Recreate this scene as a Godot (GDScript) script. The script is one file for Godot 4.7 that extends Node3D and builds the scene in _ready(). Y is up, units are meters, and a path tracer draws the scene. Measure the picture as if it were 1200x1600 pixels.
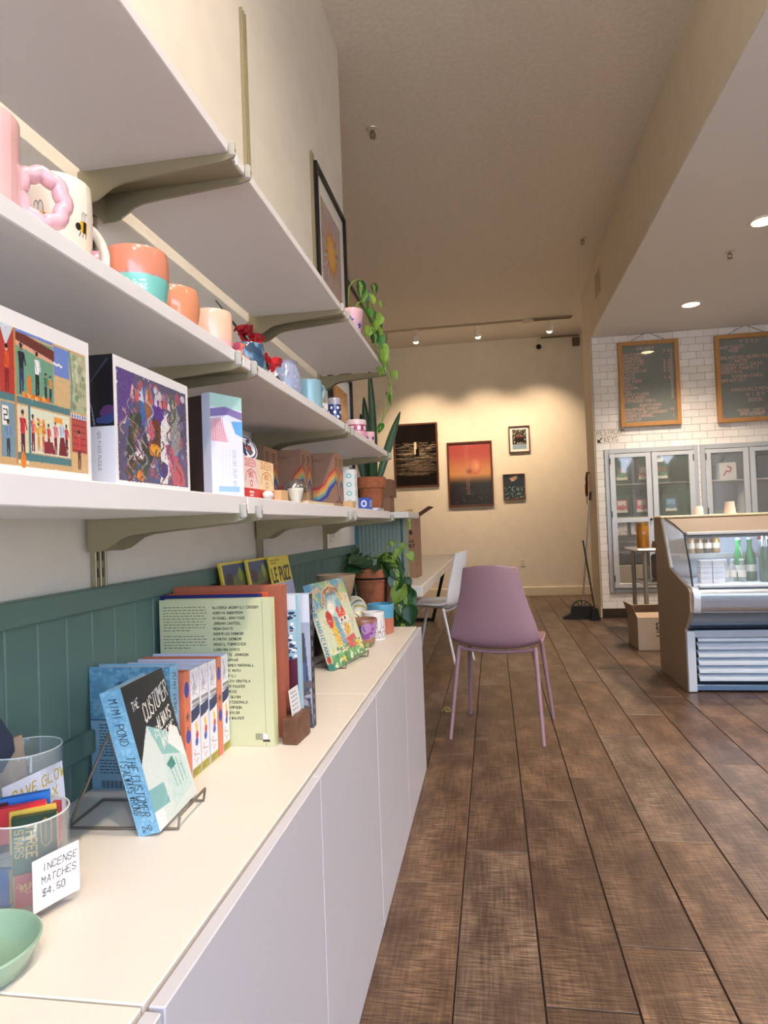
extends Node3D
# A cafe corner: white shelves and cabinet with books and pots on the left, chairs, a cold case and a tiled counter wall.

class MB:
	var st := SurfaceTool.new()
	var xf := Transform3D()
	func _init(t := Transform3D()) -> void:
		st.begin(Mesh.PRIMITIVE_TRIANGLES)
		xf = t
	func tri(a: Vector3, b: Vector3, c: Vector3, sg := -1, ua := Vector2(), ub := Vector2(), uc := Vector2()) -> void:
		st.set_smooth_group(sg)
		st.set_uv(ua)
		st.add_vertex(xf * a)
		st.set_uv(uc)
		st.add_vertex(xf * c)
		st.set_uv(ub)
		st.add_vertex(xf * b)
	func quad(a: Vector3, b: Vector3, c: Vector3, d: Vector3, sg := -1, r := Rect2(0, 0, 1, 1)) -> void:
		var e := r.end
		tri(a, b, c, sg, Vector2(r.position.x, e.y), e, Vector2(e.x, r.position.y))
		tri(a, c, d, sg, Vector2(r.position.x, e.y), Vector2(e.x, r.position.y), r.position)
	func face(p: Array, out: Vector3, sg := -1) -> void:
		var n: Vector3 = (p[1] - p[0]).cross(p[2] - p[0])
		var f := n.dot(out) >= 0.0
		for i in range(1, p.size() - 1):
			if f: tri(p[0], p[i], p[i + 1], sg)
			else: tri(p[0], p[i + 1], p[i], sg)
	func box(c: Vector3, s: Vector3, b := 0.0) -> MB:
		var h := s / 2.0
		b = minf(b, minf(h.x, minf(h.y, h.z)) * 0.95)
		var i := h - Vector3(b, b, b)
		for ax in 3:
			var u := (ax + 1) % 3
			var v := (ax + 2) % 3
			for s1: float in [-1.0, 1.0]:
				var pts := []
				for q in [[-1, -1], [1, -1], [1, 1], [-1, 1]]:
					var p := Vector3()
					p[ax] = h[ax] * s1
					p[u] = i[u] * q[0]
					p[v] = i[v] * q[1]
					pts.append(c + p)
				var o := Vector3()
				o[ax] = s1
				face(pts, o)
				if b > 0.0:
					for s2: float in [-1.0, 1.0]:
						var pe := []
						for q in [[0, -1], [0, 1], [1, 1], [1, -1]]:
							var p := Vector3()
							p[ax] = (h[ax] if q[0] == 0 else i[ax]) * s1
							p[u] = (i[u] if q[0] == 0 else h[u]) * s2
							p[v] = i[v] * q[1]
							pe.append(c + p)
						var oe := Vector3()
						oe[ax] = s1
						oe[u] = s2
						face(pe, oe)
		if b > 0.0:
			for sx: float in [-1.0, 1.0]:
				for sy: float in [-1.0, 1.0]:
					for sz: float in [-1.0, 1.0]:
						face([c + Vector3(h.x * sx, i.y * sy, i.z * sz), c + Vector3(i.x * sx, h.y * sy, i.z * sz), c + Vector3(i.x * sx, i.y * sy, h.z * sz)], Vector3(sx, sy, sz))
		return self
	func tube(p: Array, r0: float, n := 8, r1 := -1.0, closed := false) -> MB:
		if r1 < 0.0: r1 = r0
		var m := p.size()
		var rings := []
		var t0: Vector3 = (p[1] - p[0]).normalized()
		var nrm := t0.cross(Vector3.UP if absf(t0.y) < 0.9 else Vector3.RIGHT).normalized()
		for k in m:
			var a: Vector3 = p[(k - 1 + m) % m] if closed or k > 0 else p[0]
			var b: Vector3 = p[(k + 1) % m] if closed or k < m - 1 else p[m - 1]
			var t := (b - a).normalized()
			nrm = (nrm - t * nrm.dot(t)).normalized()
			var bn := t.cross(nrm)
			var r := lerpf(r0, r1, float(k) / maxf(1.0, m - 1.0))
			var ring := []
			for j in n:
				var an := TAU * j / n
				ring.append(p[k] + (nrm * cos(an) + bn * sin(an)) * r)
			rings.append(ring)
		for k in (m if closed else m - 1):
			var ra: Array = rings[k]
			var rb: Array = rings[(k + 1) % m]
			for j in n:
				var jn := (j + 1) % n
				quad(ra[j], ra[jn], rb[jn], rb[j], 1)
		if not closed:
			face(rings[0], p[0] - p[1])
			face(rings[m - 1], p[m - 1] - p[m - 2])
		return self
	func lathe(prof: Array, n := 28, at := Vector3(), sx := 1.0, sz := 1.0) -> MB:
		var sg := 1
		var lo := 1e9
		var hi := -1e9
		for q: Vector2 in prof:
			lo = minf(lo, q.y)
			hi = maxf(hi, q.y)
		for k in prof.size() - 1:
			var a: Vector2 = prof[k]
			var b: Vector2 = prof[k + 1]
			if k > 0:
				var c: Vector2 = prof[k - 1]
				if absf((b - a).angle_to(a - c)) > 0.75: sg += 1
			var va := (hi - a.y) / maxf(hi - lo, 1e-6)
			var vb := (hi - b.y) / maxf(hi - lo, 1e-6)
			for j in n:
				var u0 := float(j) / n
				var u1 := float(j + 1) / n
				var d0 := Vector3(cos(u0 * TAU) * sx, 0, -sin(u0 * TAU) * sz)
				var d1 := Vector3(cos(u1 * TAU) * sx, 0, -sin(u1 * TAU) * sz)
				var p0 := at + d0 * a.x + Vector3(0, a.y, 0)
				var p1 := at + d1 * a.x + Vector3(0, a.y, 0)
				var p2 := at + d1 * b.x + Vector3(0, b.y, 0)
				var p3 := at + d0 * b.x + Vector3(0, b.y, 0)
				if a.x > 1e-6: tri(p0, p1, p2, sg, Vector2(u0, va), Vector2(u1, va), Vector2(u1, vb))
				if b.x > 1e-6: tri(p0, p2, p3, sg, Vector2(u0, va), Vector2(u1, vb), Vector2(u0, vb))
		return self
	func prism(poly: Array, z0: float, z1: float, smooth := false) -> MB:
		var pp := PackedVector2Array(poly)
		if Geometry2D.is_polygon_clockwise(pp): pp.reverse()
		var ix := Geometry2D.triangulate_polygon(pp)
		for k in range(0, ix.size(), 3):
			var a := pp[ix[k]]
			var b := pp[ix[k + 1]]
			var c := pp[ix[k + 2]]
			face([Vector3(a.x, a.y, z1), Vector3(b.x, b.y, z1), Vector3(c.x, c.y, z1)], Vector3(0, 0, z1 - z0))
			face([Vector3(a.x, a.y, z0), Vector3(b.x, b.y, z0), Vector3(c.x, c.y, z0)], Vector3(0, 0, z0 - z1))
		for k in pp.size():
			var a := pp[k]
			var b := pp[(k + 1) % pp.size()]
			face([Vector3(a.x, a.y, z0), Vector3(b.x, b.y, z0), Vector3(b.x, b.y, z1), Vector3(a.x, a.y, z1)], Vector3(b.y - a.y, a.x - b.x, 0), 2 if smooth else -1)
		return self
	func shell(g: Array, th: float) -> MB:
		# g[v][u]: a curved sheet with thickness th, its front towards the side where u x v points
		var nv := g.size()
		var nu: int = g[0].size()
		var bk := []
		for v in nv:
			var row := []
			for u in nu:
				var du: Vector3 = g[v][mini(u + 1, nu - 1)] - g[v][maxi(u - 1, 0)]
				var dv: Vector3 = g[mini(v + 1, nv - 1)][u] - g[maxi(v - 1, 0)][u]
				row.append(g[v][u] - du.cross(dv).normalized() * th)
			bk.append(row)
		for v in nv - 1:
			for u in nu - 1:
				var r := Rect2(float(u) / (nu - 1), 1.0 - float(v + 1) / (nv - 1), 1.0 / (nu - 1), 1.0 / (nv - 1))
				quad(g[v][u], g[v][u + 1], g[v + 1][u + 1], g[v + 1][u], 1, r)
				quad(bk[v][u + 1], bk[v][u], bk[v + 1][u], bk[v + 1][u + 1], 2, r)
		for v in nv - 1:
			quad(bk[v][0], g[v][0], g[v + 1][0], bk[v + 1][0], 3)
			quad(g[v][nu - 1], bk[v][nu - 1], bk[v + 1][nu - 1], g[v + 1][nu - 1], 4)
		for u in nu - 1:
			quad(bk[0][u], bk[0][u + 1], g[0][u + 1], g[0][u], 5)
			quad(g[nv - 1][u], g[nv - 1][u + 1], bk[nv - 1][u + 1], bk[nv - 1][u], 6)
		return self
	func ball(c: Vector3, r: Vector3, n := 12) -> MB:
		var rows := n / 2
		for i in rows:
			for j in n:
				var q := []
				for e in [[i, j], [i + 1, j], [i + 1, j + 1], [i, j + 1]]:
					var th: float = PI * e[0] / rows
					var ph: float = TAU * e[1] / n
					q.append(c + Vector3(sin(th) * cos(ph), cos(th), -sin(th) * sin(ph)) * r)
				if i > 0: tri(q[0], q[2], q[3], 1)
				if i < rows - 1: tri(q[0], q[1], q[2], 1)
		return self
	func mesh() -> ArrayMesh:
		st.generate_normals()
		return st.commit()

class Cv:
	var im: Image
	var r := RandomNumberGenerator.new()
	func _init(w: int, h: int, c: Color) -> void:
		im = Image.create(w, h, false, Image.FORMAT_RGB8)
		im.fill(c)
		r.seed = w * 31 + h
	func rect(x: float, y: float, w: float, h: float, c: Color) -> Cv:
		im.fill_rect(Rect2i(int(x), int(y), maxi(1, int(w)), maxi(1, int(h))), c)
		return self
	func poly(p: Array, c: Color) -> Cv:
		var y0 := 1e9
		var y1 := -1e9
		for q: Vector2 in p:
			y0 = minf(y0, q.y)
			y1 = maxf(y1, q.y)
		for y in range(maxi(0, int(y0)), mini(im.get_height() - 1, int(y1)) + 1):
			var xs := []
			var yy := y + 0.5
			for k in p.size():
				var a: Vector2 = p[k]
				var b: Vector2 = p[(k + 1) % p.size()]
				if (a.y <= yy) != (b.y <= yy): xs.append(a.x + (yy - a.y) / (b.y - a.y) * (b.x - a.x))
			xs.sort()
			for k in range(0, xs.size() - 1, 2):
				var xa := maxi(0, roundi(xs[k]))
				var xb := mini(im.get_width(), roundi(xs[k + 1]))
				if xb > xa: im.fill_rect(Rect2i(xa, y, xb - xa, 1), c)
		return self
	func oval(x: float, y: float, rx: float, ry: float, c: Color) -> Cv:
		for yy in range(maxi(0, int(y - ry)), mini(im.get_height() - 1, int(y + ry)) + 1):
			var d := 1.0 - pow((yy + 0.5 - y) / ry, 2.0)
			if d <= 0.0: continue
			var w := rx * sqrt(d)
			var xa := maxi(0, roundi(x - w))
			var xb := mini(im.get_width(), roundi(x + w))
			if xb > xa: im.fill_rect(Rect2i(xa, yy, xb - xa, 1), c)
		return self
	func line(a: Vector2, b: Vector2, t: float, c: Color) -> Cv:
		var d := (b - a).normalized()
		if d == Vector2(): d = Vector2(1, 0)
		var n := Vector2(-d.y, d.x) * t / 2.0
		a -= d * t * 0.3
		b += d * t * 0.3
		return poly([a + n, b + n, b - n, a - n], c)
	func path(p: Array, t: float, c: Color) -> Cv:
		for k in p.size() - 1: line(p[k], p[k + 1], t, c)
		return self
	const F := {"A": "062046 1434", "B": "06003041423303 3344453606", "C": "4130100105163645", "D": "06002042442606", "E": "40000646 0333", "F": "400006 0333", "G": "41301001051636454323", "H": "0006 4046 0343", "I": "2026", "J": "4045361605", "K": "0006 400346", "L": "000646", "M": "0600234046", "N": "06004640", "O": "103041453616050110", "P": "06003041423303", "Q": "103041453616050110 3446", "R": "06003041423303 2346", "S": "413010010213334445361605", "T": "0040 2026", "U": "000516364540", "V": "002640", "W": "0016223640", "X": "0046 4006", "Y": "002340 2326", "Z": "00400646", "0": "103041453616050110", "1": "112026", "2": "011030414206 0646", "3": "01103041423313 334445361605", "4": "36300444", "5": "4000033344453605", "6": "4130100105163645443303", "7": "004016", "8": "103041423313020110 13040516364544", "9": "43130201103041453616", "$": "413010010213334445361605 2026", "+": "2125 0343", "-": "0343", ".": "2526", "/": "0640", ":": "2122 2425", "<": "0541 0105 0145"}
	func text(s: String, x: float, y: float, h: float, c: Color, t := 1.5, jit := 0.0, ang := 0.0, sp := 1.0, slant := 0.0) -> Cv:
		var k := h / 6.0
		var ca := cos(ang)
		var sa := sin(ang)
		var px := 0.0
		for ch in s:
			if F.has(ch):
				for stroke: String in F[ch].split(" "):
					var pts := []
					for i in range(0, stroke.length() - 1, 2):
						var gx := stroke[i].to_float() * k * minf(1.0, sp) + px + r.randf_range(-jit, jit)
						var gy := stroke[i + 1].to_float() * k + r.randf_range(-jit, jit)
						gx += (h - gy) * slant
						pts.append(Vector2(x + gx * ca - gy * sa, y + gx * sa + gy * ca))
					path(pts, t, c)
			px += (5.7 if ch != " " else 3.6) * k * sp
		return self
	func greek(x: float, y: float, w: float, n: int, lh: float, c: Color, t := 2.0) -> Cv:
		# lines of small print
		for i in n:
			var xx := x
			var e := x + w * (r.randf_range(0.9, 1.0) if i < n - 1 else 0.6)
			while xx < e:
				var l := minf(r.randf_range(t * 2.0, t * 6.0), e - xx)
				rect(xx, y + i * lh, l, t, c)
				xx += l + t * 1.2
		return self
	func speck(n: int, cols: Array, r0: float, r1: float, box := Rect2()) -> Cv:
		var b := box if box.size.x > 0 else Rect2(0, 0, im.get_width(), im.get_height())
		for i in n:
			var q := r.randf_range(r0, r1)
			oval(r.randf_range(b.position.x, b.end.x), r.randf_range(b.position.y, b.end.y), q, q * r.randf_range(0.5, 1.2), cols[r.randi() % cols.size()])
		return self
	func paint(n: int, l := 6.0, t := 2.0, v := 0.16) -> Cv:
		# brush strokes that pick up and vary the colour they lie on
		for i in n:
			var x := r.randf_range(0, im.get_width() - 1.0)
			var y := r.randf_range(0, im.get_height() - 1.0)
			var c := im.get_pixel(int(x), int(y))
			var f := 1.0 + r.randf_range(-v, v)
			var a := r.randf() * TAU
			line(Vector2(x, y), Vector2(x + cos(a) * l, y + sin(a) * l), t, Color(c.r * f, c.g * (f + r.randf_range(-0.04, 0.04)), c.b * (f + r.randf_range(-0.06, 0.06))))
		return self
	func tex() -> ImageTexture:
		return ImageTexture.create_from_image(im)

var M := {}
var rng := RandomNumberGenerator.new()
var used := {}

func C(h: String) -> Color:
	return Color(h)

func mat(h: String, rough := 0.6, metal := 0.0, extra := "") -> StandardMaterial3D:
	var key := "%s/%s/%s/%s" % [h, rough, metal, extra]
	if M.has(key): return M[key]
	var m := StandardMaterial3D.new()
	m.albedo_color = Color(h)
	m.roughness = rough
	m.metallic = metal
	if extra == "coat":
		m.clearcoat_enabled = true
		m.clearcoat = 0.6
		m.clearcoat_roughness = 0.1
	if extra == "leaf":
		m.backlight_enabled = true
		m.backlight = Color(h).darkened(0.4)
	M[key] = m
	return m

func tmat(t: Texture2D, rough := 0.6, coat := false) -> StandardMaterial3D:
	var m := StandardMaterial3D.new()
	m.albedo_texture = t
	m.roughness = rough
	if coat:
		m.clearcoat_enabled = true
		m.clearcoat = 0.5
		m.clearcoat_roughness = 0.12
	return m

func glass(h: String, a: float) -> StandardMaterial3D:
	var m := StandardMaterial3D.new()
	m.albedo_color = Color(Color(h), a)
	m.transparency = BaseMaterial3D.TRANSPARENCY_ALPHA
	m.roughness = 0.03
	return m

func glow(h: String, e: float) -> StandardMaterial3D:
	var m := StandardMaterial3D.new()
	m.albedo_color = Color.WHITE
	m.emission_enabled = true
	m.emission = Color(h)
	m.emission_energy_multiplier = e
	return m

func noisy(h: String, rough: float, freq: float, amount: float, bump := 0.0, scale := 1.0) -> StandardMaterial3D:
	# a plain colour with faint mottling and relief, laid on in world space
	var m := StandardMaterial3D.new()
	m.roughness = rough
	m.uv1_triplanar = true
	m.uv1_world_triplanar = true
	m.uv1_scale = Vector3.ONE * scale
	var n := FastNoiseLite.new()
	n.seed = h.hash() % 1000
	n.frequency = freq
	n.fractal_octaves = 4
	var src := n.get_seamless_image(256, 256)
	src.convert(Image.FORMAT_L8)
	var d := src.get_data()
	var c := Color(h)
	var o := PackedByteArray()
	o.resize(256 * 256 * 3)
	for i in d.size():
		var f := 1.0 + (d[i] / 255.0 - 0.5) * amount
		o[i * 3] = clampi(int(c.r8 * f), 0, 255)
		o[i * 3 + 1] = clampi(int(c.g8 * f), 0, 255)
		o[i * 3 + 2] = clampi(int(c.b8 * f), 0, 255)
	m.albedo_texture = ImageTexture.create_from_image(Image.create_from_data(256, 256, false, Image.FORMAT_RGB8, o))
	if bump > 0.0:
		var b := src.duplicate()
		b.convert(Image.FORMAT_RGBA8)
		b.bump_map_to_normal_map(bump)
		m.normal_enabled = true
		m.normal_texture = ImageTexture.create_from_image(b)
	return m

func numbered(n: String) -> String:
	used[n] = used.get(n, 0) + 1
	return n if used[n] == 1 else "%s_%03d" % [n, used[n] - 1]

func part(n: String, what, m: Material, parent: Node, t := Transform3D()) -> MeshInstance3D:
	var o := MeshInstance3D.new()
	o.name = n
	o.mesh = what.mesh() if what is MB else what
	if m: o.material_override = m
	o.transform = t
	parent.add_child(o, true)
	return o

func wpart(n: String, what, m: Material, parent: Node3D) -> MeshInstance3D:
	return part(n, what, m, parent, Transform3D(Basis(), -parent.position))

func tag(o: Node, label: String, cat: String, group := "") -> Node:
	o.set_meta("label", label)
	o.set_meta("category", cat)
	if group: o.set_meta("group", group)
	return o

func thing(n: String, label: String, cat: String, at := Vector3(), turn := 0.0, group := "") -> Node3D:
	var o := Node3D.new()
	o.name = numbered(n)
	o.position = at
	o.rotation.y = turn
	add_child(o)
	tag(o, label, cat, group)
	return o

func single(n: String, what, m: Material, label: String, cat: String, at := Vector3(), turn := 0.0, group := "") -> MeshInstance3D:
	var o := part(numbered(n), what, m, self, Transform3D(Basis(Vector3.UP, turn), at))
	tag(o, label, cat, group)
	return o

func struct(n: String, what, m: Material) -> MeshInstance3D:
	var o := part(n, what, m, self)
	o.set_meta("kind", "structure")
	return o

func bx(x0: float, x1: float, y0: float, y1: float, z0: float, z1: float, b := 0.0) -> MB:
	return MB.new().box(Vector3((x0 + x1) / 2, (y0 + y1) / 2, (z0 + z1) / 2), Vector3(absf(x1 - x0), absf(y1 - y0), absf(z1 - z0)), b)

func tbox(s: Vector3, base: Material, faces := {}) -> ArrayMesh:
	# a box standing on y = 0 whose printed faces have materials of their own; front is +z
	var x := s.x / 2
	var z := s.z / 2
	var y := s.y
	var q := {
		"pz": [Vector3(-x, 0, z), Vector3(x, 0, z), Vector3(x, y, z), Vector3(-x, y, z)],
		"nz": [Vector3(x, 0, -z), Vector3(-x, 0, -z), Vector3(-x, y, -z), Vector3(x, y, -z)],
		"px": [Vector3(x, 0, z), Vector3(x, 0, -z), Vector3(x, y, -z), Vector3(x, y, z)],
		"nx": [Vector3(-x, 0, -z), Vector3(-x, 0, z), Vector3(-x, y, z), Vector3(-x, y, -z)],
		"py": [Vector3(-x, y, z), Vector3(x, y, z), Vector3(x, y, -z), Vector3(-x, y, -z)],
		"ny": [Vector3(-x, 0, -z), Vector3(x, 0, -z), Vector3(x, 0, z), Vector3(-x, 0, z)]}
	var by := {}
	for f: String in q:
		var m: Material = faces.get(f, base)
		if not by.has(m): by[m] = []
		by[m].append(q[f])
	var out := ArrayMesh.new()
	for m: Material in by:
		var b := MB.new()
		for p: Array in by[m]: b.quad(p[0], p[1], p[2], p[3])
		b.st.generate_normals()
		b.st.commit(out)
		out.surface_set_material(out.get_surface_count() - 1, m)
	return out

func frame_of(o: Vector3, xd: Vector3, yd: Vector3) -> Transform3D:
	var x := xd.normalized()
	var z := x.cross(yd).normalized()
	return Transform3D(Basis(x, z.cross(x), z), o)

func arc(c: Vector3, a: Vector3, b: Vector3, t0: float, t1: float, n: int) -> Array:
	var o := []
	for k in n + 1:
		var t := lerpf(t0, t1, float(k) / n)
		o.append(c + a * cos(t) + b * sin(t))
	return o

func smooth(p: Array, n := 6) -> Array:
	var o := []
	for k in p.size() - 1:
		var a: Vector3 = p[maxi(k - 1, 0)]
		var d: Vector3 = p[mini(k + 2, p.size() - 1)]
		for j in n: o.append((p[k] as Vector3).cubic_interpolate(p[k + 1], a, d, float(j) / n))
	o.append(p[p.size() - 1])
	return o

func cup_prof(r0: float, r1: float, h: float, w := 0.004, belly := 0.0) -> Array:
	var o := [Vector2(0, 0), Vector2(r0 - 0.003, 0), Vector2(r0, 0.003)]
	for k in range(1, 8):
		var t := k / 8.0
		o.append(Vector2(lerpf(r0, r1, t) + belly * sin(PI * t), lerpf(0.003, h - 0.003, t)))
	o += [Vector2(r1, h - 0.002), Vector2(r1 - w * 0.3, h), Vector2(r1 - w * 0.7, h), Vector2(r1 - w, h - 0.002)]
	for k in range(7, 0, -1):
		var t := k / 8.0
		o.append(Vector2(lerpf(r0, r1, t) + belly * sin(PI * t) - w, lerpf(0.006, h - 0.003, t)))
	o += [Vector2(r0 - w, 0.007), Vector2(0, 0.006)]
	return o

func _ready() -> void:
	rng.seed = 7
	# camera
	var cam := Camera3D.new()
	cam.name = "camera"
	cam.position = Vector3(0, 1.10, 0)
	cam.rotation_degrees = Vector3(1.18, 9.2, -2.11)
	cam.fov = 75.14
	cam.near = 0.02
	add_child(cam)
	# sky, exposure
	var we := WorldEnvironment.new()
	we.name = "environment"
	var env := Environment.new()
	env.background_mode = Environment.BG_SKY
	var sky := Sky.new()
	var sm := ProceduralSkyMaterial.new()
	sm.sky_top_color = C("9dbdf0")
	sm.sky_horizon_color = C("e6eefc")
	sm.ground_horizon_color = C("dcdad6")
	sm.ground_bottom_color = C("d0cbc2")
	sm.sky_energy_multiplier = 1.0
	sm.ground_energy_multiplier = 1.0
	sky.sky_material = sm
	env.sky = sky
	env.background_energy_multiplier = 9.0
	env.tonemap_mode = Environment.TONE_MAPPER_LINEAR
	env.tonemap_exposure = 1.13
	env.sdfgi_enabled = true
	env.ssao_enabled = true
	env.ssil_enabled = true
	we.environment = env
	add_child(we)
	# the sun stands behind the building: it lights the street, not the room
	var sun := DirectionalLight3D.new()
	sun.name = "sun"
	sun.light_color = C("fff3e0")
	sun.light_energy = 12.0
	sun.shadow_enabled = true
	sun.rotation = Basis.looking_at(Vector3(-0.25, -1.0, 0.62)).get_euler()
	add_child(sun)
	# lamp strengths
	var down_energy := 7.0
	var track_energy := 3.6
	var case_energy := 0.10

	build_room()
	build_street()
	build_floor()
	build_tiles()
	build_shelving()
	build_cabinets()
	build_lamps(down_energy, track_energy)
	build_far_wall()
	build_counter_wall()
	build_cold_case(case_energy)
	build_seating()
	build_floor_things()
	build_top_shelf()
	build_middle_shelf()
	build_lower_shelf()
	build_cabinet_books()
	build_cabinet_front()
	build_cabinet_pots()

func build_room() -> void:
	var cream := noisy("e9e4da", 0.75, 0.02, 0.03)
	var warm := noisy("e5dac6", 0.75, 0.02, 0.03)
	var ceil_m := noisy("e4dccf", 0.85, 0.05, 0.05, 0.6, 2.0)
	var white := mat("ebe8e5", 0.8)
	M["cream"] = cream
	M["warm"] = warm
	struct("wall_left", bx(-1.72, -0.755, -0.05, 3.78, -3.62, 2.75), cream)
	struct("wall_left", bx(-1.9, -1.72, -0.05, 3.78, -10.1, -3.5), warm)
	struct("wall_far", bx(-1.9, 5.8, -0.05, 3.9, -10.1, -9.95), warm)
	struct("ceiling", bx(-1.9, 1.3, 3.78, 3.95, -10.1, 2.75), ceil_m)
	struct("ceiling", bx(1.3, 5.8, 3.78, 3.95, -10.1, -8.2), ceil_m)
	struct("ceiling", bx(1.153, 5.8, 3.09, 3.1, -7.6, 2.75), white)
	struct("trim_2", bx(1.15, 1.27, 3.1, 3.79, -7.62, 2.75), warm)
	struct("ceiling", bx(1.27, 5.8, 3.1, 3.95, -8.2, 2.75), white)
	# counter wall with two openings for the glass-door cupboards
	var b := MB.new()
	for q: Array in [[1.15, 1.262, 0, 3.1], [1.262, 2.187, 0, 0.295], [1.262, 2.187, 1.825, 3.1], [2.187, 2.248, 0, 3.1], [2.248, 3.173, 0, 0.295], [2.248, 3.173, 1.825, 3.1], [3.173, 5.8, 0, 3.1]]:
		b.box(Vector3((q[0] + q[1]) / 2, (q[2] + q[3]) / 2, -7.81), Vector3(q[1] - q[0], q[3] - q[2], 0.4))
	struct("wall_counter", b, mat("77726c", 0.9))
	struct("wall_counter_back", bx(1.15, 5.8, 0, 3.1, -8.2, -8.01), warm)
	struct("wall_column", bx(1.144, 1.152, 0, 3.1, -8.2, -7.605), warm)
	struct("wall_column", bx(1.15, 1.27, 3.1, 3.79, -8.2, -7.62), warm)
	var wr := MB.new()
	for q: Array in [[-10.1, 2.75, -0.05, 3.2]]:
		wr.box(Vector3(5.65, (q[2] + q[3]) / 2, (q[0] + q[1]) / 2), Vector3(0.3, q[3] - q[2], q[1] - q[0]))
	struct("wall_right", wr, cream)
	# street side, behind the camera: a shop front of three tall openings
	var s := MB.new()
	for q: Array in [[-0.76, 5.6, -0.05, 0.3], [-0.76, 5.6, 2.95, 3.9], [-0.76, -0.5, 0.3, 2.95], [1.55, 1.68, 0.3, 2.95], [3.6, 3.73, 0.3, 2.95], [5.45, 5.6, 0.3, 2.95]]:
		s.box(Vector3((q[0] + q[1]) / 2, (q[2] + q[3]) / 2, 2.67), Vector3(q[1] - q[0], q[3] - q[2], 0.16))
	struct("wall_near", s, cream)
	struct("baseboard_far", MB.new().box(Vector3(0.6, 0.062, -9.94), Vector3(4.6, 0.126, 0.02), 0.004), mat("dccfb2", 0.5))
	struct("baseboard_column", MB.new().box(Vector3(1.14, 0.06, -7.9), Vector3(0.014, 0.12, 0.6), 0.004), mat("dccfb2", 0.5))
	struct("baseboard_counter", bx(1.16, 5.5, 0, 0.1, -7.612, -7.598), mat("3b2e25", 0.6))

func build_street() -> void:
	struct("ground", bx(-14, 24, -0.3, -0.16, -14, 30), mat("b3aea6", 0.9))
	var b := MB.new()
	for k in 60: b.ball(Vector3(-8 + k * 0.42, rng.randf_range(0.6, 3.4), 14 + rng.randf_range(-1.0, 1.0)), Vector3.ONE * rng.randf_range(0.8, 1.5), 10)
	single("hedge", b, mat("25361f", 0.95), "tall leafy hedge across the street, seen only mirrored in the cupboard glass", "hedge")

func plank_texture(k: int) -> Array:
	var w := 192
	var h := 1024
	var a := FastNoiseLite.new()
	a.seed = 11 + k
	a.frequency = 0.006
	var low := a.get_image(w, h / 2)
	low.resize(w, h)
	a.frequency = 0.09
	a.seed = 40 + k
	var g := a.get_image(w, 64)
	g.resize(w, h, Image.INTERPOLATE_CUBIC)
	a.frequency = 0.17
	a.seed = 80 + k
	var s := a.get_image(12, h)
	s.resize(w, h, Image.INTERPOLATE_CUBIC)
	a.seed = 120 + k
	a.frequency = 0.4
	var f := a.get_image(w, h)
	for i: Image in [low, g, s, f]: i.convert(Image.FORMAT_L8)
	var dl := low.get_data()
	var dg := g.get_data()
	var ds := s.get_data()
	var df := f.get_data()
	var o := PackedByteArray()
	o.resize(w * h * 3)
	var bmp := PackedByteArray()
	bmp.resize(w * h)
	var ca := C("3f3027")
	var cb := C("9c8672")
	for i in w * h:
		var l := dl[i] / 255.0
		var sw := ds[i] / 255.0
		var saw := clampf((sw - 0.5) * 2.2, -1.0, 1.0) * (0.25 + 0.75 * l)
		var t := clampf(0.37 + (l - 0.5) * 0.5 + (dg[i] / 255.0 - 0.5) * 0.35 + saw * 0.55 + (df[i] / 255.0 - 0.5) * 0.4, 0.0, 1.0)
		o[i * 3] = int(lerpf(ca.r8, cb.r8, t))
		o[i * 3 + 1] = int(lerpf(ca.g8, cb.g8, t))
		o[i * 3 + 2] = int(lerpf(ca.b8, cb.b8, t))
		bmp[i] = clampi(int(127 + saw * 80 + (df[i] - 127) * 0.25), 0, 255)
	var nb := Image.create_from_data(w, h, false, Image.FORMAT_L8, bmp)
	nb.convert(Image.FORMAT_RGBA8)
	nb.bump_map_to_normal_map(2.0)
	return [ImageTexture.create_from_image(Image.create_from_data(w, h, false, Image.FORMAT_RGB8, o)), ImageTexture.create_from_image(nb)]

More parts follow.
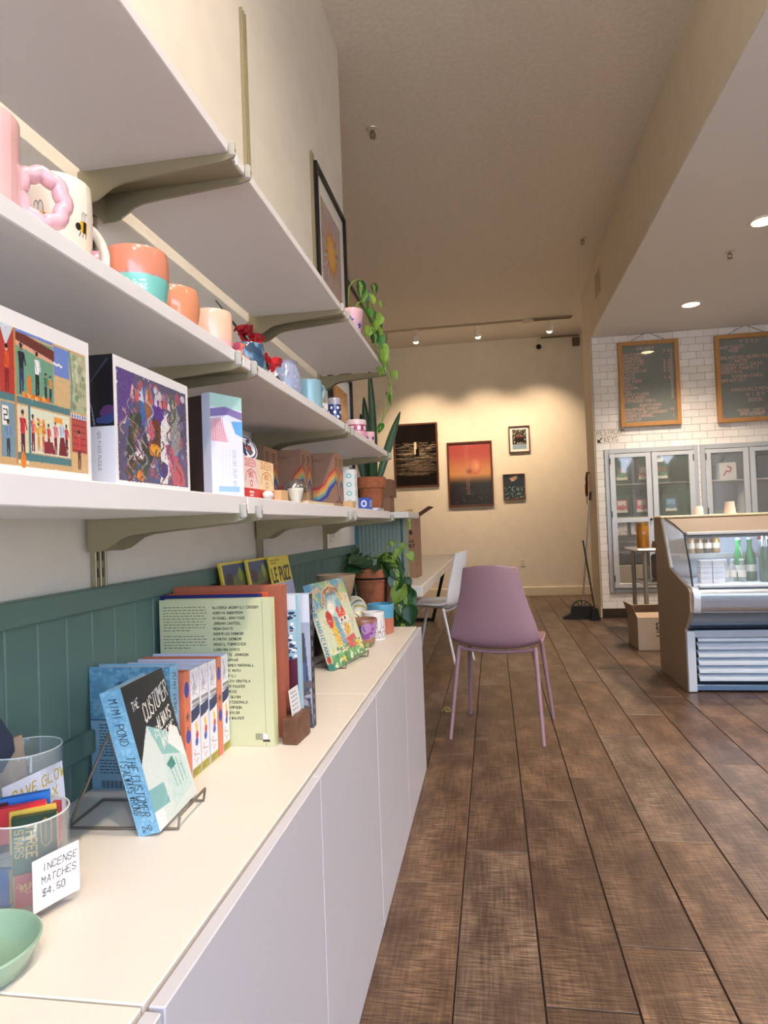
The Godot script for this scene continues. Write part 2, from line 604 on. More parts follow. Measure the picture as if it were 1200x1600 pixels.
func build_floor() -> void:
	var fl := struct("floor", bx(-1.9, 5.8, -0.15, -0.006, -10.1, 2.75), mat("2b1d14", 0.9))
	var mats := []
	for k in 3:
		var t := plank_texture(k)
		for tint: String in ["ffffff", "e3d9d2", "fbeee0"]:
			var m := StandardMaterial3D.new()
			m.albedo_texture = t[0]
			m.albedo_color = C(tint)
			m.normal_enabled = true
			m.normal_texture = t[1]
			m.normal_scale = 0.7
			m.roughness = 0.42
			mats.append(m)
	var shapes := {}
	var L := 1.14
	var starts := {-1: -2.055, 0: -2.267, 1: -1.56, 2: -1.80, 3: -2.39, 4: -2.75}
	for col in range(-7, 24):
		var x0 := -0.131 + 0.2057 * (col - 1) + 0.2057
		x0 = -0.131 + 0.2057 * col
		var off: float = starts.get(col, -rng.randf() * L) + 3.0 * L
		while off > 0.4: off -= L
		var z := off
		if col < -3 and x0 < -1.75: continue
		while z > -9.9:
			var z1 := maxf(z - L, -9.945)
			if z - z1 > 0.03 and (x0 > -0.36 or z1 < -3.0 and (x0 > -0.75 or z1 < -4.2)):
				var ln := snappedf(z - z1, 0.001)
				if not shapes.has(ln):
					var b := MB.new()
					var w := 0.2057 - 0.004
					var l := ln - 0.004
					var e := 0.0015
					var hw := w / 2
					var hl := l / 2
					b.quad(Vector3(-hw + e, 0, hl - e), Vector3(hw - e, 0, hl - e), Vector3(hw - e, 0, -hl + e), Vector3(-hw + e, 0, -hl + e), -1, Rect2(0, 0, 1, ln / L))
					var o := [Vector3(-hw, -e, hl), Vector3(hw, -e, hl), Vector3(hw, -e, -hl), Vector3(-hw, -e, -hl)]
					var i := [Vector3(-hw + e, 0, hl - e), Vector3(hw - e, 0, hl - e), Vector3(hw - e, 0, -hl + e), Vector3(-hw + e, 0, -hl + e)]
					for q in 4:
						var r: int = (q + 1) % 4
						b.face([o[q], o[r], i[r], i[q]], o[q] + o[r])
						b.face([o[q] + Vector3(0, -0.006, 0), o[r] + Vector3(0, -0.006, 0), o[r], o[q]], o[q] + o[r])
					shapes[ln] = b.mesh()
				var flip := Basis(Vector3.UP, PI if rng.randf() < 0.5 else 0.0)
				part("plank", shapes[ln], mats[rng.randi() % 9], fl, Transform3D(flip, Vector3(x0 + 0.10285, 0, (z + z1) / 2)))
			z -= L

func build_tiles() -> void:
	var wall: Node = get_node("wall_counter")
	var gp := MB.new()
	for q: Array in [[1.155, 1.262, 0.1, 3.088], [1.262, 3.173, 0.1, 0.295], [1.262, 3.173, 1.825, 3.088], [2.187, 2.248, 0.295, 1.825], [3.173, 5.5, 0.1, 3.088]]:
		gp.box(Vector3((q[0] + q[1]) / 2, (q[2] + q[3]) / 2, -7.6085), Vector3(q[1] - q[0], q[3] - q[2], 0.005))
	struct("trim_3", gp, mat("8d8780", 0.9))
	var glaze := [mat("f4f1f0", 0.12), mat("efebe9", 0.15), mat("f7f5f4", 0.1)]
	var shapes := {}
	var stuff := MB.new()
	var count := 0
	for row in 38:
		var y0 := 0.103 + row * 0.0787
		var y1 := minf(y0 + 0.0762, 3.088)
		var cy := (y0 + y1) / 2
		var spans := [[1.157, 5.4]]
		if cy > 0.3 and cy < 1.82: spans = [[1.157, 1.275], [2.175, 2.26], [3.16, 5.4]]
		for k in range(-1, 29):
			var xa := 1.157 + (k + (0.5 if row % 2 == 1 else 0.0)) * 0.155
			for sp: Array in spans:
				var a := maxf(xa, sp[0])
				var e := minf(xa + 0.1525, sp[1])
				if e - a < 0.012: continue
				var behind := a > 3.0 or (e > 1.66 and cy < 0.98) or (a > 1.45 and e < 2.03 and cy > 2.1 and cy < 2.97) or (a > 2.45 and cy > 2.1 and cy < 2.97)
				if behind:
					stuff.box(Vector3((a + e) / 2, cy, -7.603), Vector3(e - a, y1 - y0, 0.008), 0.0012)
				else:
					var key := "%.3f/%.3f" % [e - a, y1 - y0]
					if not shapes.has(key): shapes[key] = MB.new().box(Vector3(), Vector3(e - a, y1 - y0, 0.008), 0.0016).mesh()
					var tl := Basis.from_euler(Vector3(rng.randf_range(-0.006, 0.006), rng.randf_range(-0.006, 0.006), 0))
					part("tile", shapes[key], glaze[rng.randi() % 3], wall, Transform3D(tl, Vector3((a + e) / 2, cy, -7.6025)))
					count += 1
	var o := part("tile_rest", stuff, glaze[0], wall)
	o.set_meta("kind", "stuff")

func build_shelving() -> void:
	# beadboard panelling along the wall behind the cabinets
	var teal := mat("617d74", 0.45)
	var w := MB.new()
	w.box(Vector3(-0.7525, 0.5, -1.0), Vector3(0.004, 0.93, 5.2))
	var tr := struct("trim_1", w, mat("35504a", 0.6))
	var bd := MB.new().box(Vector3(0, 0.49, 0), Vector3(0.01, 0.96, 0.0738), 0.0022).mesh()
	for k in 48: part("board", bd, teal, tr, Transform3D(Basis(), Vector3(-0.7455, 0, -3.573 + k * 0.075)))
	part("cap_rail", MB.new().box(Vector3(-0.742, 0.983, -1.0), Vector3(0.024, 0.042, 5.22), 0.003), teal, tr)
	part("lower_rail", MB.new().box(Vector3(-0.738, 0.728, -1.0), Vector3(0.02, 0.042, 5.22), 0.003), teal, tr)
	# low partition at the end of the wall
	var teal2 := mat("8a9c93", 0.5)
	var p := struct("wall_partition", bx(-0.748, -0.497, 0, 1.135, -3.94, -3.66), mat("8a9c93", 0.5))
	var b2 := MB.new().box(Vector3(0, 0.567, 0), Vector3(0.0205, 1.134, 0.012), 0.002).mesh()
	for k in 11: part("board", b2, teal2, p, Transform3D(Basis(), Vector3(-0.732 + k * 0.0219, 0, -3.654)))
	part("corner_post", MB.new().box(Vector3(-0.75, 0.567, -3.642), Vector3(0.018, 1.134, 0.03), 0.002), mat("4f7f86", 0.5), p)
	part("corner_post", MB.new().box(Vector3(-0.494, 0.567, -3.654), Vector3(0.01, 1.134, 0.016), 0.002), mat("3f6a70", 0.5), p)
	single("ledge", MB.new().box(Vector3(-0.592, 1.153, -3.70), Vector3(0.324, 0.034, 0.51), 0.003), mat("dcdcdc", 0.35), "pale grey ledge slab capping the green partition past the shelves", "ledge")
	# wall standards
	var steel := mat("a59d84", 0.42, 0.55)
	var dark := mat("2a2824", 0.7)
	var zs := [-1.175, -2.075, -2.93]
	var lab := ["vertical slotted metal shelf standard nearest the camera, above the blue books", "second slotted metal shelf standard, rising above the middle shelf joint", "farthest slotted metal shelf standard, beside the black framed sun print"]
	for i in 3:
		var t := thing("shelf_standard", lab[i], "shelf standard", Vector3(-0.755, 1.0, zs[i]), 0.0, "shelf standards")
		var ch := MB.new()
		ch.box(Vector3(0.004, 0.91, 0), Vector3(0.008, 1.82, 0.038), 0.0012)
		for s: float in [-0.0165, -0.0, 0.0165]: ch.box(Vector3(0.0095, 0.91, s), Vector3(0.006, 1.82, 0.005), 0.0012)
		part("channel", ch, steel, t)
		var sl := MB.new()
		for k in 56:
			for s: float in [-0.0083, 0.0083]: sl.box(Vector3(0.0083, 0.03 + k * 0.032, s), Vector3(0.002, 0.018, 0.005))
		part("slots", sl, dark, t).set_meta("kind", "stuff")
	# brackets: two webs under each joint with turned up ends
	var web := []
	for q: Array in [[0.012, 0], [0.306, 0], [0.312, 0.012], [0.321, 0.013], [0.324, 0.004], [0.32, -0.01], [0.30, -0.015], [0.22, -0.021], [0.14, -0.027], [0.10, -0.031], [0.08, -0.037], [0.065, -0.047], [0.05, -0.056], [0.035, -0.06], [0.012, -0.06]]: web.append(Vector2(q[0], q[1]))
	var ys := [1.785, 1.405, 1.131]
	var nm := ["top", "middle", "bottom"]
	var wh := ["nearest the camera", "at the second wall standard", "at the far end"]
	var wb := MB.new().prism(web, -0.0025, 0.0025).mesh()
	for j in 3:
		for i in 3:
			var t := thing("shelf_bracket", "curved grey metal bracket under the %s white shelf, %s" % [nm[j], wh[i]], "bracket", Vector3(-0.755, ys[j], zs[i]), 0.0, "shelf brackets")
			var gap := 0.04 if i < 2 else 0.012
			for s: float in [-gap, gap]:
				part("web", wb, steel, t, Transform3D(Basis(), Vector3(0, 0, s)))
				part("end_clip", MB.new().box(Vector3(0.3165, 0.005, s), Vector3(0.013, 0.03, 0.012), 0.004), mat("b9b6ae", 0.35, 0.3), t)
			part("flange", MB.new().box(Vector3(0.16, -0.0015, 0), Vector3(0.29, 0.003, gap * 2.0)), steel, t)
			part("hook_plate", MB.new().box(Vector3(0.0165, -0.03, 0), Vector3(0.004, 0.06, gap * 2.0 + 0.004)), steel, t)
	# shelf boards
	var board := mat("e9e6e6", 0.38)
	var ends := [[0.3, -1.172], [-1.176, -2.073], [-2.077, -2.9]]
	var tops := [1.805, 1.427, 1.163]
	var ln := ["near", "middle", "far"]
	for j in 3:
		for i in 3:
			var z0: float = ends[i][0]
			var z1: float = ends[i][1]
			single("shelf_board", MB.new().box(Vector3(0, (ys[j] + tops[j]) / 2 + 0.0003, 0), Vector3(0.29, tops[j] - ys[j], z0 - z1), 0.0015), board, "white melamine shelf board, %s length of the %s shelf" % [ln[i], nm[j]], "shelf", Vector3(-0.59, 0, (z0 + z1) / 2), 0.0, "white wall shelves")

func build_cabinets() -> void:
	var top_m := mat("e6dfd5", 0.4)
	var front := mat("cccbd2", 0.38)
	var seams := [0.59, -0.611, -1.806, -3.0]
	var wh := ["at the lower left corner of the view", "in the middle, under the upright books", "at the far end, under the ceramic pots"]
	for i in 3:
		var z0: float = seams[i]
		var z1: float = seams[i + 1]
		var cz := (z0 + z1) / 2
		var l := z0 - z1 - 0.003
		var t := thing("cabinet", "low white cabinet with flat push doors, " + wh[i], "cabinet", Vector3(-0.54, 0, cz), 0.0, "low white cabinets")
		part("body", MB.new().box(Vector3(0.0, 0.3, 0), Vector3(0.36, 0.6, l - 0.004), 0.002), front, t)
		part("top", MB.new().box(Vector3(-0.0085, 0.6205, 0), Vector3(0.385, 0.039, l), 0.0015), top_m, t)
		for s: float in [-1.0, 1.0]:
			part("door", MB.new().box(Vector3(0.197, 0.3195, s * l / 4), Vector3(0.018, 0.637, l / 2 - 0.003), 0.0015), front, t)

func build_lamps(down_energy: float, track_energy: float) -> void:
	var white := mat("e8e4de", 0.5)
	# recessed downlights in the low ceiling
	var spots := [[1.94, -6.67, "recessed ceiling downlight above the letter boards, the farther lit one"], [1.915, -4.89, "recessed ceiling downlight at the right edge, the nearer lit one"], [1.92, -3.1, "recessed ceiling downlight over the open floor, out of view"], [1.92, -1.3, "recessed ceiling downlight nearest the shop front, out of view"]]
	for q: Array in spots:
		var t := thing("downlight", q[2], "ceiling light", Vector3(q[0], 3.09, q[1]), 0.0, "recessed downlights")
		part("trim_ring", MB.new().lathe([Vector2(0.075, 0), Vector2(0.076, -0.006), Vector2(0.098, -0.007), Vector2(0.102, -0.002), Vector2(0.102, 0), Vector2(0.075, 0)], 28), white, t)
		part("lamp_lens", MB.new().lathe([Vector2(0, -0.002), Vector2(0.075, -0.002), Vector2(0.075, 0.0), Vector2(0, 0)], 28), glow("ffe2b0", 14.0), t)
		var l := SpotLight3D.new()
		l.name = "lamp_light"
		l.light_color = C("ffe6ca")
		l.light_energy = down_energy
		l.spot_range = 14.0
		l.spot_angle = 62.0
		l.spot_attenuation = 2.0
		l.light_size = 0.07
		l.shadow_enabled = true
		l.rotation_degrees.x = -90
		l.position.y = -0.02
		t.add_child(l)
	# track along the far end of the high ceiling
	var t := thing("track_rail", "thin lighting track crossing the high ceiling near the far wall", "lighting track", Vector3(-0.15, 3.78, -9.03))
	part("rail", MB.new().box(Vector3(0, -0.012, 0), Vector3(2.6, 0.022, 0.034), 0.002), mat("b9a98c", 0.5), t)
	part("feed_box", MB.new().box(Vector3(0.72, -0.025, 0), Vector3(0.14, 0.05, 0.045), 0.004), mat("dccfba", 0.5), t)
	part("conduit", MB.new().tube([Vector3(0.8, -0.03, 0.02), Vector3(1.28, -0.03, 0.02)], 0.012), mat("8d7a5c", 0.5), t)
	single("track_rail", MB.new().box(Vector3(0, -0.012, 0), Vector3(0.034, 0.022, 2.2), 0.002), mat("4a4036", 0.5), "dark lighting track running back along the left of the high ceiling", "lighting track", Vector3(-1.45, 3.78, -7.95))
	var heads := [[-0.936, "left", 0.0], [-0.094, "middle", 0.05], [0.855, "right", -0.1]]
	for q: Array in heads:
		track_head(Vector3(q[0], 3.757, -9.03), Vector3(q[2], -1.0, -0.38), track_energy, "white track spotlight aimed at the far wall, the %s one of three" % q[1], "track spotlights at the far wall")
	# a second row over the shelves, behind the viewer
	single("track_rail", MB.new().box(Vector3(0, -0.012, 0), Vector3(0.034, 0.022, 3.2), 0.002), mat("b9a98c", 0.5), "lighting track above the shelf aisle, out of view overhead", "lighting track", Vector3(0.55, 3.78, 0.3))
	for z: float in [-0.9, 0.3, 1.4]:
		track_head(Vector3(0.55, 3.757, z), Vector3(-0.42, -1.0, -0.25), track_energy * 0.76, "white track spotlight above the shelf aisle, %s" % ("farthest along the rail" if z < 0.0 else "mid rail" if z < 1.0 else "by the shop front"), "track spotlights over the shelves")
	# sprinklers
	var sp := [[Vector3(-0.693, 3.78, -4.39), "pendent fire sprinkler on the high ceiling beside the left wall"], [Vector3(0.958, 3.78, -6.553), "small fire sprinkler on the high ceiling next to the beam"], [Vector3(1.861, 3.09, -5.385), "white fire sprinkler on the low ceiling between two downlights"]]
	for q: Array in sp:
		var s := thing("fire_sprinkler", q[1], "sprinkler", q[0], 0.0, "ceiling sprinklers")
		part("escutcheon", MB.new().lathe([Vector2(0, -0.012), Vector2(0.02, -0.012), Vector2(0.04, -0.006), Vector2(0.043, 0), Vector2(0, 0)], 20), mat("d8cfc2", 0.35, 0.4), s)
		var b := MB.new()
		b.lathe([Vector2(0, -0.03), Vector2(0.011, -0.03), Vector2(0.013, -0.012), Vector2(0, -0.012)], 12)
		b.tube([Vector3(0.011, -0.02, 0), Vector3(0.019, -0.036, 0), Vector3(0.004, -0.056, 0)], 0.0035, 6)
		b.tube([Vector3(-0.011, -0.02, 0), Vector3(-0.019, -0.036, 0), Vector3(-0.004, -0.056, 0)], 0.0035, 6)
		part("frame_arms", b, mat("8f887c", 0.35, 0.7), s)
		part("deflector", MB.new().lathe([Vector2(0, -0.06), Vector2(0.021, -0.058), Vector2(0.021, -0.056), Vector2(0, -0.056)], 14), mat("8f887c", 0.35, 0.7), s)

func track_head(at: Vector3, aim: Vector3, e: float, label: String, group: String) -> void:
	var white := mat("ece7df", 0.4)
	var t := thing("track_spotlight", label, "spotlight", at, 0.0, group)
	part("stem", MB.new().tube([Vector3(0, 0.0, 0), Vector3(0, -0.07, 0)], 0.011), white, t)
	part("adapter", MB.new().box(Vector3(0, -0.008, 0), Vector3(0.07, 0.018, 0.03), 0.003), white, t)
	var d := aim.normalized()
	var bs := Basis(Quaternion(Vector3.DOWN, d))
	var x := Transform3D(bs, Vector3(0, -0.10, 0))
	part("can", MB.new().lathe([Vector2(0.0, 0.03), Vector2(0.025, 0.03), Vector2(0.042, 0.005), Vector2(0.046, -0.055), Vector2(0.043, -0.055), Vector2(0.039, -0.043), Vector2(0, -0.043)], 20), white, t, x)
	part("lamp_bulb", MB.new().ball(Vector3(0, -0.054, 0), Vector3(0.036, 0.03, 0.036), 16), glow("ffe6ba", 14.0), t, x)
	var l := SpotLight3D.new()
	l.name = "lamp_light"
	l.light_color = C("ffe0bc") if at.z < -5.0 else C("ffead0")
	l.light_energy = e
	l.spot_range = 14.0
	l.spot_angle = 43.0 if at.z < -5.0 else 62.0
	l.spot_attenuation = 2.0
	l.light_size = 0.04
	l.shadow_enabled = true
	l.transform = Transform3D(Basis.looking_at(d, Vector3.RIGHT), Vector3(0, -0.10, 0) + d * 0.094)
	t.add_child(l)

func framed(n: String, label: String, x0: float, x1: float, y0: float, y1: float, z: float, fw: float, fm: Material, print_m: Material, matw := 0.0, turn := 0.0, pos := Vector3()) -> Node3D:
	# a framed picture hung on a wall; faces +z before it is turned
	var t := thing(n, label, "picture", Vector3((x0 + x1) / 2, y0, z) if turn == 0.0 else pos, turn)
	var w := x1 - x0
	var h := y1 - y0
	var b := MB.new()
	for s: float in [-1.0, 1.0]:
		b.box(Vector3(s * (w - fw) / 2, h / 2, 0.0125), Vector3(fw, h, 0.025), 0.002)
		b.box(Vector3(0, h / 2 + s * (h - fw) / 2, 0.0125), Vector3(w - fw * 2, fw, 0.025), 0.002)
	part("frame", b, fm, t)
	part("backing", MB.new().box(Vector3(0, h / 2, 0.005), Vector3(w - fw, h - fw, 0.008)), mat("e6e3de", 0.6), t)
	var pw := w - fw * 2 - matw * 2
	var ph := h - fw * 2 - matw * 2
	var q := MB.new()
	q.quad(Vector3(-pw / 2, h / 2 - ph / 2, 0), Vector3(pw / 2, h / 2 - ph / 2, 0), Vector3(pw / 2, h / 2 + ph / 2, 0), Vector3(-pw / 2, h / 2 + ph / 2, 0))
	part("print", q, print_m, t, Transform3D(Basis(), Vector3(0, 0, 0.0105)))
	return t

func build_far_wall() -> void:
	var wood := mat("5a2f1c", 0.4)
	var z := -9.95
	# 1: moonlit water
	var c := Cv.new(200, 300, C("15100e"))
	for i in 380:
		var y := c.r.randf_range(88, 255)
		var d := (y - 88) / 170.0
		var x := 100 + c.r.randfn(0, 45)
		var l := c.r.randf_range(6, 40) * (0.6 + d)
		var k := c.r.randf_range(0.2, 0.8) * (1.0 - d * 0.6)
		c.line(Vector2(x - l, y - c.r.randf_range(-3, 3)), Vector2(x + l, y), 1.2, C("3a2c22").lerp(C("fae6c8"), k))
	c.rect(92, 84, 12, 60, C("e8d4b4"))
	c.oval(108, 135, 8, 18, C("0c0a0a"))
	c.rect(100, 120, 16, 36, C("0c0a0a"))
	c.rect(0, 250, 200, 50, C("15100e"))
	framed("framed_photo", "large dark framed photo of black water with a moonlit streak, leftmost on the far wall", -1.425, -0.758, 1.657, 2.62, z, 0.026, wood, tmat(c.tex(), 0.16))
	# 2: orange dusk
	c = Cv.new(200, 300, C("c4574a"))
	for y in 300:
		var t := y / 300.0
		var col := C("a64c48").lerp(C("c98c5a"), smoothstep(0.1, 0.52, t))
		if t > 0.48: col = C("c98c5a").lerp(C("302d2f"), smoothstep(0.48, 0.68, t))
		c.rect(0, y, 200, 1, col)
	for k in 14: c.oval(125 + k * 0.5, 115, 32 - k * 2.0, 38 - k * 2.4, C("bd6a54").lerp(C("d99a78"), k / 14.0))
	for k in 10: c.oval(96, 136, 18 - k * 1.6, 16 - k * 1.4, C("bc7654").lerp(C("7c4640"), k / 10.0))
	for k in 3: c.line(Vector2(76 + k * 9, 6), Vector2(84 + k * 6, 250), 1.2, C("b98a7c"))
	c.speck(120, [C("4b4a4c"), C("1a191b"), C("6d6a66")], 0.8, 2.4, Rect2(20, 215, 160, 85))
	framed("framed_photo", "large framed photo of an orange dusk with a blurred disc over a dark hill", -0.628, 0.037, 1.336, 2.30, z, 0.026, wood, tmat(c.tex(), 0.16))
	# 3 and 4: small
	c = Cv.new(96, 120, C("3d3833"))
	c.speck(240, [C("8d8678"), C("1d1a18"), C("5a5148"), C("b9b09d")], 1, 5, Rect2(0, 0, 96, 120))
	c.rect(18, 44, 60, 34, C("241b18"))
	c.rect(26, 40, 44, 8, C("7c3a2e"))
	c.rect(0, 90, 96, 30, C("8aa0b0"))
	framed("framed_photo", "small framed photo with a white mat, upper right of the far wall group", 0.287, 0.592, 2.098, 2.49, z, 0.016, wood, tmat(c.tex(), 0.2), 0.035)
	c = Cv.new(100, 124, C("23262a"))
	c.speck(160, [C("7d8a86"), C("3a4240"), C("9aa69c"), C("15181a")], 1, 4, Rect2(0, 62, 100, 62))
	c.speck(24, [C("b0806c"), C("d0a890")], 2, 6, Rect2(30, 4, 40, 26))
	framed("framed_photo", "small framed photo of pale flowers against dark foliage, lower right of the far wall group", 0.18, 0.494, 1.412, 1.79, z, 0.016, wood, tmat(c.tex(), 0.2))
	var cap := [[-0.83, 1.49, "under the dark water photo"], [-0.02, 1.25, "under the orange dusk photo"], [0.57, 2.06, "under the small white-mat photo"], [0.46, 1.36, "under the small flower photo"]]
	for q: Array in cap:
		var k := Cv.new(64, 40, C("efe6d4"))
		k.greek(6, 6, 50, 5, 7, C("6a6258"), 2)
		var m := tbox(Vector3(0.075, 0.045, 0.002), mat("efe6d4", 0.7), {"pz": tmat(k.tex(), 0.7)})
		single("caption_card", m, null, "tiny white caption card " + q[2], "card", Vector3(q[0], q[1], z + 0.001), 0.0, "caption cards")
	var o := thing("wall_outlet", "ivory electrical outlet low on the far wall", "outlet", Vector3(0.417, 0.43, z))
	part("plate", MB.new().box(Vector3(0, 0.058, 0.003), Vector3(0.072, 0.116, 0.006), 0.002), mat("e9dfc8", 0.4), o)
	for s: float in [0.035, 0.08]: part("socket", MB.new().box(Vector3(0, s, 0.007), Vector3(0.034, 0.028, 0.003), 0.001), mat("cdbf9f", 0.4), o)
	o = thing("wall_outlet", "white double outlet on the left wall, under the bottom shelf at its far end", "outlet", Vector3(-0.754, 1.035, -3.08), PI / 2)
	part("plate", MB.new().box(Vector3(0, 0.05, 0.003), Vector3(0.072, 0.1, 0.006), 0.002), mat("e6e2dc", 0.4), o)
	for s: float in [0.03, 0.07]: part("socket", MB.new().box(Vector3(0, s, 0.007), Vector3(0.034, 0.026, 0.003), 0.001), mat("c9c4bb", 0.4), o)
	# security camera
	o = thing("security_camera", "white dome security camera with a black lens under the ceiling of the far wall", "camera", Vector3(0.772, 3.62, -9.86))
	part("arm", MB.new().tube([Vector3(0.02, 0.16, -0.085), Vector3(0.02, 0.14, -0.03), Vector3(0.01, 0.05, 0)], 0.012), mat("d8cdb8", 0.4), o)
	part("dome", MB.new().ball(Vector3(), Vector3(0.06, 0.06, 0.06), 18), mat("dcd2bf", 0.35), o)
	part("lens", MB.new().ball(Vector3(-0.005, -0.012, 0.028), Vector3(0.042, 0.042, 0.04), 16), mat("0c0b0b", 0.1), o)
	single("conduit", MB.new().tube([Vector3(0.8, 3.755, -9.92), Vector3(1.35, 3.755, -9.92)], 0.012), mat("7a6848", 0.5), "thin brown conduit along the top of the far wall beside the camera", "conduit")
	single("alarm_box", MB.new().box(Vector3(), Vector3(0.1, 0.12, 0.05), 0.006), mat("5a4a34", 0.5), "small brown box at the top right of the far wall by the column", "box", Vector3(1.30, 3.66, -9.92))
	# beam vent
	o = thing("air_vent", "narrow painted air vent in the side of the beam", "vent", Vector3(1.149, 3.33, -6.93))
	part("frame", MB.new().box(Vector3(-0.004, 0.13, 0), Vector3(0.008, 0.28, 0.36), 0.003), M["warm"], o)
	for k in 7: part("slat", MB.new().box(Vector3(-0.009, 0.03 + k * 0.034, 0), Vector3(0.004, 0.022, 0.3)), mat("b7a27c", 0.6), o)
	# things on the column
	o = thing("scissors", "red handled scissors and cord hanging on the side of the column", "scissors", Vector3(1.14, 1.58, -8.05))
	part("hook", MB.new().tube([Vector3(0.005, 0.05, 0), Vector3(-0.03, 0.045, 0), Vector3(-0.035, 0.06, 0)], 0.008, 6), mat("4a3526", 0.5), o)
	part("cord", MB.new().tube(smooth([Vector3(-0.025, 0.05, 0), Vector3(-0.035, -0.05, 0.03), Vector3(-0.03, -0.1, 0.0), Vector3(-0.035, -0.02, -0.03), Vector3(-0.025, 0.05, 0)]), 0.011, 6), mat("5a2420", 0.6), o)
	part("handle", MB.new().tube(arc(Vector3(-0.045, -0.15, 0.045), Vector3(0, 0.07, 0), Vector3(0, 0, 0.032), 0, TAU, 16), 0.013, 6), mat("7e211d", 0.4), o)
	part("blade", MB.new().box(Vector3(-0.045, -0.27, 0.05), Vector3(0.008, 0.1, 0.02), 0.002), mat("6b5b4c", 0.4, 0.5), o)

func letter_board(n: String, label: String, x0: float, x1: float, y0: float, y1: float, lines: Array) -> void:
	var w := x1 - x0
	var h := y1 - y0
	var fw := 0.045
	var t := thing(n, label, "menu board", Vector3((x0 + x1) / 2, y0, -7.597))
	var b := MB.new()
	for s: float in [-1.0, 1.0]:
		b.box(Vector3(s * (w - fw) / 2, h / 2, 0.022), Vector3(fw, h, 0.044), 0.003)
		b.box(Vector3(0, h / 2 + s * (h - fw) / 2, 0.022), Vector3(w - fw * 2, fw, 0.044), 0.003)
	part("frame", b, mat("ba8850", 0.45), t)
	var pw := 400
	var ph := int(400 * (h - fw * 2) / (w - fw * 2))
	var c := Cv.new(pw, ph, C("3f4a45"))
	for y in range(0, ph, 6): c.rect(0, y, pw, 1, C("333d39"))
	for q: Array in lines: c.text(q[0], q[1], q[2], q[3], C("e6a892"), 3.8, 0.5, 0.0, q[4])
	var f := MB.new()
	f.quad(Vector3(-w / 2 + fw, fw, 0.012), Vector3(w / 2 - fw, fw, 0.012), Vector3(w / 2 - fw, h - fw, 0.012), Vector3(-w / 2 + fw, h - fw, 0.012))
	part("felt_panel", f, tmat(c.tex(), 0.75), t)
	part("pane", MB.new().box(Vector3(0, h / 2, 0.03), Vector3(w - fw * 2, h - fw * 2, 0.003)), glass("dfe8e4", 0.12), t)
	part("wire", MB.new().tube([Vector3(-w * 0.3, h - 0.002, 0.02), Vector3(0.0, h + 0.10, 0.004), Vector3(w * 0.3, h - 0.002, 0.02)], 0.0035, 5), mat("5b4a3a", 0.4), t)
	part("nail", MB.new().ball(Vector3(0, h + 0.1, 0.004), Vector3(0.008, 0.008, 0.008), 8), mat("3a332c", 0.4), t)

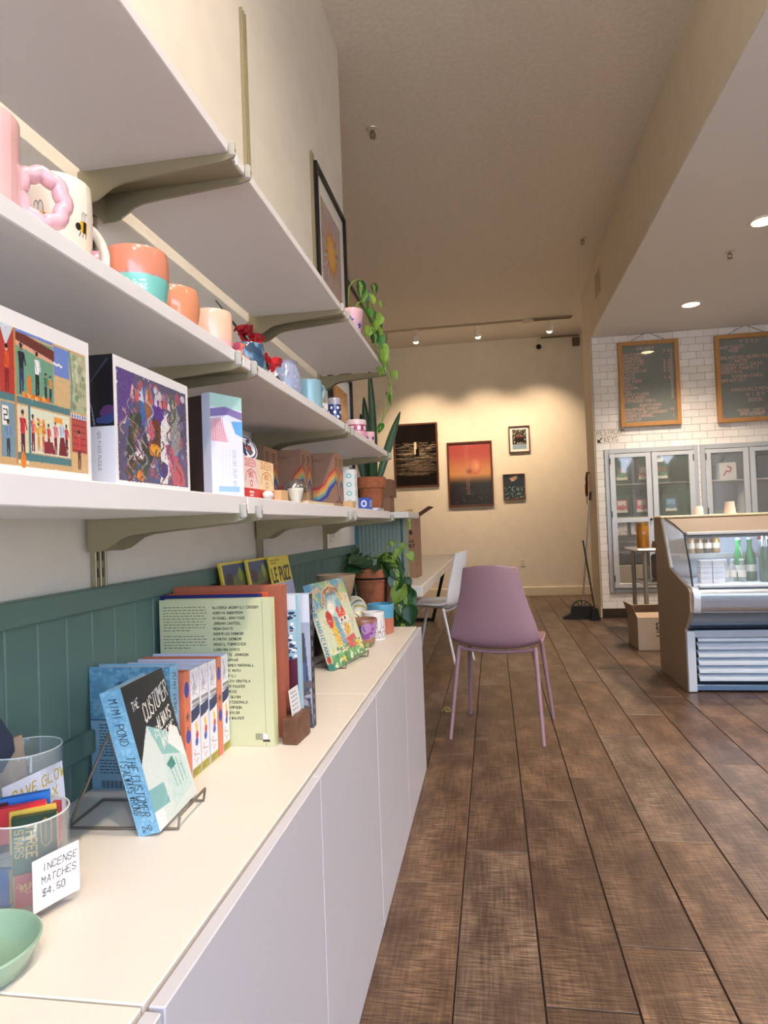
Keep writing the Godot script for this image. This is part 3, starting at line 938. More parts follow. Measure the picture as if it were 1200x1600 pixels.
func build_counter_wall() -> void:
	var l := []
	l.append(["DRINKS", 120, 14, 20, 1.2])
	var it := ["DRIP COFFEE", "ESPRESSO", "AMERICANO", "MACCHIATO", "CORTADO", "CAPPUCCINO", "LATTE", "MOCHA", "HOT COCO", "CHAI", "MATCHA", "TEA", "APPLE CIDER", "COLD BREW", "ESPRESSO TONIC"]
	var pr := ["3.50", "4", "4", "5.25", "5.25", "5.50", "5.25", "5", "5.50", "6", "6", "4", "5", "5", "6"]
	for k in it.size():
		l.append([it[k], 8, 62 + k * 27, 19, 1.0])
		l.append([pr[k], 388 - pr[k].length() * 17, 46 + k * 27, 19, 0.95])
	var ad := ["HOUSEMADE SYRUP", "VANILLA OR LAVENDER", "COOPS CARAMEL", "OATMILK"]
	l.append(["ADDITIONS", 120, 478, 20, 1.0])
	for k in 4: l.append([ad[k], 6, 508 + k * 27, 19, 1.0])
	l.append(["75", 352, 520, 18, 1.0])
	l.append(["1", 372, 572, 18, 1.0])
	letter_board("menu_board", "oak framed green letter board headed DRINKS, listing coffee prices on the tiled wall", 1.427, 2.054, 2.075, 3.005, l)
	l = [["FOOD", 160, 10, 26, 1.5], ["AVO TOAST", 6, 52, 22, 1.0], ["+EGG", 70, 78, 20, 1.0], ["BREAKFAST BURRITO", 4, 134, 22, 1.0], ["+ BACON", 80, 162, 20, 1.0], ["OVERNIGHT OATS", 4, 190, 22, 1.1], ["YOGURT PARFAIT", 4, 218, 22, 1.0], ["SMOOTHIE", 4, 246, 22, 1.0], ["SANDWICHES", 86, 280, 22, 1.1], ["BREAKFAST", 4, 310, 22, 1.0], ["ANNOUNCEMENTS", 78, 384, 24, 1.1], ["NIGHT", 186, 424, 26, 1.5], ["BOOK", 200, 466, 26, 1.1], ["MORE INFO", 118, 548, 22, 1.1], ["@BREADSHOP", 118, 574, 22, 0.95]]
	letter_board("menu_board", "oak framed green letter board headed FOOD at the right edge of the tiled wall", 2.42, 3.06, 2.062, 3.0, l)
	var c := Cv.new(220, 56, C("f1ede8"))
	c.text("RESTROOM", 6, 8, 40, C("26221f"), 3.0, 1.2, -0.02, 0.72)
	single("paper_sign", tbox(Vector3(0.30, 0.074, 0.002), mat("f1ede8", 0.7), {"pz": tmat(c.tex(), 0.7)}), null, "handwritten paper strip reading RESTROOM taped to the tiles", "sign", Vector3(1.316, 1.997, -7.597), 0.0)
	c = Cv.new(180, 60, C("f1ede8"))
	c.text("KEYS", 66, 8, 40, C("26221f"), 3.0, 1.2, -0.02, 0.75)
	c.line(Vector2(46, 12), Vector2(22, 36), 9, C("151312"))
	c.poly([Vector2(8, 18), Vector2(8, 52), Vector2(42, 52)], C("151312"))
	single("paper_sign", tbox(Vector3(0.235, 0.078, 0.002), mat("f1ede8", 0.7), {"pz": tmat(c.tex(), 0.7)}), null, "handwritten paper strip reading KEYS with a black arrow, taped under the restroom strip", "sign", Vector3(1.283, 1.912, -7.597), 0.0)
	cupboard(1.262, "built-in steel cupboard with glass doors full of coffee bags, left one in the tiled wall", true)
	cupboard(2.248, "built-in steel cupboard with glass doors holding machines, right one in the tiled wall", false)

func cupboard(x0: float, label: String, left: bool) -> void:
	var steel := mat("bfc4ca", 0.36, 0.35)
	var lt := mat("d3d8de", 0.38, 0.3)
	var t := thing("glass_cupboard", label, "cupboard", Vector3(x0 + 0.4625, 0.295, -7.6))
	var w := 0.925
	var h := 1.53
	var fl := MB.new()
	for s: float in [-1.0, 1.0]:
		fl.box(Vector3(s * (w / 2 - 0.005), h / 2, 0.008), Vector3(0.05, h + 0.04, 0.016), 0.003)
		fl.box(Vector3(0, h / 2 + s * (h / 2 - 0.005), 0.008), Vector3(w - 0.06, 0.05, 0.016), 0.003)
	part("frame", fl, steel, t)
	for s: float in [-1.0, 1.0]:
		part("side_wall", MB.new().box(Vector3(s * (w / 2 - 0.004), h / 2, -0.2), Vector3(0.006, h, 0.38)), mat("8c8a86", 0.6), t)
	part("back_wall", MB.new().box(Vector3(0, h / 2, -0.392), Vector3(w, h, 0.006)), mat("8c8a86" if left else "b9b7b0", 0.6), t)
	for y: float in [0.004, 0.42, 0.80, 1.16, h - 0.004]:
		part("shelf", MB.new().box(Vector3(0, y, -0.2), Vector3(w - 0.02, 0.012, 0.36)), mat("9a9890" if left else "d5d2c8", 0.5), t)
	var glz := glass("cfd6d8", 0.1)
	for s: float in [-1.0, 1.0]:
		var d := MB.new()
		var dw := w / 2 - 0.03
		var cx := s * (dw / 2 + 0.004)
		for e: float in [-1.0, 1.0]: d.box(Vector3(cx + e * (dw / 2 - 0.028), h / 2, 0.026), Vector3(0.056, h - 0.07, 0.022), 0.002)
		for y: float in [0.058, 0.768, h - 0.058]: d.box(Vector3(cx, y, 0.026), Vector3(dw - 0.11, 0.05 if y < 1.4 else 0.042, 0.021), 0.002)
		var door := part("door", d, lt, t)
		for q: Array in [[0.08, 0.745], [0.79, 1.452]]: part("pane", MB.new().box(Vector3(cx, (q[0] + q[1]) / 2, 0.024), Vector3(dw - 0.1, q[1] - q[0], 0.004)), glz, door)
		part("knob", MB.new().ball(Vector3(s * 0.03, 0.768, 0.052), Vector3(0.014, 0.014, 0.014), 12), mat("4a4d52", 0.25, 0.9), door)
		for y: float in [0.1, 0.8, 1.38]: part("hinge", MB.new().tube([Vector3(s * (w / 2 - 0.033), y, 0.035), Vector3(s * (w / 2 - 0.033), y + 0.07, 0.035)], 0.008, 8), mat("808388", 0.3, 0.8), door)
	var base := t.position
	if left:
		# coffee bags with coloured labels
		var cols := [["2f7a34", "e08a4a", "green"], ["d06a48", "f0d8c8", "coral"], ["1f6a3a", "d88048", "dark green"], ["c03a50", "f0e6e6", "crimson"], ["c8405a", "e8d8d8", "rose"], ["2d5f9c", "8ab0d8", "blue"]]
		var at := [[-0.29, 1.166], [-0.05, 1.166], [0.13, 1.166], [-0.3, 0.806], [-0.09, 0.806], [0.21, 0.806]]
		for k in 6:
			var g := thing("coffee_bag", "black coffee bag with a %s label behind cupboard glass, %s shelf" % [cols[k][2], "upper" if k < 3 else "middle"], "coffee bag", base + Vector3(at[k][0], at[k][1], -0.14), rng.randf_range(-0.1, 0.1), "coffee bags in the cupboard")
			var hh := 0.27 if k < 3 else 0.30
			var pr := MB.new(Transform3D(Basis(Vector3(0, 0, 1), Vector3(0, 1, 0), Vector3(-1, 0, 0)), Vector3()))
			pr.prism([Vector2(-0.05, 0), Vector2(0.05, 0), Vector2(0.055, 0.1), Vector2(0.04, hh - 0.06), Vector2(0.008, hh), Vector2(-0.008, hh), Vector2(-0.05, hh - 0.07)], -0.085, 0.085)
			part("pouch", pr, mat("191818", 0.35), g)
			var c := Cv.new(64, 84, C(cols[k][0]))
			c.rect(0, 66, 64, 18, C("e9e6dc"))
			c.rect(8, 6, 48, 30, C(cols[k][1]))
			c.speck(20, [C(cols[k][0]).lightened(0.3), C(cols[k][1])], 2, 6, Rect2(6, 34, 52, 30))
			var q := MB.new()
			q.quad(Vector3(-0.058, 0.045, 0.061), Vector3(0.058, 0.045, 0.061), Vector3(0.058, 0.185, 0.055), Vector3(-0.058, 0.185, 0.055))
			part("printed_label", q, tmat(c.tex(), 0.5), g)
		var k := Cv.new(100, 90, C("e6e2da"))
		k.rect(0, 82, 100, 8, C("8a2b2b"))
		k.oval(50, 42, 22, 34, C("4a1f1c"))
		k.oval(50, 42, 15, 26, C("e6e2da"))
		k.text("B", 40, 28, 28, C("8a2020"), 6)
		single("tea_carton", tbox(Vector3(0.14, 0.15, 0.12), mat("d8d3c8", 0.6), {"pz": tmat(k.tex(), 0.5)}), null, "white carton with a dark red B emblem, behind the lower cupboard glass", "carton", base + Vector3(-0.15, 0.595, -0.13))
		k = Cv.new(90, 90, C("e9e5dc"))
		for x in [30, 60]: k.rect(x, 0, 2, 90, C("b9b2a6"))
		k.rect(0, 84, 90, 6, C("a33a30"))
		k.speck(14, [C("b0483c")], 2, 4, Rect2(6, 60, 78, 16))
		single("tea_carton", tbox(Vector3(0.12, 0.15, 0.12), mat("d8d3c8", 0.6), {"pz": tmat(k.tex(), 0.5)}), null, "white paneled carton left of the B emblem carton, lower cupboard", "carton", base + Vector3(-0.32, 0.595, -0.13))
		single("storage_bin", bx(-0.24, 0.02, 0, 0.165, -0.1, 0.1, 0.004), mat("3a3835", 0.6), "dark bin under the tea cartons in the left cupboard", "bin", base + Vector3(-0.13, 0.428, -0.16))
		var bb := thing("storage_bin", "beige storage bin at the bottom of the left cupboard", "bin", base + Vector3(-0.2, 0.012, -0.2))
		part("tub", MB.new().box(Vector3(0, 0.13, 0), Vector3(0.4, 0.26, 0.28), 0.01), mat("b7aa98", 0.6), bb)
		part("lid", MB.new().box(Vector3(0, 0.335, 0.0), Vector3(0.38, 0.13, 0.26), 0.012), mat("2c2b2a", 0.5), bb)
		part("label_strip", MB.new().box(Vector3(0, 0.39, 0.132), Vector3(0.26, 0.008, 0.004)), mat("c9c7c4", 0.4), bb)
		single("note_card", bx(-0.035, 0.035, 0, 0.07, 0, 0.002), mat("eef2f6", 0.5), "white note stuck inside the right door of the left cupboard", "note", base + Vector3(0.09, 1.385, 0.016))
	else:
		single("grinder", MB.new().lathe([Vector2(0, 0), Vector2(0.09, 0), Vector2(0.09, 0.12), Vector2(0.06, 0.16), Vector2(0.1, 0.24), Vector2(0.1, 0.28), Vector2(0, 0.28)], 20), mat("2d2c2b", 0.4), "black grinder on the upper shelf of the right cupboard", "grinder", base + Vector3(-0.26, 1.166, -0.245))
		single("canister", MB.new().lathe([Vector2(0, 0), Vector2(0.05, 0), Vector2(0.055, 0.2), Vector2(0.04, 0.22), Vector2(0, 0.22)], 20), mat("dcd8d0", 0.4), "pale canister in the right cupboard beside the black grinder", "canister", base + Vector3(-0.40, 1.166, -0.12))
		var k := Cv.new(80, 80, C("d9d6d0"))
		k.path([Vector2(20, 60), Vector2(34, 40), Vector2(50, 44), Vector2(56, 26), Vector2(40, 18)], 7, C("b04a3c"))
		single("printed_box", tbox(Vector3(0.17, 0.18, 0.1), mat("d9d6d0", 0.5), {"pz": tmat(k.tex(), 0.4)}), null, "white box with a red squiggle in the right cupboard", "box", base + Vector3(-0.2, 1.166, -0.07))
		single("paper_roll", MB.new().lathe([Vector2(0.02, 0), Vector2(0.075, 0), Vector2(0.075, 0.3), Vector2(0.02, 0.3), Vector2(0.02, 0)], 24), mat("c8d0d8", 0.5), "tall pale paper roll standing in the right cupboard", "paper roll", base + Vector3(0.0, 0.806, -0.16))
		single("machine", MB.new().box(Vector3(0, 0.13, 0), Vector3(0.26, 0.26, 0.2), 0.015), mat("1e1e1f", 0.3), "black appliance behind the right-hand pane of the right cupboard", "appliance", base + Vector3(0.24, 1.166, -0.2))
		single("serving_tray", MB.new().box(Vector3(0, 0.02, 0), Vector3(0.3, 0.04, 0.2), 0.006), mat("6e7a6c", 0.5), "low green grey tray on the middle shelf of the right cupboard", "tray", base + Vector3(-0.25, 0.806, -0.18))

func build_cold_case(case_energy: float) -> void:
	var t := thing("cold_case", "stainless refrigerated drinks case with a sloping glass front and louvred base", "display case", Vector3(1.8, 0, -4.7))
	var tan_m := mat("9b8672", 0.5)
	var steel := mat("b9bec6", 0.26, 0.85)
	var pale := mat("d5dde6", 0.35, 0.25)
	var white := mat("dde6ee", 0.4)
	var along := func(x: float) -> Transform3D: return Transform3D(Basis(Vector3(0, 0, 1), Vector3(0, 1, 0), Vector3(-1, 0, 0)), Vector3(x, 0, 0))
	var side := [Vector2(-5.06, 0.02), Vector2(-5.06, 1.08), Vector2(-4.89, 1.08), Vector2(-4.69, 0.745), Vector2(-4.29, 0.652), Vector2(-4.262, 0.63), Vector2(-4.265, 0.51), Vector2(-4.40, 0.386), Vector2(-4.39, 0.0), Vector2(-5.0, 0.0)]
	for x: float in [1.175, 2.47]: wpart("side_panel", MB.new(along.call(x)).prism(side, 0, 0.02), tan_m, t)
	wpart("top", MB.new().box(Vector3(1.8125, 1.087, -4.965), Vector3(1.33, 0.016, 0.21), 0.004), mat("e3c8a2", 0.4), t)
	wpart("edge_strip", MB.new().tube([Vector3(1.163, 1.078, -4.882), Vector3(1.163, 0.75, -4.686)], 0.011, 6), mat("dccdb9", 0.4), t)
	wpart("hood", MB.new(along.call(2.45)).prism([Vector2(-4.88, 1.079), Vector2(-4.395, 0.987), Vector2(-4.395, 0.974), Vector2(-4.88, 1.062)], 0, 1.268), mat("776b62", 0.55), t)
	wpart("hood_trim", bx(1.19, 2.45, 0.972, 0.989, -4.396, -4.386, 0.002), mat("c9c6c6", 0.35, 0.3), t)
	wpart("hood_lip", bx(1.19, 2.45, 0.95, 0.973, -4.43, -4.41, 0.002), mat("2a2d33", 0.4), t)
	wpart("liner", bx(1.176, 2.45, 0.40, 1.08, -5.04, -5.02), white, t)
	wpart("deck", bx(1.176, 2.45, 0.60, 0.655, -5.02, -4.31, 0.003), white, t)
	wpart("glass_shelf", bx(1.19, 2.44, 0.828, 0.836, -5.018, -4.78), glass("cfe6e8", 0.25), t)
	wpart("shelf_lip", bx(1.25, 2.44, 0.80, 0.832, -4.782, -4.776), mat("9a958c", 0.4, 0.3), t)
	wpart("body", bx(1.18, 2.445, 0.03, 0.60, -5.04, -4.45), mat("24303f", 0.5), t)
	# bumper nose
	var nose := [Vector2(-4.33, 0.66), Vector2(-4.285, 0.655), Vector2(-4.258, 0.638), Vector2(-4.247, 0.61), Vector2(-4.25, 0.575), Vector2(-4.255, 0.545), Vector2(-4.258, 0.52), Vector2(-4.27, 0.503), Vector2(-4.30, 0.50)]
	wpart("bumper", MB.new(along.call(2.45)).prism(nose, 0, 1.235, true), steel, t)
	wpart("bumper_cap", MB.new(along.call(1.215)).prism(nose, 0, 0.04, true), pale, t)
	wpart("apron", MB.new(along.call(2.45)).prism([Vector2(-4.285, 0.505), Vector2(-4.40, 0.39), Vector2(-4.42, 0.40), Vector2(-4.31, 0.515)], 0, 1.275), mat("7f8894", 0.22, 0.9), t)
	# louvred base
	wpart("base_post", bx(1.158, 1.208, 0.005, 0.378, -4.402, -4.372, 0.003), pale, t)
	wpart("top_rail", bx(1.2, 2.45, 0.338, 0.382, -4.40, -4.376, 0.003), steel, t)
	wpart("kick_strip", bx(1.2, 2.45, 0.012, 0.045, -4.40, -4.384, 0.002), mat("6d87a8", 0.35, 0.6), t)
	for k in 6:
		var y := 0.075 + k * 0.0485
		var m := MB.new(along.call(2.45)).prism([Vector2(-4.425, y + 0.03), Vector2(-4.395, y + 0.004), Vector2(-4.383, y - 0.006), Vector2(-4.379, y - 0.002), Vector2(-4.379, y + 0.012), Vector2(-4.388, y + 0.016), Vector2(-4.42, y + 0.036)], 0, 1.225)
		wpart("louvre", m, mat("dbe8f6", 0.35, 0.1), t)
	# glass: bent front pane and side window
	var fp := [Vector2(-4.855, 1.079), Vector2(-4.78, 1.066), Vector2(-4.62, 1.035), Vector2(-4.49, 1.005), Vector2(-4.42, 0.985), Vector2(-4.392, 0.965), Vector2(-4.37, 0.92), Vector2(-4.31, 0.79), Vector2(-4.272, 0.665)]
	var g := glass("dfeaf2", 0.07)
	var pane := MB.new()
	var rows := []
	for q: Vector2 in fp.slice(5): rows.append([Vector3(2.45, q.y, q.x), Vector3(1.18, q.y, q.x)])
	pane.shell(rows, 0.005)
	wpart("front_glass", pane, g, t)
	var sg := []
	for q: Vector2 in fp: sg.append(q)
	sg += [Vector2(-4.30, 0.656), Vector2(-4.69, 0.748), Vector2(-4.88, 1.07)]
	wpart("side_glass", MB.new(along.call(1.172)).prism(sg, 0, 0.004), g, t)
	var seal := []
	for q: Vector2 in fp: seal.append(Vector3(1.178, q.y, q.x))
	wpart("glass_seal", MB.new().tube(seal, 0.006, 6), mat("1e2026", 0.4), t)
	wpart("sill", bx(1.215, 2.45, 0.655, 0.672, -4.30, -4.262, 0.003), mat("d9e2ea", 0.3, 0.3), t)
	wpart("light_tube", MB.new().tube([Vector3(1.22, 0.975, -4.60), Vector3(2.42, 0.975, -4.60)], 0.006, 8), glow("cfe4ff", 1.4), t)
	for x: float in [1.5, 2.1]:
		var l := OmniLight3D.new()
		l.name = "lamp_light"
		l.light_color = C("cfe2ff")
		l.light_energy = case_energy
		l.omni_range = 8.0
		l.light_size = 0.02
		l.shadow_enabled = true
		l.position = Vector3(x, 0.952, -4.60) - t.position
		t.add_child(l)
	# contents
	var can_m := [mat("5a4030", 0.3, 0.4), mat("b98a4e", 0.3, 0.4), mat("8c6a44", 0.3, 0.4)]
	var n := 0
	for row in 2:
		for k in 4:
			n += 1
			var c := thing("drink_can", "slim gold and brown can, %s in the %s row in the cold case" % [["leftmost", "second from left", "third from left", "rightmost"][k], "front" if row == 0 else "back"], "can", Vector3(1.335 + k * 0.054 + row * 0.02, 0.8365, -4.84 - row * 0.085), 0.0, "brown cans in the cold case")
			part("body", MB.new().lathe([Vector2(0, 0), Vector2(0.02, 0), Vector2(0.025, 0.008), Vector2(0.025, 0.088), Vector2(0.02, 0.098), Vector2(0, 0.098)], 14), can_m[n % 3], c)
			part("band", MB.new().lathe([Vector2(0.0254, 0.03), Vector2(0.0254, 0.066)], 14), mat("dccdb0", 0.4), c)
	for k in 4:
		var c := thing("drink_can", "red and white can, %s of four on the cold case's glass shelf" % ["leftmost", "second", "third", "rightmost"][k], "can", Vector3(1.79 + k * 0.062, 0.8365, -4.84), 0.0, "red and white cans in the cold case")
		part("body", MB.new().lathe([Vector2(0, 0), Vector2(0.026, 0), Vector2(0.03, 0.006), Vector2(0.03, 0.09), Vector2(0.026, 0.098), Vector2(0, 0.098)], 16), mat("dfe3ea", 0.3, 0.2), c)
		part("rim_band", MB.new().lathe([Vector2(0.0304, 0.078), Vector2(0.0304, 0.09), Vector2(0.0265, 0.0985)], 16), mat("b02a3c", 0.3), c)
	var ck := Cv.new(64, 96, C("e9e9ee"))
	ck.rect(0, 0, 64, 20, C("d7d4d6"))
	for y: int in [30, 52, 74]: ck.rect(4, y, 56, 2, C("8fa0b8"))
	ck.greek(8, 38, 46, 5, 10, C("a9adb8"), 2)
	var cm := tmat(ck.tex(), 0.45)
	for k in 2: single("milk_carton", tbox(Vector3(0.07, 0.145, 0.07), mat("e4e4e8", 0.5), {"pz": cm, "nx": cm}), null, "white printed carton on the deck of the cold case, %s of the pair" % ["left" if k == 0 else "right"], "carton", Vector3(1.345 + k * 0.075, 0.6555, -4.60), 0.05, "white cartons in the cold case")
	for k in 3: glass_bottle("clear_bottle", "small clear bottle in the cold case, %s of three beside the cartons" % ["leftmost", "middle", "rightmost"][k], Vector3(1.475 + k * 0.052, 0.6555, -4.62 - 0.02 * (k % 2)), [Vector2(0, 0), Vector2(0.022, 0), Vector2(0.024, 0.006), Vector2(0.024, 0.09), Vector2(0.012, 0.115), Vector2(0.012, 0.135), Vector2(0, 0.135)], glass("d8cfc0", 0.35), mat("e6dcc8", 0.4), 0.03, "small clear bottles in the cold case")
	for k in 6: glass_bottle("green_bottle", "green glass bottle standing in the cold case, %s of six" % ["leftmost", "second from left", "third from left", "third from right", "second from right", "rightmost"][k], Vector3([1.575, 1.655, 1.745, 1.835, 1.925, 2.02][k], 0.6555, -4.66 - 0.03 * (k % 2)), [Vector2(0, 0), Vector2(0.034, 0), Vector2(0.037, 0.006), Vector2(0.037, 0.12), Vector2(0.03, 0.16), Vector2(0.015, 0.215), Vector2(0.014, 0.25), Vector2(0.016, 0.252), Vector2(0.016, 0.268), Vector2(0, 0.268)], mat("11642a", 0.08, 0.0, "coat"), mat("d9d8c8", 0.5), 0.06, "green bottles in the cold case")
	glass_bottle("silver_bottle", "bottle with a silver foil neck, tallest in the cold case", Vector3(1.70, 0.6555, -4.57), [Vector2(0, 0), Vector2(0.03, 0), Vector2(0.033, 0.005), Vector2(0.033, 0.15), Vector2(0.018, 0.22), Vector2(0.014, 0.30), Vector2(0.012, 0.315), Vector2(0, 0.315)], mat("1c4a30", 0.1), mat("c8ccd0", 0.25, 0.8), 0.25, "")
	# paper cups upside down on top
	var cup := [Vector2(0.0, 0.0), Vector2(0.038, 0), Vector2(0.038, 0.004), Vector2(0.029, 0.085), Vector2(0.0, 0.085)]
	var a := thing("paper_cup", "squat upturned white paper cup on the case top, left of the two", "cup", Vector3(1.425, 1.0955, -4.95))
	part("wall", MB.new().lathe([Vector2(0, 0), Vector2(0.034, 0), Vector2(0.031, 0.05), Vector2(0.025, 0.06), Vector2(0, 0.06)], 20), mat("efe9e4", 0.6), a)
	part("rim", MB.new().tube(arc(Vector3(0, 0.004, 0), Vector3(0.034, 0, 0), Vector3(0, 0, 0.034), 0, TAU, 24), 0.003, 6), mat("efe9e4", 0.6), a)
	a = thing("paper_cup", "taller upturned white paper cup on the case top, right of the two", "cup", Vector3(1.632, 1.0955, -4.95))
	part("wall", MB.new().lathe(cup, 20), mat("f2e8dc", 0.6), a)
	part("rim", MB.new().tube(arc(Vector3(0, 0.004, 0), Vector3(0.038, 0, 0), Vector3(0, 0, 0.038), 0, TAU, 24), 0.003, 6), mat("f2e8dc", 0.6), a)

func glass_bottle(n: String, label: String, at: Vector3, prof: Array, m: Material, lab: Material, ly: float, group: String) -> void:
	var c := thing(n, label, "bottle", at, 0.0, group)
	part("bottle_body", MB.new().lathe(prof, 16), m, c)
	var top: Vector2 = prof[prof.size() - 1]
	part("cap", MB.new().lathe([Vector2(0, top.y), Vector2(0.0155, top.y), Vector2(0.0155, top.y + 0.01), Vector2(0, top.y + 0.012)], 12), mat("d5d8d4", 0.3, 0.5), c)
	if ly < 0.2: part("paper_label", MB.new().lathe([Vector2(prof[3].x + 0.0005, ly), Vector2(prof[3].x + 0.0005, ly + 0.045)], 16), lab, c)
	else: part("foil", MB.new().lathe([Vector2(0.0185, 0.225), Vector2(0.0147, 0.30)], 14), lab, c)

func make_chair(t: Node3D, body: Material, seat_top: Material) -> void:
	# moulded shell on four splayed tube legs; faces -z
	var cen := []
	var prof := [[-0.215, 0.452, 0.19], [-0.20, 0.458, 0.205], [-0.12, 0.448, 0.222], [-0.02, 0.438, 0.23], [0.08, 0.432, 0.233], [0.14, 0.438, 0.232], [0.185, 0.462, 0.229], [0.208, 0.51, 0.222], [0.222, 0.57, 0.208], [0.236, 0.65, 0.184], [0.25, 0.73, 0.162], [0.262, 0.80, 0.148], [0.268, 0.838, 0.14], [0.27, 0.856, 0.132], [0.2705, 0.862, 0.118]]
	var fine := []
	for k in prof.size() - 1:
		for j in 3:
			var f := j / 3.0
			var q := []
			for e in 3: q.append(cubic_interpolate(prof[k][e], prof[k + 1][e], prof[maxi(k - 1, 0)][e], prof[mini(k + 2, prof.size() - 1)][e], f))
			fine.append(q)
	fine.append(prof[prof.size() - 1])
	for k in fine.size():
		var row := []
		var s := float(k) / (fine.size() - 1)
		var up := smoothstep(0.3, 0.62, s)
		for u in 17:
			var a := u / 8.0 - 1.0
			var e := absf(a)
			var lift := pow(e, 2.4) * 0.045 * (1.0 - up) * smoothstep(0.0, 0.25, s)
			var fwd := pow(e, 2.2) * 0.045 * up
			var drop := pow(e, 4.0) * 0.016 * smoothstep(0.88, 1.0, s)
			row.append(Vector3(a * fine[k][2], fine[k][1] + 0.01 + 0.012 * up + lift - drop, fine[k][0] - fwd))
		cen.append(row)
	part("shell", MB.new().shell(cen, 0.011), body, t)
	if seat_top:
		var pad := []
		for k in range(2, 16):
			var row := []
			for u in range(1, 16): row.append(cen[k][u] + Vector3(0, 0.0035, 0))
			pad.append(row)
		part("seat_pad", MB.new().shell(pad, 0.003), seat_top, t)
	for sx: float in [-1.0, 1.0]:
		for sz: float in [-1.0, 1.0]:
			part("leg", MB.new().tube([Vector3(sx * 0.2335, 0.0, sz * 0.2335), Vector3(sx * 0.196, 0.46 - (0.02 if sz < 0 else 0.0), sz * 0.13)], 0.0085, 10, 0.012), body, t)
	for sz: float in [-0.13, 0.13]:
		part("cross_bar", MB.new().tube(smooth([Vector3(-0.196, 0.455, sz), Vector3(-0.15, 0.441, sz), Vector3(0, 0.431, sz), Vector3(0.15, 0.441, sz), Vector3(0.196, 0.455, sz)], 5), 0.009, 8), body, t)

func build_seating() -> void:
	var t := thing("dining_chair", "mauve moulded plastic chair on four thin legs standing in the aisle, seen from behind", "chair", Vector3(0.019, 0, -3.605), deg_to_rad(-10.5))
	make_chair(t, mat("a5838f", 0.5), null)
	t = thing("dining_chair", "pale blue white moulded chair with a dark seat pad, tucked at the long white table", "chair", Vector3(-0.47, 0, -5.24), deg_to_rad(76.0))
	make_chair(t, mat("edf1fa", 0.4), mat("6a5f60", 0.7))
	t = thing("long_table", "long white slab table running back towards the far wall behind the pale chair", "table", Vector3(-0.83, 0, -6.0))
	part("tabletop", MB.new().box(Vector3(0, 0.695, 0), Vector3(0.8, 0.07, 4.0), 0.006), mat("e8e6e2", 0.35), t)
	for z: float in [1.55, -1.55]:
		var b := MB.new()
		b.tube([Vector3(0.30, 0.66, z + 0.2), Vector3(0.12, 0.0, z)], 0.018, 8)
		b.tube([Vector3(-0.30, 0.66, z + 0.2), Vector3(-0.12, 0.0, z)], 0.018, 8)
		b.tube([Vector3(0.12, 0.02, z), Vector3(-0.12, 0.02, z)], 0.018, 8)
		b.box(Vector3(0, 0.65, z + 0.2), Vector3(0.66, 0.02, 0.06))
		part("trestle", b, mat("1b1a1a", 0.4), t)

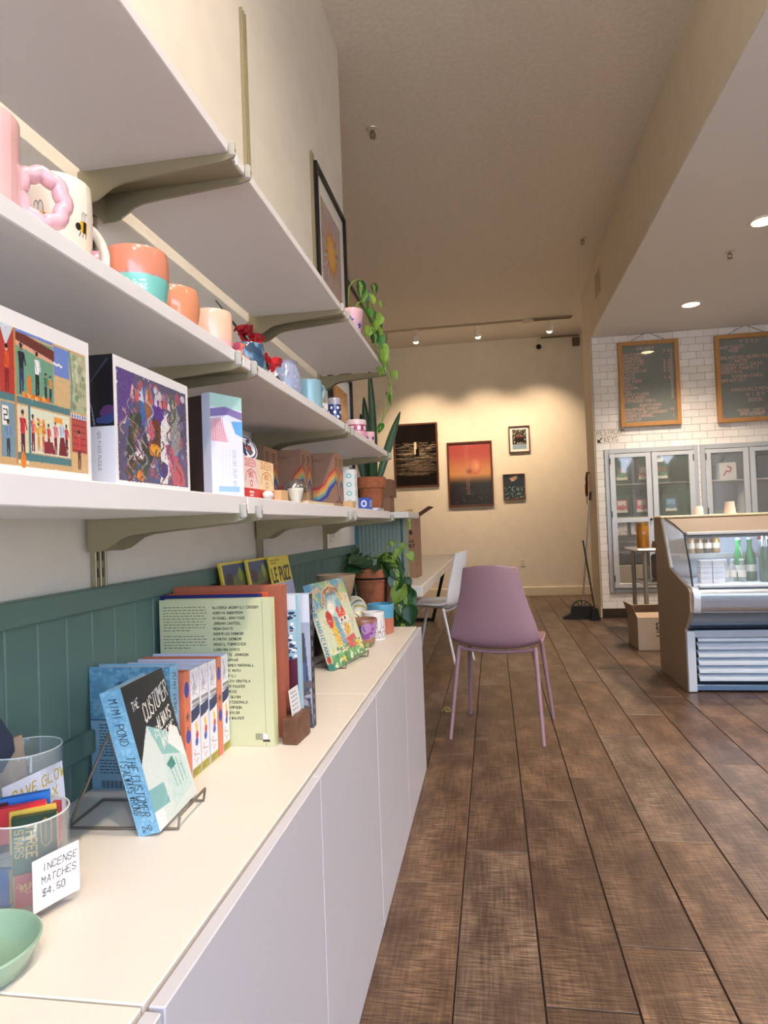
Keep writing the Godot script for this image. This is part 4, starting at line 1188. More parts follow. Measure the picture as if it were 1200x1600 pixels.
func build_floor_things() -> void:
	# lobby dustpan and broom
	var blk := mat("141313", 0.55)
	var t := thing("lobby_dustpan", "black upright dustpan with a grey pole standing by the column", "dustpan", Vector3(0.93, 0, -7.55))
	var pan := MB.new()
	pan.prism([Vector2(-0.21, 0.012), Vector2(-0.12, 0.06), Vector2(-0.1, 0.14), Vector2(0.115, 0.14), Vector2(0.135, 0.12), Vector2(0.125, 0.0), Vector2(-0.12, 0.0), Vector2(-0.2, 0.004)], -0.09, 0.02)
	part("pan", pan, blk, t)
	var hd := MB.new()
	hd.tube(arc(Vector3(0.0, 0.13, -0.02), Vector3(0.095, 0, 0), Vector3(0, 0.07, 0), 0, PI, 14), 0.007, 6)
	for a: float in [0.9, 1.57, 2.2]: hd.tube([Vector3(0, 0.13, -0.02), Vector3(cos(a) * 0.09, 0.13 + sin(a) * 0.065, -0.02)], 0.005, 6)
	part("arched_handle", hd, blk, t)
	part("pole", MB.new().tube([Vector3(0.01, 0.14, -0.02), Vector3(0.15, 1.30, -0.12)], 0.011, 10), mat("a59a92", 0.35, 0.6), t)
	part("grip", MB.new().tube([Vector3(0.1495, 1.296, -0.1195), Vector3(0.161, 1.39, -0.128)], 0.014, 10), blk, t)
	t = thing("broom", "thin black broom leaning upright beside the dustpan", "broom", Vector3(1.05, 0, -7.44))
	part("handle", MB.new().tube([Vector3(0, 0.12, 0), Vector3(-0.08, 0.86, -0.1)], 0.009, 8), mat("221d1b", 0.5), t)
	part("bristles", MB.new().prism([Vector2(-0.05, 0), Vector2(0.05, 0), Vector2(0.03, 0.13), Vector2(-0.03, 0.13)], -0.03, 0.03), blk, t)
	# carton on the floor
	t = thing("cardboard_box", "open kraft carton on the floor beside the cold case", "box", Vector3(1.29, 0, -5.93), 0.04)
	var k := Cv.new(128, 128, C("c2b4a6"))
	k.text("CUIT", 78, 20, 15, C("2b211b"), 4, 0, PI / 2, 1.1)
	var kraft := mat("a8937f", 0.8)
	part("walls", carton(0.3, 0.26, 0.34), kraft, t)
	var fq := MB.new()
	fq.quad(Vector3(-0.15, 0.0, 0.1715), Vector3(0.15, 0.0, 0.1715), Vector3(0.15, 0.26, 0.1715), Vector3(-0.15, 0.26, 0.1715))
	part("printed_side", fq, tmat(k.tex(), 0.8), t)
	part("flap", MB.new(frame_of(Vector3(-0.15, 0.26, 0.0), Vector3(0, 0, -1), Vector3(-0.035, 0.11, 0))).box(Vector3(0, 0.055, 0), Vector3(0.33, 0.115, 0.004)), kraft, t)
	part("flap", MB.new(frame_of(Vector3(0.0, 0.26, -0.17), Vector3(1, 0, 0), Vector3(0, 0.08, 0.08))).box(Vector3(0, 0.055, 0), Vector3(0.29, 0.115, 0.004)), kraft, t)
	part("flap", MB.new(frame_of(Vector3(0.0, 0.262, 0.17), Vector3(1, 0, 0), Vector3(0, 0.03, -0.1))).box(Vector3(0, 0.055, 0), Vector3(0.29, 0.11, 0.004)), kraft, t)
	# steel work table
	t = thing("work_table", "small stainless work table behind the cold case", "table", Vector3(1.28, 0, -6.32))
	var st := mat("b5b0aa", 0.3, 0.7)
	part("tabletop", MB.new().box(Vector3(0.42, 0.79, -0.3), Vector3(0.84, 0.028, 0.6), 0.012), st, t)
	part("lower_shelf", MB.new().box(Vector3(0.44, 0.48, -0.3), Vector3(0.74, 0.022, 0.5), 0.006), st, t)
	for x: float in [0.075, 0.79]:
		for z: float in [-0.05, -0.55]:
			part("leg", MB.new().tube([Vector3(x, 0, z), Vector3(x, 0.78, z)], 0.02, 12), st, t)
	t = thing("honey_jar", "tall amber jar with a lid on the stainless work table", "jar", Vector3(1.40, 0.804, -6.62))
	part("jar_body", MB.new().lathe([Vector2(0, 0), Vector2(0.05, 0), Vector2(0.056, 0.008), Vector2(0.056, 0.19), Vector2(0.047, 0.205), Vector2(0, 0.205)], 22), mat("a8701e", 0.12, 0.0, "coat"), t)
	part("lid", MB.new().lathe([Vector2(0, 0.205), Vector2(0.05, 0.205), Vector2(0.05, 0.235), Vector2(0, 0.237)], 22), mat("b98a3c", 0.3, 0.4), t)
	single("metal_creamer", MB.new().lathe([Vector2(0, 0), Vector2(0.035, 0), Vector2(0.04, 0.02), Vector2(0.03, 0.05), Vector2(0.034, 0.06), Vector2(0, 0.055)], 18), mat("8a7352", 0.25, 0.8), "small brassy creamer beside the amber jar", "creamer", Vector3(1.50, 0.804, -6.55))
	var lk := single("storage_tub", MB.new().box(Vector3(0, 0.12, 0), Vector3(0.5, 0.24, 0.36), 0.02), mat("5b4a40", 0.5), "brown tub on the lower shelf of the work table", "tub", Vector3(1.75, 0.4915, -6.62))
	# tall open box on the long table
	t = thing("cardboard_box", "tall open kraft box with raised flaps standing behind the green partition", "box", Vector3(-0.66, 0.7305, -4.72), -0.06)
	part("walls", carton(0.27, 0.43, 0.24), mat("9c7a62", 0.8), t)
	part("flap", MB.new(frame_of(Vector3(0.135, 0.43, 0.0), Vector3(0, 0, 1), Vector3(0.09, 0.055, 0))).box(Vector3(0, 0.06, 0), Vector3(0.24, 0.12, 0.004)), mat("7d5a44", 0.8), t)
	part("flap", MB.new(frame_of(Vector3(0.0, 0.43, -0.12), Vector3(1, 0, 0), Vector3(0, 0.02, -0.09))).box(Vector3(0, 0.06, 0), Vector3(0.26, 0.12, 0.004)), mat("b08a6c", 0.8), t)
	k = Cv.new(96, 128, C("a58268"))
	k.text("THIS", 76, 50, 5, C("4a2f20"), 1.4, 0, 0, 0.9)
	k.text("SIDE UP", 76, 59, 5, C("4a2f20"), 1.4, 0, 0, 0.6)
	k.oval(86, 34, 4, 5, C("3a2418"))
	var q := MB.new()
	q.quad(Vector3(-0.134, 0, 0.1212), Vector3(0.134, 0, 0.1212), Vector3(0.134, 0.43, 0.1212), Vector3(-0.134, 0.43, 0.1212))
	part("printed_side", q, tmat(k.tex(), 0.8), t)
	var gs := Cv.new(24, 72, C("b6d86a"))
	for y in range(14, 66, 8): gs.rect(5, y, 14, 4, C("3f7a2c"))
	q = MB.new()
	q.quad(Vector3(0.082, 0.34, 0.1216), Vector3(0.108, 0.34, 0.1216), Vector3(0.108, 0.41, 0.1216), Vector3(0.082, 0.41, 0.1216))
	part("green_sticker", q, tmat(gs.tex(), 0.6), t)
	# a trailing bit of vine by the cabinet foot
	single("dry_tendril", MB.new().tube(smooth([Vector3(0, 0.008, 0), Vector3(0.03, 0.03, 0.005), Vector3(0.05, 0.02, 0), Vector3(0.045, 0.006, 0), Vector3(0.02, 0.01, 0.01)], 5), 0.005, 6), mat("b39a52", 0.6), "small yellow curled tendril on the floor at the far end of the cabinets", "tendril", Vector3(-0.335, 0, -3.9))

func carton(w: float, h: float, d: float) -> MB:
	var b := MB.new()
	b.box(Vector3(0, 0.003, 0), Vector3(w, 0.006, d))
	for s: float in [-1.0, 1.0]:
		b.box(Vector3(s * (w / 2 - 0.0025), h / 2, 0), Vector3(0.005, h, d))
		b.box(Vector3(0, h / 2, s * (d / 2 - 0.0025)), Vector3(w - 0.01, h, 0.005))
	return b

func mug(n: String, label: String, at: Vector3, r0: float, r1: float, h: float, m: Material, belly := 0.0, group := "", cat := "mug", turn := 0.0) -> Node3D:
	var t := thing(n, label, cat, at, turn, group)
	part("body", MB.new().lathe(cup_prof(r0, r1, h, 0.004, belly), 36), m, t)
	return t

func d_handle(t: Node3D, dir: Vector3, r: float, y0: float, y1: float, out: float, th: float, m: Material) -> void:
	var d := dir.normalized()
	var c := d * (r - 0.003) + Vector3(0, (y0 + y1) / 2, 0)
	part("handle", MB.new().tube(arc(c, Vector3(0, (y1 - y0) / 2, 0), d * out, 0, PI, 14), th, 10), m, t)

func leaf_mesh() -> ArrayMesh:
	var rows := []
	var pr := [[0.0, 0.10], [0.04, 0.30], [0.14, 0.42], [0.3, 0.45], [0.48, 0.40], [0.66, 0.29], [0.82, 0.16], [0.93, 0.06], [1.0, 0.004]]
	for q: Array in pr:
		var row := []
		for u in 7:
			var a := u / 3.0 - 1.0
			var lobe := 0.10 * absf(a) * (1.0 - smoothstep(0.0, 0.2, q[0]))
			row.append(Vector3(a * q[1], q[0] - lobe, -0.22 * q[0] * q[0] + 0.10 * absf(a)))
		rows.append(row)
	return MB.new().shell(rows, 0.012).mesh()

func leaf_at(p: Vector3, face_dir: Vector3, tip: Vector3, s: float, m: Material, parent: Node3D, mesh: ArrayMesh) -> void:
	var y := tip.normalized()
	var z := (face_dir - y * face_dir.dot(y)).normalized()
	part("leaf", mesh, m, parent, Transform3D(Basis(y.cross(z) * s, y * s, z * s), p - parent.position))

func figure(c: Cv, x: float, y: float, h: float, top: Color, low: Color, skin: Color, hair: Color) -> void:
	c.oval(x, y + h * 0.08, h * 0.055, h * 0.075, skin)
	c.oval(x, y + h * 0.045, h * 0.06, h * 0.05, hair)
	c.poly([Vector2(x - h * 0.1, y + h * 0.17), Vector2(x + h * 0.1, y + h * 0.17), Vector2(x + h * 0.085, y + h * 0.5), Vector2(x - h * 0.085, y + h * 0.5)], top)
	c.line(Vector2(x - h * 0.1, y + h * 0.2), Vector2(x - h * 0.02, y + h * 0.42), h * 0.05, top.darkened(0.2))
	c.line(Vector2(x + h * 0.1, y + h * 0.2), Vector2(x + h * 0.16, y + h * 0.4), h * 0.05, top.darkened(0.15))
	c.poly([Vector2(x - h * 0.085, y + h * 0.5), Vector2(x + h * 0.085, y + h * 0.5), Vector2(x + h * 0.075, y + h), Vector2(x + h * 0.015, y + h), Vector2(x, y + h * 0.58), Vector2(x - h * 0.02, y + h), Vector2(x - h * 0.08, y + h)], low)

func leaf_tex() -> ImageTexture:
	var c := Cv.new(48, 48, C("1f4a22"))
	for k in 30:
		var x := c.r.randf_range(14, 32)
		var y := c.r.randf_range(0, 44)
		c.line(Vector2(x, y), Vector2(x + c.r.randf_range(-5, 5), y + 9), 2.2, [C("8fae3a"), C("5f8f34"), C("b9c65a")][k % 3])
	c.rect(23, 0, 1, 48, C("c9d27a"))
	return c.tex()

func build_top_shelf() -> void:
	# framed prints hung on the end of the left wall
	var c := Cv.new(200, 330, C("b9a7a6"))
	for k in 240:
		var a := c.r.randf() * TAU
		var r := c.r.randf_range(40, 190)
		var p := Vector2(96, 105) + Vector2(cos(a), sin(a)) * r
		c.line(p, p + Vector2(cos(a), sin(a)) * 16, 2.5, [C("7d7390"), C("d9d0cf"), C("a36b4c"), C("8f88b0"), C("c9bcbc")][k % 5])
	for k in 9: c.path([Vector2(0, 230 + k * 11), Vector2(50, 200 + k * 12 + 20), Vector2(110, 245 + k * 9), Vector2(200, 190 + k * 14)], 3.0, [C("a8753e"), C("6d8db0"), C("d8dde0"), C("c08a4c")][k % 4])
	c.poly([Vector2(0, 285), Vector2(70, 265), Vector2(200, 300), Vector2(200, 330), Vector2(0, 330)], C("7f9dbc"))
	for k in 30: c.line(Vector2(c.r.randf_range(0, 200), c.r.randf_range(280, 328)), Vector2(c.r.randf_range(0, 200), c.r.randf_range(280, 328)), 1.5, C("dfe6ea"))
	for k in 24:
		var a := TAU * k / 24.0
		var d := Vector2(cos(a), sin(a))
		c.poly([Vector2(96, 105) + d * 82, Vector2(96, 105) + d.rotated(0.13) * 40, Vector2(96, 105) + d.rotated(-0.13) * 40], C("c98a2c") if k % 2 == 0 else C("a35f22"))
	c.oval(96, 105, 44, 44, C("d99a34"))
	c.oval(96, 105, 30, 30, C("e6b04a"))
	framed("framed_print", "tall black framed print of a golden sun over waves, high on the left wall", -0.31, 0.31, 1.83, 2.70, -0.755, 0.024, mat("191717", 0.35), tmat(c.tex(), 0.15), 0.085, PI / 2, Vector3(-0.754, 1.92, -3.25))
	c = Cv.new(120, 150, C("c98a44"))
	for k in 70: c.path([Vector2(c.r.randf_range(0, 120), c.r.randf_range(0, 150)), Vector2(c.r.randf_range(0, 120), c.r.randf_range(0, 150))], 2.5, [C("a35c24"), C("e0b070"), C("b8702e"), C("8c4a1c")][k % 4])
	for k in 12: c.oval(60, 75, 46 - k * 3.6, 56 - k * 4.4, C("b86a2a") if k % 2 == 0 else C("dca45c"))
	framed("framed_print", "black framed orange print with white mat, hung below the golden sun print", -0.24, 0.24, 0, 0.5, 0, 0.016, mat("191717", 0.35), tmat(c.tex(), 0.2), 0.07, PI / 2, Vector3(-0.754, 1.40, -3.34))
	# pink star pot with a trailing vine
	c = Cv.new(256, 96, C("dfb3c6"))
	for k in 6:
		var o := Vector2(24 + k * 43, 44 + (k % 2) * 16)
		var pts := []
		for j in 10: pts.append(o + Vector2(0, -(17.0 if j % 2 == 0 else 7.0)).rotated(TAU * j / 10.0))
		c.poly(pts, C("3a3f8c"))
	var t := thing("trailing_plant", "trailing green vine in a pink blue-starred pot on the top shelf", "potted plant", Vector3(-0.487, 1.8053, -2.42))
	var pot := part("pot", MB.new().lathe(cup_prof(0.03, 0.044, 0.1), 30), tmat(c.tex(), 0.25, true), t)
	part("soil", MB.new().lathe([Vector2(0, 0.088), Vector2(0.0395, 0.088), Vector2(0.0395, 0.084), Vector2(0, 0.084)], 20), mat("33261c", 0.9), pot)
	var lm := leaf_mesh()
	var leafs := [tmat(leaf_tex(), 0.35), mat("3d7a2e", 0.4, 0.0, "leaf"), mat("7da53a", 0.4, 0.0, "leaf"), mat("2c5c2a", 0.4, 0.0, "leaf")]
	leafs[0].backlight_enabled = true
	leafs[0].backlight = C("4a6a24")
	var stem := mat("7f9a4a", 0.5)
	var o := t.position
	var vines := [[o + Vector3(0, 0.09, 0), Vector3(-0.46, 1.96, -2.479), Vector3(-0.445, 1.99, -2.589), Vector3(-0.44, 1.956, -2.71), Vector3(-0.435, 1.878, -2.771), Vector3(-0.425, 1.816, -2.856), Vector3(-0.42, 1.764, -2.913), Vector3(-0.415, 1.66, -2.915)], [o + Vector3(0.01, 0.09, 0), Vector3(-0.455, 1.93, -2.466), Vector3(-0.435, 1.868, -2.593), Vector3(-0.43, 1.808, -2.638), Vector3(-0.425, 1.757, -2.78), Vector3(-0.415, 1.718, -2.855), Vector3(-0.41, 1.63, -2.83), Vector3(-0.415, 1.56, -2.70), Vector3(-0.42, 1.51, -2.62), Vector3(-0.425, 1.48, -2.6)], [o + Vector3(0.0, 0.09, -0.02), Vector3(-0.47, 1.97, -2.52), Vector3(-0.44, 1.90, -2.70), Vector3(-0.425, 1.754, -2.898), Vector3(-0.42, 1.677, -2.826), Vector3(-0.42, 1.618, -2.744), Vector3(-0.425, 1.551, -2.696), Vector3(-0.43, 1.511, -2.64), Vector3(-0.43, 1.47, -2.56)], [o + Vector3(-0.01, 0.09, 0.0), Vector3(-0.48, 1.97, -2.36), Vector3(-0.46, 2.03, -2.45), Vector3(-0.45, 2.02, -2.568)]]
	for v: Array in vines:
		var q := []
		for p: Vector3 in v: q.append(p - o)
		part("vine", MB.new().tube(smooth(q, 4), 0.0022, 5), stem, t)
	var la := [[-2.233, 1.92], [-2.321, 1.925], [-2.40, 1.93], [-2.531, 1.91], [-2.79, 1.952], [-2.701, 1.899], [-2.587, 1.87], [-2.865, 1.917], [-2.639, 1.86], [-2.729, 1.82], [-2.786, 1.80], [-2.579, 1.941], [-2.476, 1.975], [-2.881, 1.836], [-2.60, 1.90], [-2.856, 1.655], [-2.538, 2.02], [-2.73, 1.967], [-2.66, 1.93], [-2.69, 1.86], [-2.75, 1.90], [-2.82, 1.86], [-2.84, 1.78], [-2.50, 1.95], [-2.45, 1.98], [-2.62, 1.98], [-2.9, 1.76], [-2.6, 1.485]]
	for k in la.size():
		var q: Array = la[k]
		var hang := Vector3(rng.randf_range(-0.3, 0.5), -1.0, rng.randf_range(-0.8, 0.4))
		leaf_at(Vector3(-0.43 + rng.randf_range(-0.025, 0.025), q[1] + 0.02, q[0]), Vector3(0.8, 0.5, 0.7 + rng.randf_range(-0.5, 0.5)), hang, rng.randf_range(0.036, 0.058) * (0.8 if k > 24 else 1.0), leafs[[0, 2, 2, 1][k % 4]], t, lm)

func build_middle_shelf() -> void:
	var y := 1.4275
	# pink mug with a scalloped handle
	var pink := mat("e9b9b9", 0.25, 0.0, "coat")
	var t := mug("mug", "tall pink mug with a scalloped flower handle, cut by the left edge", Vector3(-0.525, y, -0.622), 0.040, 0.042, 0.122, pink)
	var d := Vector3(0.6, 0, -0.8).normalized()
	var hc := d * 0.064 + Vector3(0, 0.055, 0)
	var ring := MB.new()
	var rim := []
	for k in 48:
		var a := TAU * k / 48
		rim.append(hc + d * cos(a) * (0.024 + 0.0016 * cos(a * 8.0)) + Vector3(0, sin(a) * (0.027 + 0.0016 * cos(a * 8.0)), 0))
	ring.tube(rim, 0.0094, 10, 0.0094, true)
	part("handle", ring, mat("e5b3bd", 0.25, 0.0, "coat"), t)
	# bee mug
	var c := Cv.new(512, 192, C("efe5d6"))
	for q: Array in [[396, 96, 0.85], [505, 96, 0.75], [120, 90, 0.85]]:
		var s: float = q[2]
		var x: float = q[0]
		var b: float = q[1]
		for w: float in [-7, 5]:
			c.oval(x + w * s, b - 22 * s, 8 * s, 20 * s, C("77777a"))
			c.oval(x + w * s, b - 22 * s, 6 * s, 17 * s, C("d9d5cc"))
		c.oval(x, b, 28 * s, 16 * s, C("e0b030"))
		c.rect(x - 8 * s, b - 15 * s, 14 * s, 30 * s, C("1c1914"))
		c.rect(x + 14 * s, b - 12 * s, 5 * s, 24 * s, C("1c1914"))
		c.oval(x - 27 * s, b + 3 * s, 10 * s, 10 * s, C("1c1914"))
		for l in 5: c.line(Vector2(x - 18 * s + l * 9, b + 14 * s), Vector2(x - 22 * s + l * 10, b + 26 * s), 2, C("1c1914"))
	var cream := mat("efe5d6", 0.2, 0.0, "coat")
	t = mug("mug", "cream mug with painted bees and a big loop handle", Vector3(-0.533, y, -0.765), 0.036, 0.0425, 0.12, tmat(c.tex(), 0.2, true), 0.003)
	d_handle(t, Vector3(0.35, 0, -0.94), 0.042, 0.012, 0.085, 0.033, 0.0065, cream)
	# pink cup behind the coral cup
	mug("cup", "dusty pink glazed cup half hidden behind the coral and turquoise cup", Vector3(-0.60, y, -0.965), 0.04, 0.052, 0.105, mat("cf8f9c", 0.2, 0.0, "coat"), 0.004, "", "cup")
	# coral over turquoise
	c = Cv.new(512, 160, C("d5876c"))
	c.rect(0, 84, 512, 76, C("7ac6bc"))
	for x in range(0, 512, 8): c.oval(x, 84, 6, c.r.randf_range(2, 5), C("c9877c"))
	c.speck(90, [C("a9dcd2"), C("d8eee4")], 2, 5, Rect2(360, 104, 90, 50))
	mug("cup", "wide cup glazed coral above and turquoise below", Vector3(-0.492, y, -0.885), 0.04, 0.0445, 0.075, tmat(c.tex(), 0.2, true), 0.003, "", "cup")
	mug("cup", "plain orange glazed cup between the coral cup and the peach cup", Vector3(-0.50, y, -1.008), 0.038, 0.0425, 0.064, mat("dc906a", 0.2, 0.0, "coat"), 0.004, "", "cup")
	c = Cv.new(256, 96, C("f2bfa6"))
	c.rect(0, 66, 256, 30, C("f0b4b4"))
	mug("cup", "pale peach cup with a pinker foot", Vector3(-0.50, y, -1.165), 0.035, 0.037, 0.078, tmat(c.tex(), 0.25, true), 0.002, "", "cup")
	# swirled mug
	c = Cv.new(320, 96, C("3d6a8a"))
	c.speck(60, [C("c96a5c"), C("d99aa8"), C("e0805a"), C("b8486a")], 8, 20, Rect2(150, 0, 115, 96))
	c.speck(50, [C("2f5574"), C("5a8aa8"), C("24405c")], 8, 18, Rect2(265, 0, 55, 96))
	c.speck(30, [C("2f5574"), C("5a8aa8")], 8, 18, Rect2(0, 0, 120, 96))
	for k in 8: c.oval(200 + k * 7, 30 + (k % 4) * 14, 4, 4, C("efd8e2"))
	t = mug("mug", "small mug swirled in pink, coral and blue glaze with a teal handle", Vector3(-0.50, y, -1.345), 0.031, 0.0345, 0.066, tmat(c.tex(), 0.18, true), 0.004)
	d_handle(t, Vector3(0.35, 0, -0.94), 0.034, 0.008, 0.056, 0.022, 0.006, mat("55808c", 0.2, 0.0, "coat"))
	# ornament: a wrapped stick with red paper flowers
	t = thing("flower_wand", "black and white wrapped stick with red paper flowers leaning behind the mugs", "ornament", Vector3(-0.52, y, -1.57))
	var a := Vector3(0.028, 0.011, -0.05)
	var b := Vector3(-0.125, 0.238, 0.04)
	part("stick", MB.new().tube([a.lerp(b, 0.55), b], 0.004, 6, 0.0012), mat("2a2524", 0.5), t)
	part("stick", MB.new().tube([a, a.lerp(b, 0.55)], 0.0055, 6), mat("24211f", 0.5), t)
	for k in 4: part("white_wrap", MB.new().tube([a.lerp(b, 0.05 + k * 0.15), a.lerp(b, 0.125 + k * 0.15)], 0.010, 8), mat("e6e2de", 0.6), t)
	for k in 16:
		var p := a.lerp(b, 0.33 + 0.025 * k) + Vector3(rng.randf_range(0.0, 0.018), rng.randf_range(-0.01, 0.014), rng.randf_range(-0.012, 0.012))
		var sh := MB.new(Transform3D(Basis.from_euler(Vector3(rng.randf() * 6, rng.randf() * 6, rng.randf() * 6)).scaled(Vector3.ONE * 0.028), p))
		var rows := []
		for v in 4:
			var row := []
			for u in 4: row.append(Vector3((u - 1.5) * 0.5 * sin(0.6 + v * 0.7), v * 0.35, 0.25 * sin(u * 2.1 + v)))
			rows.append(row)
		part("petal", sh.shell(rows, 0.03), mat("c4222e", 0.6), t)
	# vase and the rest of the row
	c = Cv.new(320, 128, C("8f9ab8"))
	c.speck(420, [C("a9b4cc"), C("7c87aa"), C("b0b4d0"), C("9a94b4"), C("86a0b8")], 2, 5)
	c.rect(0, 0, 320, 8, C("8a8aa0"))
	t = thing("vase", "round grey blue speckled vase on the middle shelf", "vase", Vector3(-0.53, y, -1.71))
	part("body", MB.new().lathe([Vector2(0, 0), Vector2(0.024, 0), Vector2(0.03, 0.006), Vector2(0.038, 0.03), Vector2(0.042, 0.055), Vector2(0.041, 0.075), Vector2(0.036, 0.095), Vector2(0.031, 0.106), Vector2(0.031, 0.112), Vector2(0.033, 0.118), Vector2(0.029, 0.118), Vector2(0.027, 0.108), Vector2(0.0, 0.09)], 36), tmat(c.tex(), 0.25, true), t)
	var teal := mat("7fa9b8", 0.22, 0.0, "coat")
	t = thing("mug", "ribbed pale teal mug with a curled handle", "mug", Vector3(-0.502, y, -1.84))
	var pr := [Vector2(0, 0), Vector2(0.035, 0), Vector2(0.038, 0.004)]
	for k in range(1, 19): pr.append(Vector2(0.0378 - 0.0022 * k / 18.0 + 0.0007 * (1 if k % 2 == 0 else -1), 0.004 + k * 0.0046))
	pr += [Vector2(0.0355, 0.093), Vector2(0.0325, 0.093), Vector2(0.032, 0.01), Vector2(0, 0.008)]
	part("body", MB.new().lathe(pr, 36), teal, t)
	part("handle", MB.new().tube(smooth([Vector3(0.012, 0.075, -0.032), Vector3(0.022, 0.088, -0.05), Vector3(0.027, 0.080, -0.064), Vector3(0.024, 0.06, -0.06), Vector3(0.016, 0.03, -0.043), Vector3(0.013, 0.015, -0.036)], 5), 0.0062, 9), teal, t)
	c = Cv.new(256, 96, C("eef0f2"))
	for k in 26:
		var x := (k % 9) * 29.0 + (k / 9) * 12.0
		c.path([Vector2(x, (k / 9) * 32), Vector2(x + 14, (k / 9) * 32 + 16), Vector2(x + 4, (k / 9) * 32 + 32), Vector2(x - 12, (k / 9) * 32 + 16), Vector2(x, (k / 9) * 32)], 2.4, C("6f86a8"))
	mug("cup", "white cup with a blue crackle pattern tucked between the teal mug and the dotted cup", Vector3(-0.535, y, -2.17), 0.03, 0.034, 0.085, tmat(c.tex(), 0.25, true), 0.0, "", "cup")
	c = Cv.new(256, 160, C("1f2a6c"))
	c.rect(0, 0, 256, 40, C("9a94a0"))
	for k in 24: c.oval((k % 6) * 43 + (k / 6 % 2) * 21 + 10, 60 + (k / 6) * 26, 9, 9, C("f0f0f4"))
	mug("cup", "slim dark blue cup with white dots and a grey rim", Vector3(-0.487, y, -2.085), 0.0215, 0.0205, 0.088, tmat(c.tex(), 0.2, true), 0.0, "", "cup")
	c = Cv.new(256, 80, C("a03a5a"))
	c.rect(0, 0, 256, 22, C("e0c6cc"))
	c.rect(0, 50, 256, 30, C("d9a0b4"))
	for k in 9: c.rect(10 + k * 28, 28, 14, 18, C("e6dcec"))
	mug("cup", "magenta and pink banded cup with white rim, far end of the middle shelf", Vector3(-0.488, y, -2.43), 0.038, 0.039, 0.068, tmat(c.tex(), 0.25, true), 0.0, "", "cup")
	c = Cv.new(192, 64, C("e3b6c2"))
	for k in 5:
		var pts := []
		for j in 10: pts.append(Vector2(20 + k * 38, 32) + Vector2(0, -(14.0 if j % 2 == 0 else 6.0)).rotated(TAU * j / 10.0))
		c.poly(pts, C("4a3a86"))
	mug("cup", "tiny pink cup with purple stars, last on the middle shelf", Vector3(-0.479, y, -2.66), 0.02, 0.022, 0.055, tmat(c.tex(), 0.25, true), 0.0, "", "cup")

